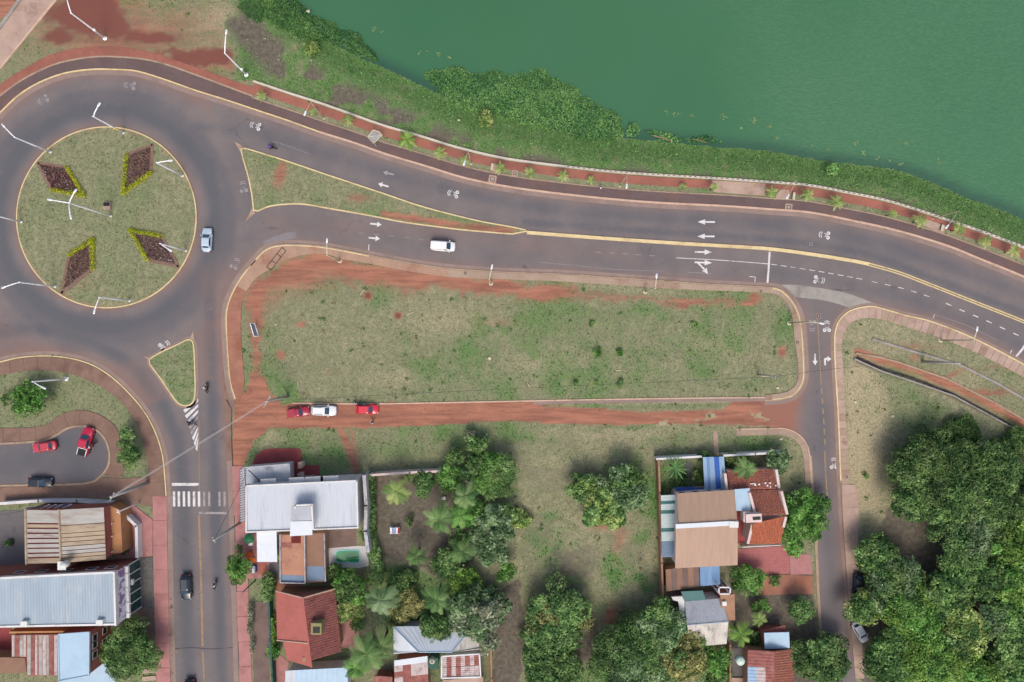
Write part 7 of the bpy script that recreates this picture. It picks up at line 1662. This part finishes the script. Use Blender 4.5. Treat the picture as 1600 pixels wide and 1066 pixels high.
# ---- trees of the west block and the south street
tree(45, 622, 28, 6, 'bright', 'round bright green tree with a lamp head over it on the west block', 1)
bush(8, 625, 9, 2.5, 'dark', 'small dark shrub left of the round bright tree', 2)
tree(199, 677, 14, 4, 'mid', 'smaller tree beside the dead-end turning circle', 3, leaf=.24)
tree(203, 710, 21, 5, 'dark', 'larger dark tree beside the dead-end turning circle', 4, pal2='mid')
tree(373, 890, 22, 6, 'bright', 'bright green street tree on the right of the south street', 5)
bush(375, 857, 7, 3, 'dark', 'small dark bush just above the bright street tree', 6)
tree(203, 1018, 44, 8, 'mid', 'large street tree at the bottom left beside the rose pavement', 7, pal2='dark')
hedge([(419, 902), (421, 915), (418, 930)], 2.0, 2.6, 'mid', 'tall loose hedge clump left of the terraces', 8, .2, 22)
bush(427, 1020, 12, 2.6, 'bright', 'bright rounded shrub left of the red gabled house', 9)
hedge([(426, 965), (427, 985), (428, 1002)], 1.1, 1.6, 'lime', 'narrow lime hedge left of the red gabled house', 10, .16, 30)
hedge([(392, 945), (393, 965), (391, 985)], 1.2, 1.4, 'grey', 'straggly grey hedge at the edge of the right pavement', 11, .16, 22)
hedge([(396, 998), (394, 1015)], 1.0, 1.2, 'grey', 'short straggly hedge farther down the right pavement', 12, .16, 22)
bush(12, 849, 6, 1.2, 'dark', 'small dark plant growing in the grey tiled yard', 13)
bush(193, 861, 8, 2, 'dark', 'dark shrub in front of the orange lean-to', 14)
# ---- palm garden
hedge([(580, 745), (581, 790), (582, 830), (584, 862)], 1.4, 2.4, 'dark', 'tall dark hedge along the stained wall', 15, .2, 26)
hedge([(585, 862), (590, 885), (588, 905)], 2.4, 2.6, 'mid', 'broad leafy hedge beside the pool deck', 16, .2, 24)
bush(572, 835, 11, 3, 'dark', 'dark bush spilling over the stained wall', 17)
palm(618, 768, 25, 6, 'broad pale palm nearest the white-roofed house', 'yellow', 18, 15)
tree(662, 752, 20, 4.5, 'mid', 'green shrubby tree along the garden wall', 19); bush(640, 745, 8, 3, 'yellow', 'yellow-green shrub on the garden wall', 20)
palm(686, 812, 27, 6.5, 'tall palm in the middle of the garden', 'mid', 21, 16); palm(726, 775, 24, 6.5, 'palm between the garden wall and the middle palm', 'mid', 22, 16); palm(720, 805, 24, 6, 'palm right of the middle garden palm', 'bright', 23, 15)
tree(712, 712, 18, 5, 'dark', 'dark tree over the end of the garden wall', 24); tree(745, 698, 20, 4.5, 'mid', 'low green tree north of the garden wall end', 25); tree(737, 680, 10, 3, 'grey', 'small greyish shrub above the garden trees', 251)
tree(775, 748, 36, 7, 'mid', 'large green tree at the upper right of the palm garden', 26, pal2='bright')
tree(766, 838, 36, 8, 'blue', 'tall bluish tree on the right side of the palm garden', 27, ry=56, leaf=.26)
tree(722, 842, 20, 6, 'dark', 'dark green tree left of the tall bluish tree', 28); palm(722, 862, 24, 6, 'palm below the dark green garden tree', 'dark', 281, 14)
tree(728, 908, 25, 5, 'lime', 'bright lime green tree in the lower palm garden', 29)
tree(790, 890, 18, 6, 'bright', 'small bright tree right of the lime green tree', 30)
tree(745, 955, 43, 8, 'blue', 'broad bluish grey tree over the white hipped roof', 31, leaf=.28, pal2='grey'); tree(762, 1003, 22, 6, 'grey', 'pale greyish tree at the end of the hipped roof', 32)
tree(682, 980, 28, 7, 'dark', 'dark feathery tree hanging over the hipped roof', 33, leaf=.22)
palm(595, 938, 28, 6.5, 'pale green palm above the red gabled house garden', 'blue', 34, 15); palm(682, 938, 26, 6.5, 'palm above the dark feathery tree', 'mid', 35, 16)
tree(640, 945, 26, 4.5, 'olive', 'yellowish olive shrub thicket in the lower garden', 36); tree(622, 960, 18, 4, 'olive', 'low olive shrub left of the olive thicket', 37)
tree(548, 918, 30, 6, 'bright', 'glossy dark and bright green tree beside the terraces', 38, pal2='dark', ry=36); tree(545, 950, 22, 5, 'yellow', 'yellow-green tree beside the tiled slope of the red house', 39)
bush(523, 895, 14, 3, 'dark', 'dark bush below the pool deck', 40); bush(640, 900, 14, 2.5, 'dark', 'dark low bush in the brown garden ground', 41); bush(640, 815, 9, 2, 'dark', 'dark shrub beside the washing rack', 411)
palm(572, 1022, 32, 6.5, 'dense palm clump right of the red gabled house', 'mid', 42, 18); palm(595, 1010, 24, 6, 'palm leaning right of the dense palm clump', 'dark', 43, 15); palm(556, 1045, 22, 5.5, 'palm at the lower left of the dense palm clump', 'bright', 44, 14)
bush(558, 975, 12, 2.5, 'dark', 'dark shrub east of the red gabled house', 45); bush(605, 955, 9, 2.5, 'dark', 'dark shrub under the pale green palm', 46); bush(755, 925, 16, 4, 'dark', 'dark bush between lime tree and bluish grey tree', 461)
tree(700, 745, 22, 5.5, 'bright', 'bright leafy tree in the middle of the upper garden', 462); tree(745, 735, 24, 6, 'mid', 'green tree filling the upper garden left of the large tree', 463); tree(735, 800, 24, 6.5, 'bright', 'bright tree between the garden palms and the bluish tree', 464)
tree(700, 880, 24, 5, 'mid', 'green tree on the lower right of the brown garden ground', 465); tree(715, 940, 20, 5, 'dark', 'dark tree between the lower garden palms', 466); palm(650, 870, 20, 4.5, 'small palm on the brown garden ground', 'dark', 467, 14); tree(620, 915, 20, 4, 'dark', 'dark shrubby tree above the olive thicket', 468); tree(795, 800, 16, 6, 'mid', 'green tree on the right edge of the palm garden', 469)
# ---- middle plots
tree(914, 764, 30, 6, 'mid', 'left tree of the three-crowned clump on the vacant plot', 47, pal2='yellow'); tree(980, 760, 38, 7, 'dark', 'right darker tree of the three-crowned clump', 48, pal2='blue'); tree(946, 792, 38, 6.5, 'mid', 'lower tree of the three-crowned clump', 49, pal2='yellow')
bush(815, 812, 15, 2, 'yellow', 'pale yellow-green bush beside the dry track', 50)
tree(866, 968, 50, 8, 'mid', 'large pale olive tree beside the brown lane', 51, pal2='olive', tint=.95); tree(860, 1045, 48, 7, 'dark', 'dark tree at the bottom beside the brown lane', 52)
tree(985, 1030, 60, 10, 'dark', 'big dark bluish tree at the bottom centre', 53, pal2='blue'); tree(1020, 985, 44, 9, 'blue', 'upper crown of the big bottom centre trees', 54, pal2='dark'); tree(1070, 1030, 42, 8.5, 'mid', 'green tree right of the big dark bluish tree', 55, pal2='olive')
tree(1120, 1030, 24, 5, 'bright', 'bright low tree left of the thin tan wall', 56); bush(1120, 1062, 22, 2, 'dark', 'dark green undergrowth at the bottom left of the rusty house', 57)
bush(822, 990, 12, 3, 'dark', 'dark bush between the brown lane and the pale olive tree', 571); bush(1050, 960, 12, 3, 'dark', 'dark shrub behind the grey-roofed cottage', 572)
# ---- east house plot
palm(1055, 731, 21, 3.2, 'spiky green agave-like palm in the walled garden', 'reed', 58, 20, 12, .16, .2, droop=.3)
bush(1103, 718, 14, 2.6, 'mid', 'leafy bush over the garden wall left of the canopy', 59); bush(1091, 746, 10, 2.4, 'yellow', 'yellow-green bush left of the blue canopy', 60); bush(1145, 719, 13, 2.6, 'yellow', 'yellow-green bush right of the blue canopy', 61)
palm(1167, 732, 20, 4.6, 'small feathery palm over the tiled wing', 'mid', 62, 16); tree(1215, 719, 21, 5, 'blue', 'dark bluish tree at the corner of the tiled wing', 63, leaf=.24); bush(1060, 752, 18, 1.2, 'dark', 'low dark ground plants in the walled garden', 631, .16, 16); bush(1160, 724, 12, 1.4, 'dark', 'dark low plants behind the white garden wall', 632)
tree(1258, 808, 38, 6.5, 'bright', 'bright green tree overhanging the right street', 64, ry=46); tree(1242, 855, 16, 4.5, 'bright', 'lower lobe of bright foliage by the patio corner', 65)
tree(1175, 907, 24, 4.5, 'bright', 'round bright tree below the tiled patio', 66); bush(1190, 945, 13, 3, 'bright', 'small bright shrub above the banana plants', 67)
palm(1187, 967, 15, 3.2, 'upper banana plant beside the cottage', 'yellow', 68, 11, 12, .5, .14, name='banana_plant', cat='banana plant', broad=True); palm(1158, 992, 23, 3.6, 'larger banana plant beside the weathered white slope', 'lime', 69, 14, 12, .42, .16, name='banana_plant', cat='banana plant', broad=True)
tree(1252, 955, 23, 5, 'mid', 'rounded tree left of the right street below the patio', 70); tree(1285, 1030, 46, 7.5, 'dark', 'large olive dark tree left of the right street at the bottom', 71, pal2='mid'); bush(1212, 907, 10, 1.4, 'dark', 'low dark plants at the foot of the patio', 711); bush(1150, 920, 8, 1.2, 'dark', 'low dark plants by the open white frame', 712); bush(1180, 1000, 14, 1.5, 'dark', 'dark ground plants left of the pale blue shed', 713)
# ---- the wood on the right
WOOD = [(1432, 728, 44, 9, 'forest', 'upper left crown of the wood, facing the east lot'), (1492, 722, 46, 9.5, 'dark', 'dark crown on the upper edge of the wood'), (1548, 732, 44, 9.5, 'forest', 'green crown on the upper right edge of the wood'), (1432, 782, 40, 10, 'mid', 'bright sided crown on the left edge of the wood'), (1486, 782, 46, 11, 'forest', 'high crown in the upper middle of the wood'), (1545, 790, 46, 10.5, 'mid', 'broad crown right of the upper middle of the wood'), (1600, 775, 40, 9, 'dark', 'dark crown at the right edge, upper part of the wood'), (1508, 842, 44, 9.5, 'blue', 'greyish crown below the upper middle of the wood'), (1588, 855, 40, 11, 'lime', 'bright lime crown at the right edge of the wood'), (1585, 915, 42, 10, 'bright', 'bright crown at the right edge below the lime one'),
        (1368, 872, 36, 7, 'mid', 'leafy tree leaning over the pale path on the left of the wood'), (1348, 948, 28, 7, 'yellow', 'pale yellow-green tree over the parked cars by the wood'), (1400, 912, 42, 9, 'blue', 'bluish crown in the left middle of the wood'), (1428, 962, 46, 10.5, 'bright', 'bright green crown in the middle of the wood'), (1478, 935, 44, 10, 'forest', 'green crown right of the bright middle crown'), (1500, 985, 44, 10.5, 'yellow', 'yellow-green crown in the lower middle of the wood'), (1392, 1030, 48, 10, 'forest', 'lower left crown of the wood'), (1452, 1040, 50, 11, 'bright', 'bright crown at the bottom edge of the wood'), (1512, 1052, 42, 10, 'lime', 'lime crown at the bottom edge of the wood'), (1575, 1045, 42, 7, 'dark', 'dark low crown in the bottom right corner of the wood'), (1545, 905, 34, 9, 'dark', 'dark hollow crown in the right middle of the wood'), (1600, 985, 42, 9.5, 'mid', 'green crown at the right edge, lower part of the wood'), (1548, 965, 34, 9, 'blue', 'greyish crown right of the yellow-green crown')]
for i, (x, y, r, h, pal, lab) in enumerate(WOOD):
    tree(x, y, r*1.02, h, pal, lab, 200+i, dens=24, leaf=.22, pal2={'forest': 'mid', 'dark': 'forest', 'mid': 'forest', 'bright': 'lime', 'blue': 'mid', 'lime': 'bright', 'yellow': 'mid'}[pal], group='trees of the wood', tint=(.82 if y < 800 else .92 if y < 900 else 1.0))
bush(1450, 690, 22, 2, 'dark', 'low scrub at the upper edge of the wood', 260); bush(1500, 678, 30, 1.6, 'dark', 'low scrub strip above the dark upper crown', 261); bush(1590, 690, 26, 2.2, 'dark', 'low scrub at the right edge above the wood', 262)
# ---- young palms and shrubs along the promenade
PALMS = [(408, 149, 10, 'the park end of the wall'), (490, 174, 8, 'the first promenade lamp'), (543, 187, 11, 'the stretch left of the bus shelter'), (636, 217, 18, 'the bus shelter, biggest and yellowest'), (687, 238, 12, 'the stretch between shelter and second lamp'), (726, 250, 10, 'the second promenade lamp'), (782, 262, 12, 'the two manholes, between them'), (828, 270, 12, 'the right of the small manhole'), (880, 275, 11, 'the stretch left of the walking person'), (923, 281, 8, 'the walking person in white'), (1068, 291, 7, 'the left of the pale paved square'), (1116, 292, 9, 'the left edge of the pale paved square'), (1207, 300, 12, 'the right edge of the pale paved square'), (1263, 304, 13, 'the bench by the small paved patch'), (1308, 315, 14, 'the stretch right of that bench'), (1396, 333, 9, 'the middle of the right stretch'), (1439, 344, 14, 'the last promenade lamp'), (1499, 357, 14, 'the bench near the right edge'), (1540, 376, 13, 'the stretch near the right edge'), (1585, 392, 13, 'the right edge of the photo')]
for i, (x, y, r, lab) in enumerate(PALMS):
    palm(x, y, r, 2.4 if r > 8 else 1.5, 'young yellow-green palm on the promenade strip by ' + lab, 'lime' if r > 16 else 'yellow', 300+i, 11, 9, .42, .08, group='young palms along the promenade', droop=.5)
bush(487, 76, 13, 1.6, 'yellow', 'yellow-green bush on the bank at the upper left', 330, .18, 20); bush(757, 187, 13, 1.5, 'yellow', 'yellow-green bush on the bank above the promenade middle', 331, .18, 20); bush(1302, 265, 11, 1.8, 'reed', 'green bush on the bank at the right', 332, .18, 20)
for i, (x, y, r, lab) in enumerate(((933, 551, 8, 'upper left of five small shrubs on the right half of the lot'), (968, 551, 6, 'upper right of five small shrubs on the right half of the lot'), (968, 600, 8, 'lower right and darkest of five small shrubs on the lot'), (899, 599, 6, 'lower left of five small shrubs on the lot'), (931, 599, 5, 'lower middle of five small shrubs on the lot'), (1087, 508, 5, 'tiny bright shrub in the upper right of the lot'), (925, 505, 5, 'tiny yellow-green shrub near the upper middle of the lot'), (1353, 744, 6, 'dark low shrub on the dry ground left of the wood'))):
    bush(x, y, r, .8, 'bright' if i != 2 else 'mid', lab, 340+i, .12, 40, group='small shrubs on the lot')

# ---- marsh plants at the water's edge
def carpet(name, label, poly, hmax, dens, leaf, pal, seed, z0=WATER_Z, edge=20, up=.6, tint=1.0):
    rs = np.random.RandomState(seed); P = np.array(poly); ar = .5*abs(np.dot(P[:, 0], np.roll(P[:, 1], 1))-np.dot(P[:, 1], np.roll(P[:, 0], 1)))*PX*PX
    k = int(ar*dens*1.6); x = rs.uniform(P[:, 0].min(), P[:, 0].max(), k*3); y = rs.uniform(P[:, 1].min(), P[:, 1].max(), k*3)
    d = np.where(inpoly(x, y, poly), 1, -1)*distline(x, y, poly, True) + (fbm(x*.09, y*.09, seed, 4)-.5)*16
    ok = d > 0; x, y, d = x[ok][:k], y[ok][:k], d[ok][:k]; k = len(x)
    gz = np.maximum(ground_z(x, y), z0); hh = hmax*sstep(0, edge, d)*(.35+.9*fbm(x*.045, y*.045, seed+2, 4)) + rs.rand(k)*.25
    kk = PX*(CAM_H-gz-hh)/CAM_H; p = np.c_[(x-800)*kk, (533-y)*kk, gz+hh]; n = rs.normal(size=(k, 3))*up; n[:, 2] += 1; n /= np.linalg.norm(n, axis=1)[:, None]
    Pc = np.array(PAL[pal])[[2, 0, 1, 3]]; w = fbm(x*.03, y*.03, seed+5, 4); idx = np.clip((w*1.6-.3+rs.normal(size=k)*.3)*3, 0, 2.999); i0 = idx.astype(int); fr = (idx-i0)[:, None]
    col = (Pc[i0]*(1-fr)+Pc[i0+1]*fr)*rs.uniform(.75, 1.25, (k, 1))*tint
    L = Leaves(); L.add(*leaf_arrays(rs, p, n, leaf*rs.uniform(.6, 1.3, k), col)); return tag(link(name, L.mesh(name)), label, 'water plants', kind='stuff')
carpet('water_plants', 'dense dark water plants on the bank at the upper left', crv([(372, -30), (375, 20), (395, 30), (430, 40), (470, 60), (505, 66), (540, 76), (575, 92), (591, 97), (590, 80), (572, 66), (552, 50), (530, 42), (501, 30), (484, 18), (467, 0), (455, -30)], 10, True), 1.5, 44, .15, 'reed', 21, tint=.8)
carpet('water_plants', 'broad mat of floating green plants in the middle of the shore', crv([(663, 120), (690, 108), (715, 103), (737, 112), (770, 113), (800, 115), (838, 109), (851, 111), (863, 123), (889, 131), (906, 144), (932, 163), (960, 174), (970, 190), (974, 212), (950, 224), (905, 218), (850, 202), (790, 188), (740, 177), (700, 158)], 10, True), 1.2, 44, .15, 'reed', 22, tint=.92)
carpet('water_plants', 'small clump of water plants right of the broad mat', crv([(978, 204), (984, 192), (994, 193), (1000, 206), (990, 214)], 6, True), .8, 26, .2, 'reed', 23, edge=8)
carpet('water_plants', 'thin fringe of plants along the shore right of the small clump', crv([(1005, 204), (1036, 206), (1056, 215), (1085, 214), (1120, 216), (1128, 224), (1090, 224), (1040, 218)], 6, True), .7, 20, .2, 'reed', 24, edge=8)
rs = np.random.RandomState(77); L = Leaves()
for cx, cy, r, k in ((584, 46, 4, 8), (596, 49, 3, 5), (654, 83, 3, 6), (668, 80, 3, 5), (686, 85, 5, 8), (703, 89, 4, 8), (1042, 176, 4, 7), (1054, 180, 3, 6), (1060, 178, 3, 5), (1080, 181, 3, 6), (1129, 181, 6, 14), (1178, 190, 6, 14), (1203, 197, 4, 9), (1212, 215, 3, 6), (1159, 200, 2, 4), (1336, 223, 3, 6), (1350, 238, 5, 10), (1416, 224, 5, 8), (1468, 254, 5, 8), (1370, 248, 4, 6), (1291, 233, 3, 5), (1269, 226, 3, 4), (1388, 250, 4, 5), (1407, 258, 4, 5)):
    q = rs.normal(size=(k, 2))*r*.5; x = cx+q[:, 0]; y = cy+q[:, 1]; kk = PX*(CAM_H-WATER_Z)/CAM_H
    p = np.c_[(x-800)*kk, (533-y)*kk, np.full(k, WATER_Z+.03)+rs.rand(k)*.03]; n = np.tile((0., 0., 1.), (k, 1)) + rs.normal(size=(k, 3))*.1; n /= np.linalg.norm(n, axis=1)[:, None]
    L.add(*leaf_arrays(rs, p, n, rs.uniform(.1, .26, k), np.array(S(150, 176, 120)[:3])[None]*rs.uniform(.7, 1.25, (k, 1)), .05))
tag(link('floating_leaves', L.mesh('floating_leaves')), 'scattered pale leaves floating near the shore', 'water plants', kind='stuff')
for i, (a_, b_, lab) in enumerate((((926, 210), (955, 219), 'brown log lying on the shore beside the broad plant mat'), ((1020, 212), (1050, 222), 'pale fallen branch at the water edge right of the small clump'), ((1082, 218), (1104, 223), 'second pale branch farther right at the water edge'))):
    u, v = W(*a_, -1.0), W(*b_, -1.0); tag(MB().tube([u, u.lerp(v, .5)+Vector((0, .15, .1)), v], [.09, .08, .04], 6).build('branch', 'wall_tan' if i else 'bark'), lab, 'branch', 'fallen branches')

# ---- grass blades over the lawns, bank and lots
rs = np.random.RandomState(5)
def grass_field(k, x0, x1, y0, y1, smin, smax, keep, seed, tall=1.0):
    x = rs.uniform(x0, x1, k); y = rs.uniform(y0, y1, k); ok = np.ones(k, bool)
    sd = shore_d(x, y); ok &= sd > .2
    for q in EXCL: ok &= ~inpoly(x, y, q)
    rc = np.hypot(x-167, y-340); isl = (rc < 137) | inpoly(x, y, offs(tri, 1.5, True)) | inpoly(x, y, offs(tr2, 2, True))
    ok |= isl
    m = soil(x, y); g = 1 - np.clip(m[:, 0]*1.5-.2, 0, 1)*.95 - np.clip(m[:, 3]*1.4-.2, 0, 1)*.85
    ok &= rs.rand(k) < g
    if keep is not None: ok &= keep(x, y, sd)
    x, y, m, sd, isl = x[ok], y[ok], m[ok], sd[ok], isl[ok]; k = len(x)
    z = ground_z(x, y) + np.where(isl, .14, 0); h = rs.uniform(smin, smax, k)*(.7+.8*m[:, 1])*tall
    a = rs.uniform(0, 2*PI, k); w = h*rs.uniform(.35, .7, k); lean = rs.uniform(.2, 1.0, (k, 1))*h[:, None]; la = rs.uniform(0, 2*PI, k)
    px_, py_ = (x-800)*PX, (533-y)*PX; b = np.c_[px_, py_, z]; d = np.c_[np.cos(a), np.sin(a), a*0]*w[:, None]*.5
    tip = b + np.c_[np.cos(la), np.sin(la), la*0]*lean + np.c_[a*0, a*0, h]
    V = np.stack([b-d, b+d, tip], 1).reshape(-1, 3); F = np.arange(3*k).reshape(k, 3)
    n1 = fbm(x*.05, y*.05, 6, 4); n2 = rs.rand(k)
    green = np.array(S(106, 140, 80)[:3]); dry = np.array(S(206, 197, 162)[:3]); mid = np.array(S(150, 152, 118)[:3]); lush = np.array(S(84, 136, 76)[:3]); brown = np.array(S(150, 142, 128)[:3])
    f = np.clip(m[:, 2]*1.1 + (n2-.5)*.9 + (n1-.5)*.8, 0, 1)[:, None]; c = mid*(1-f)+dry*f
    f = np.clip(m[:, 1]*1.2 + (n2-.5)*.6, 0, 1)[:, None]; c = c*(1-f) + (green*(1-n1[:, None])+lush*n1[:, None])*f
    f = np.clip(m[:, 3]*.9+(n2-.5)*.3, 0, .8)[:, None]; c = c*(1-f)+brown*f
    c = c*np.exp(rs.normal(size=(k, 1))*.38); bk = (sd < 22) & (x > 385) & (y < np.interp(x, [q[0] for q in WALL], [q[1] for q in WALL])); c[bk] *= 1.6; return V, F, np.repeat(np.c_[c, np.ones(k)], 3, 0)
parts = [grass_field(150000, -40, 1640, -30, 1100, .10, .24, None, 1), grass_field(200000, 380, 1640, -30, 420, .08, .2, lambda x, y, sd: (sd < 22) & (y < np.interp(x, [q[0] for q in WALL], [q[1] for q in WALL])-4), 2)]
parts.append(grass_field(110000, -40, 1640, -30, 1100, .2, .42, None, 3, .8))
Vs = np.concatenate([p[0] for p in parts]); n0 = len(parts[0][0]); n1_ = n0+len(parts[1][0]); Fs = np.concatenate([parts[0][1], parts[1][1]+n0, parts[2][1]+n1_]); Cs = np.concatenate([p[2] for p in parts])
# weed clumps standing out of the grass
WL = Leaves(); k = 1700; x = rs.uniform(-30, 1630, k); y = rs.uniform(-20, 1090, k); sd_ = shore_d(x, y); ok = (sd_ > 20) | ((sd_ > .5) & (rs.rand(k) < .25))
for q in EXCL: ok &= ~inpoly(x, y, q)
m = soil(x, y); ok &= (rs.rand(k) < .25+.75*fbm(x*.02, y*.02, 31)) & (m[:, 3] < .5) & (m[:, 0] < .45)
for cx, cy, g in zip(x[ok], y[ok], m[ok][:, 1]):
    kk = rs.randint(7, 22); s = rs.uniform(1.0, 3.6); q = rs.normal(size=(kk, 2))*s*.5; c0 = (S(112, 150, 86) if rs.rand() < .45+g*.4 else S(176, 168, 124))[:3]
    zz = ground_z(np.array([cx]), np.array([cy]))[0]
    p = np.c_[(cx+q[:, 0]-800)*PX, (533-cy-q[:, 1])*PX, zz+.05+rs.rand(kk)*.2]; n = rs.normal(size=(kk, 3))*.6; n[:, 2] += 1; n /= np.linalg.norm(n, axis=1)[:, None]
    WL.add(*leaf_arrays(rs, p, n, rs.uniform(.08, .2, kk), np.array(c0)[None]*rs.uniform(.7, 1.3, (kk, 1))))
tag(link('weeds', WL.mesh('weeds')), 'scattered weed clumps in the grass of the lots and bank', 'weeds', kind='stuff')
tag(link('grass', quads_mesh('grass', Vs, Fs, 'grass', Cs)), 'short patchy grass on the lots, islands and lake bank', 'grass', kind='stuff')
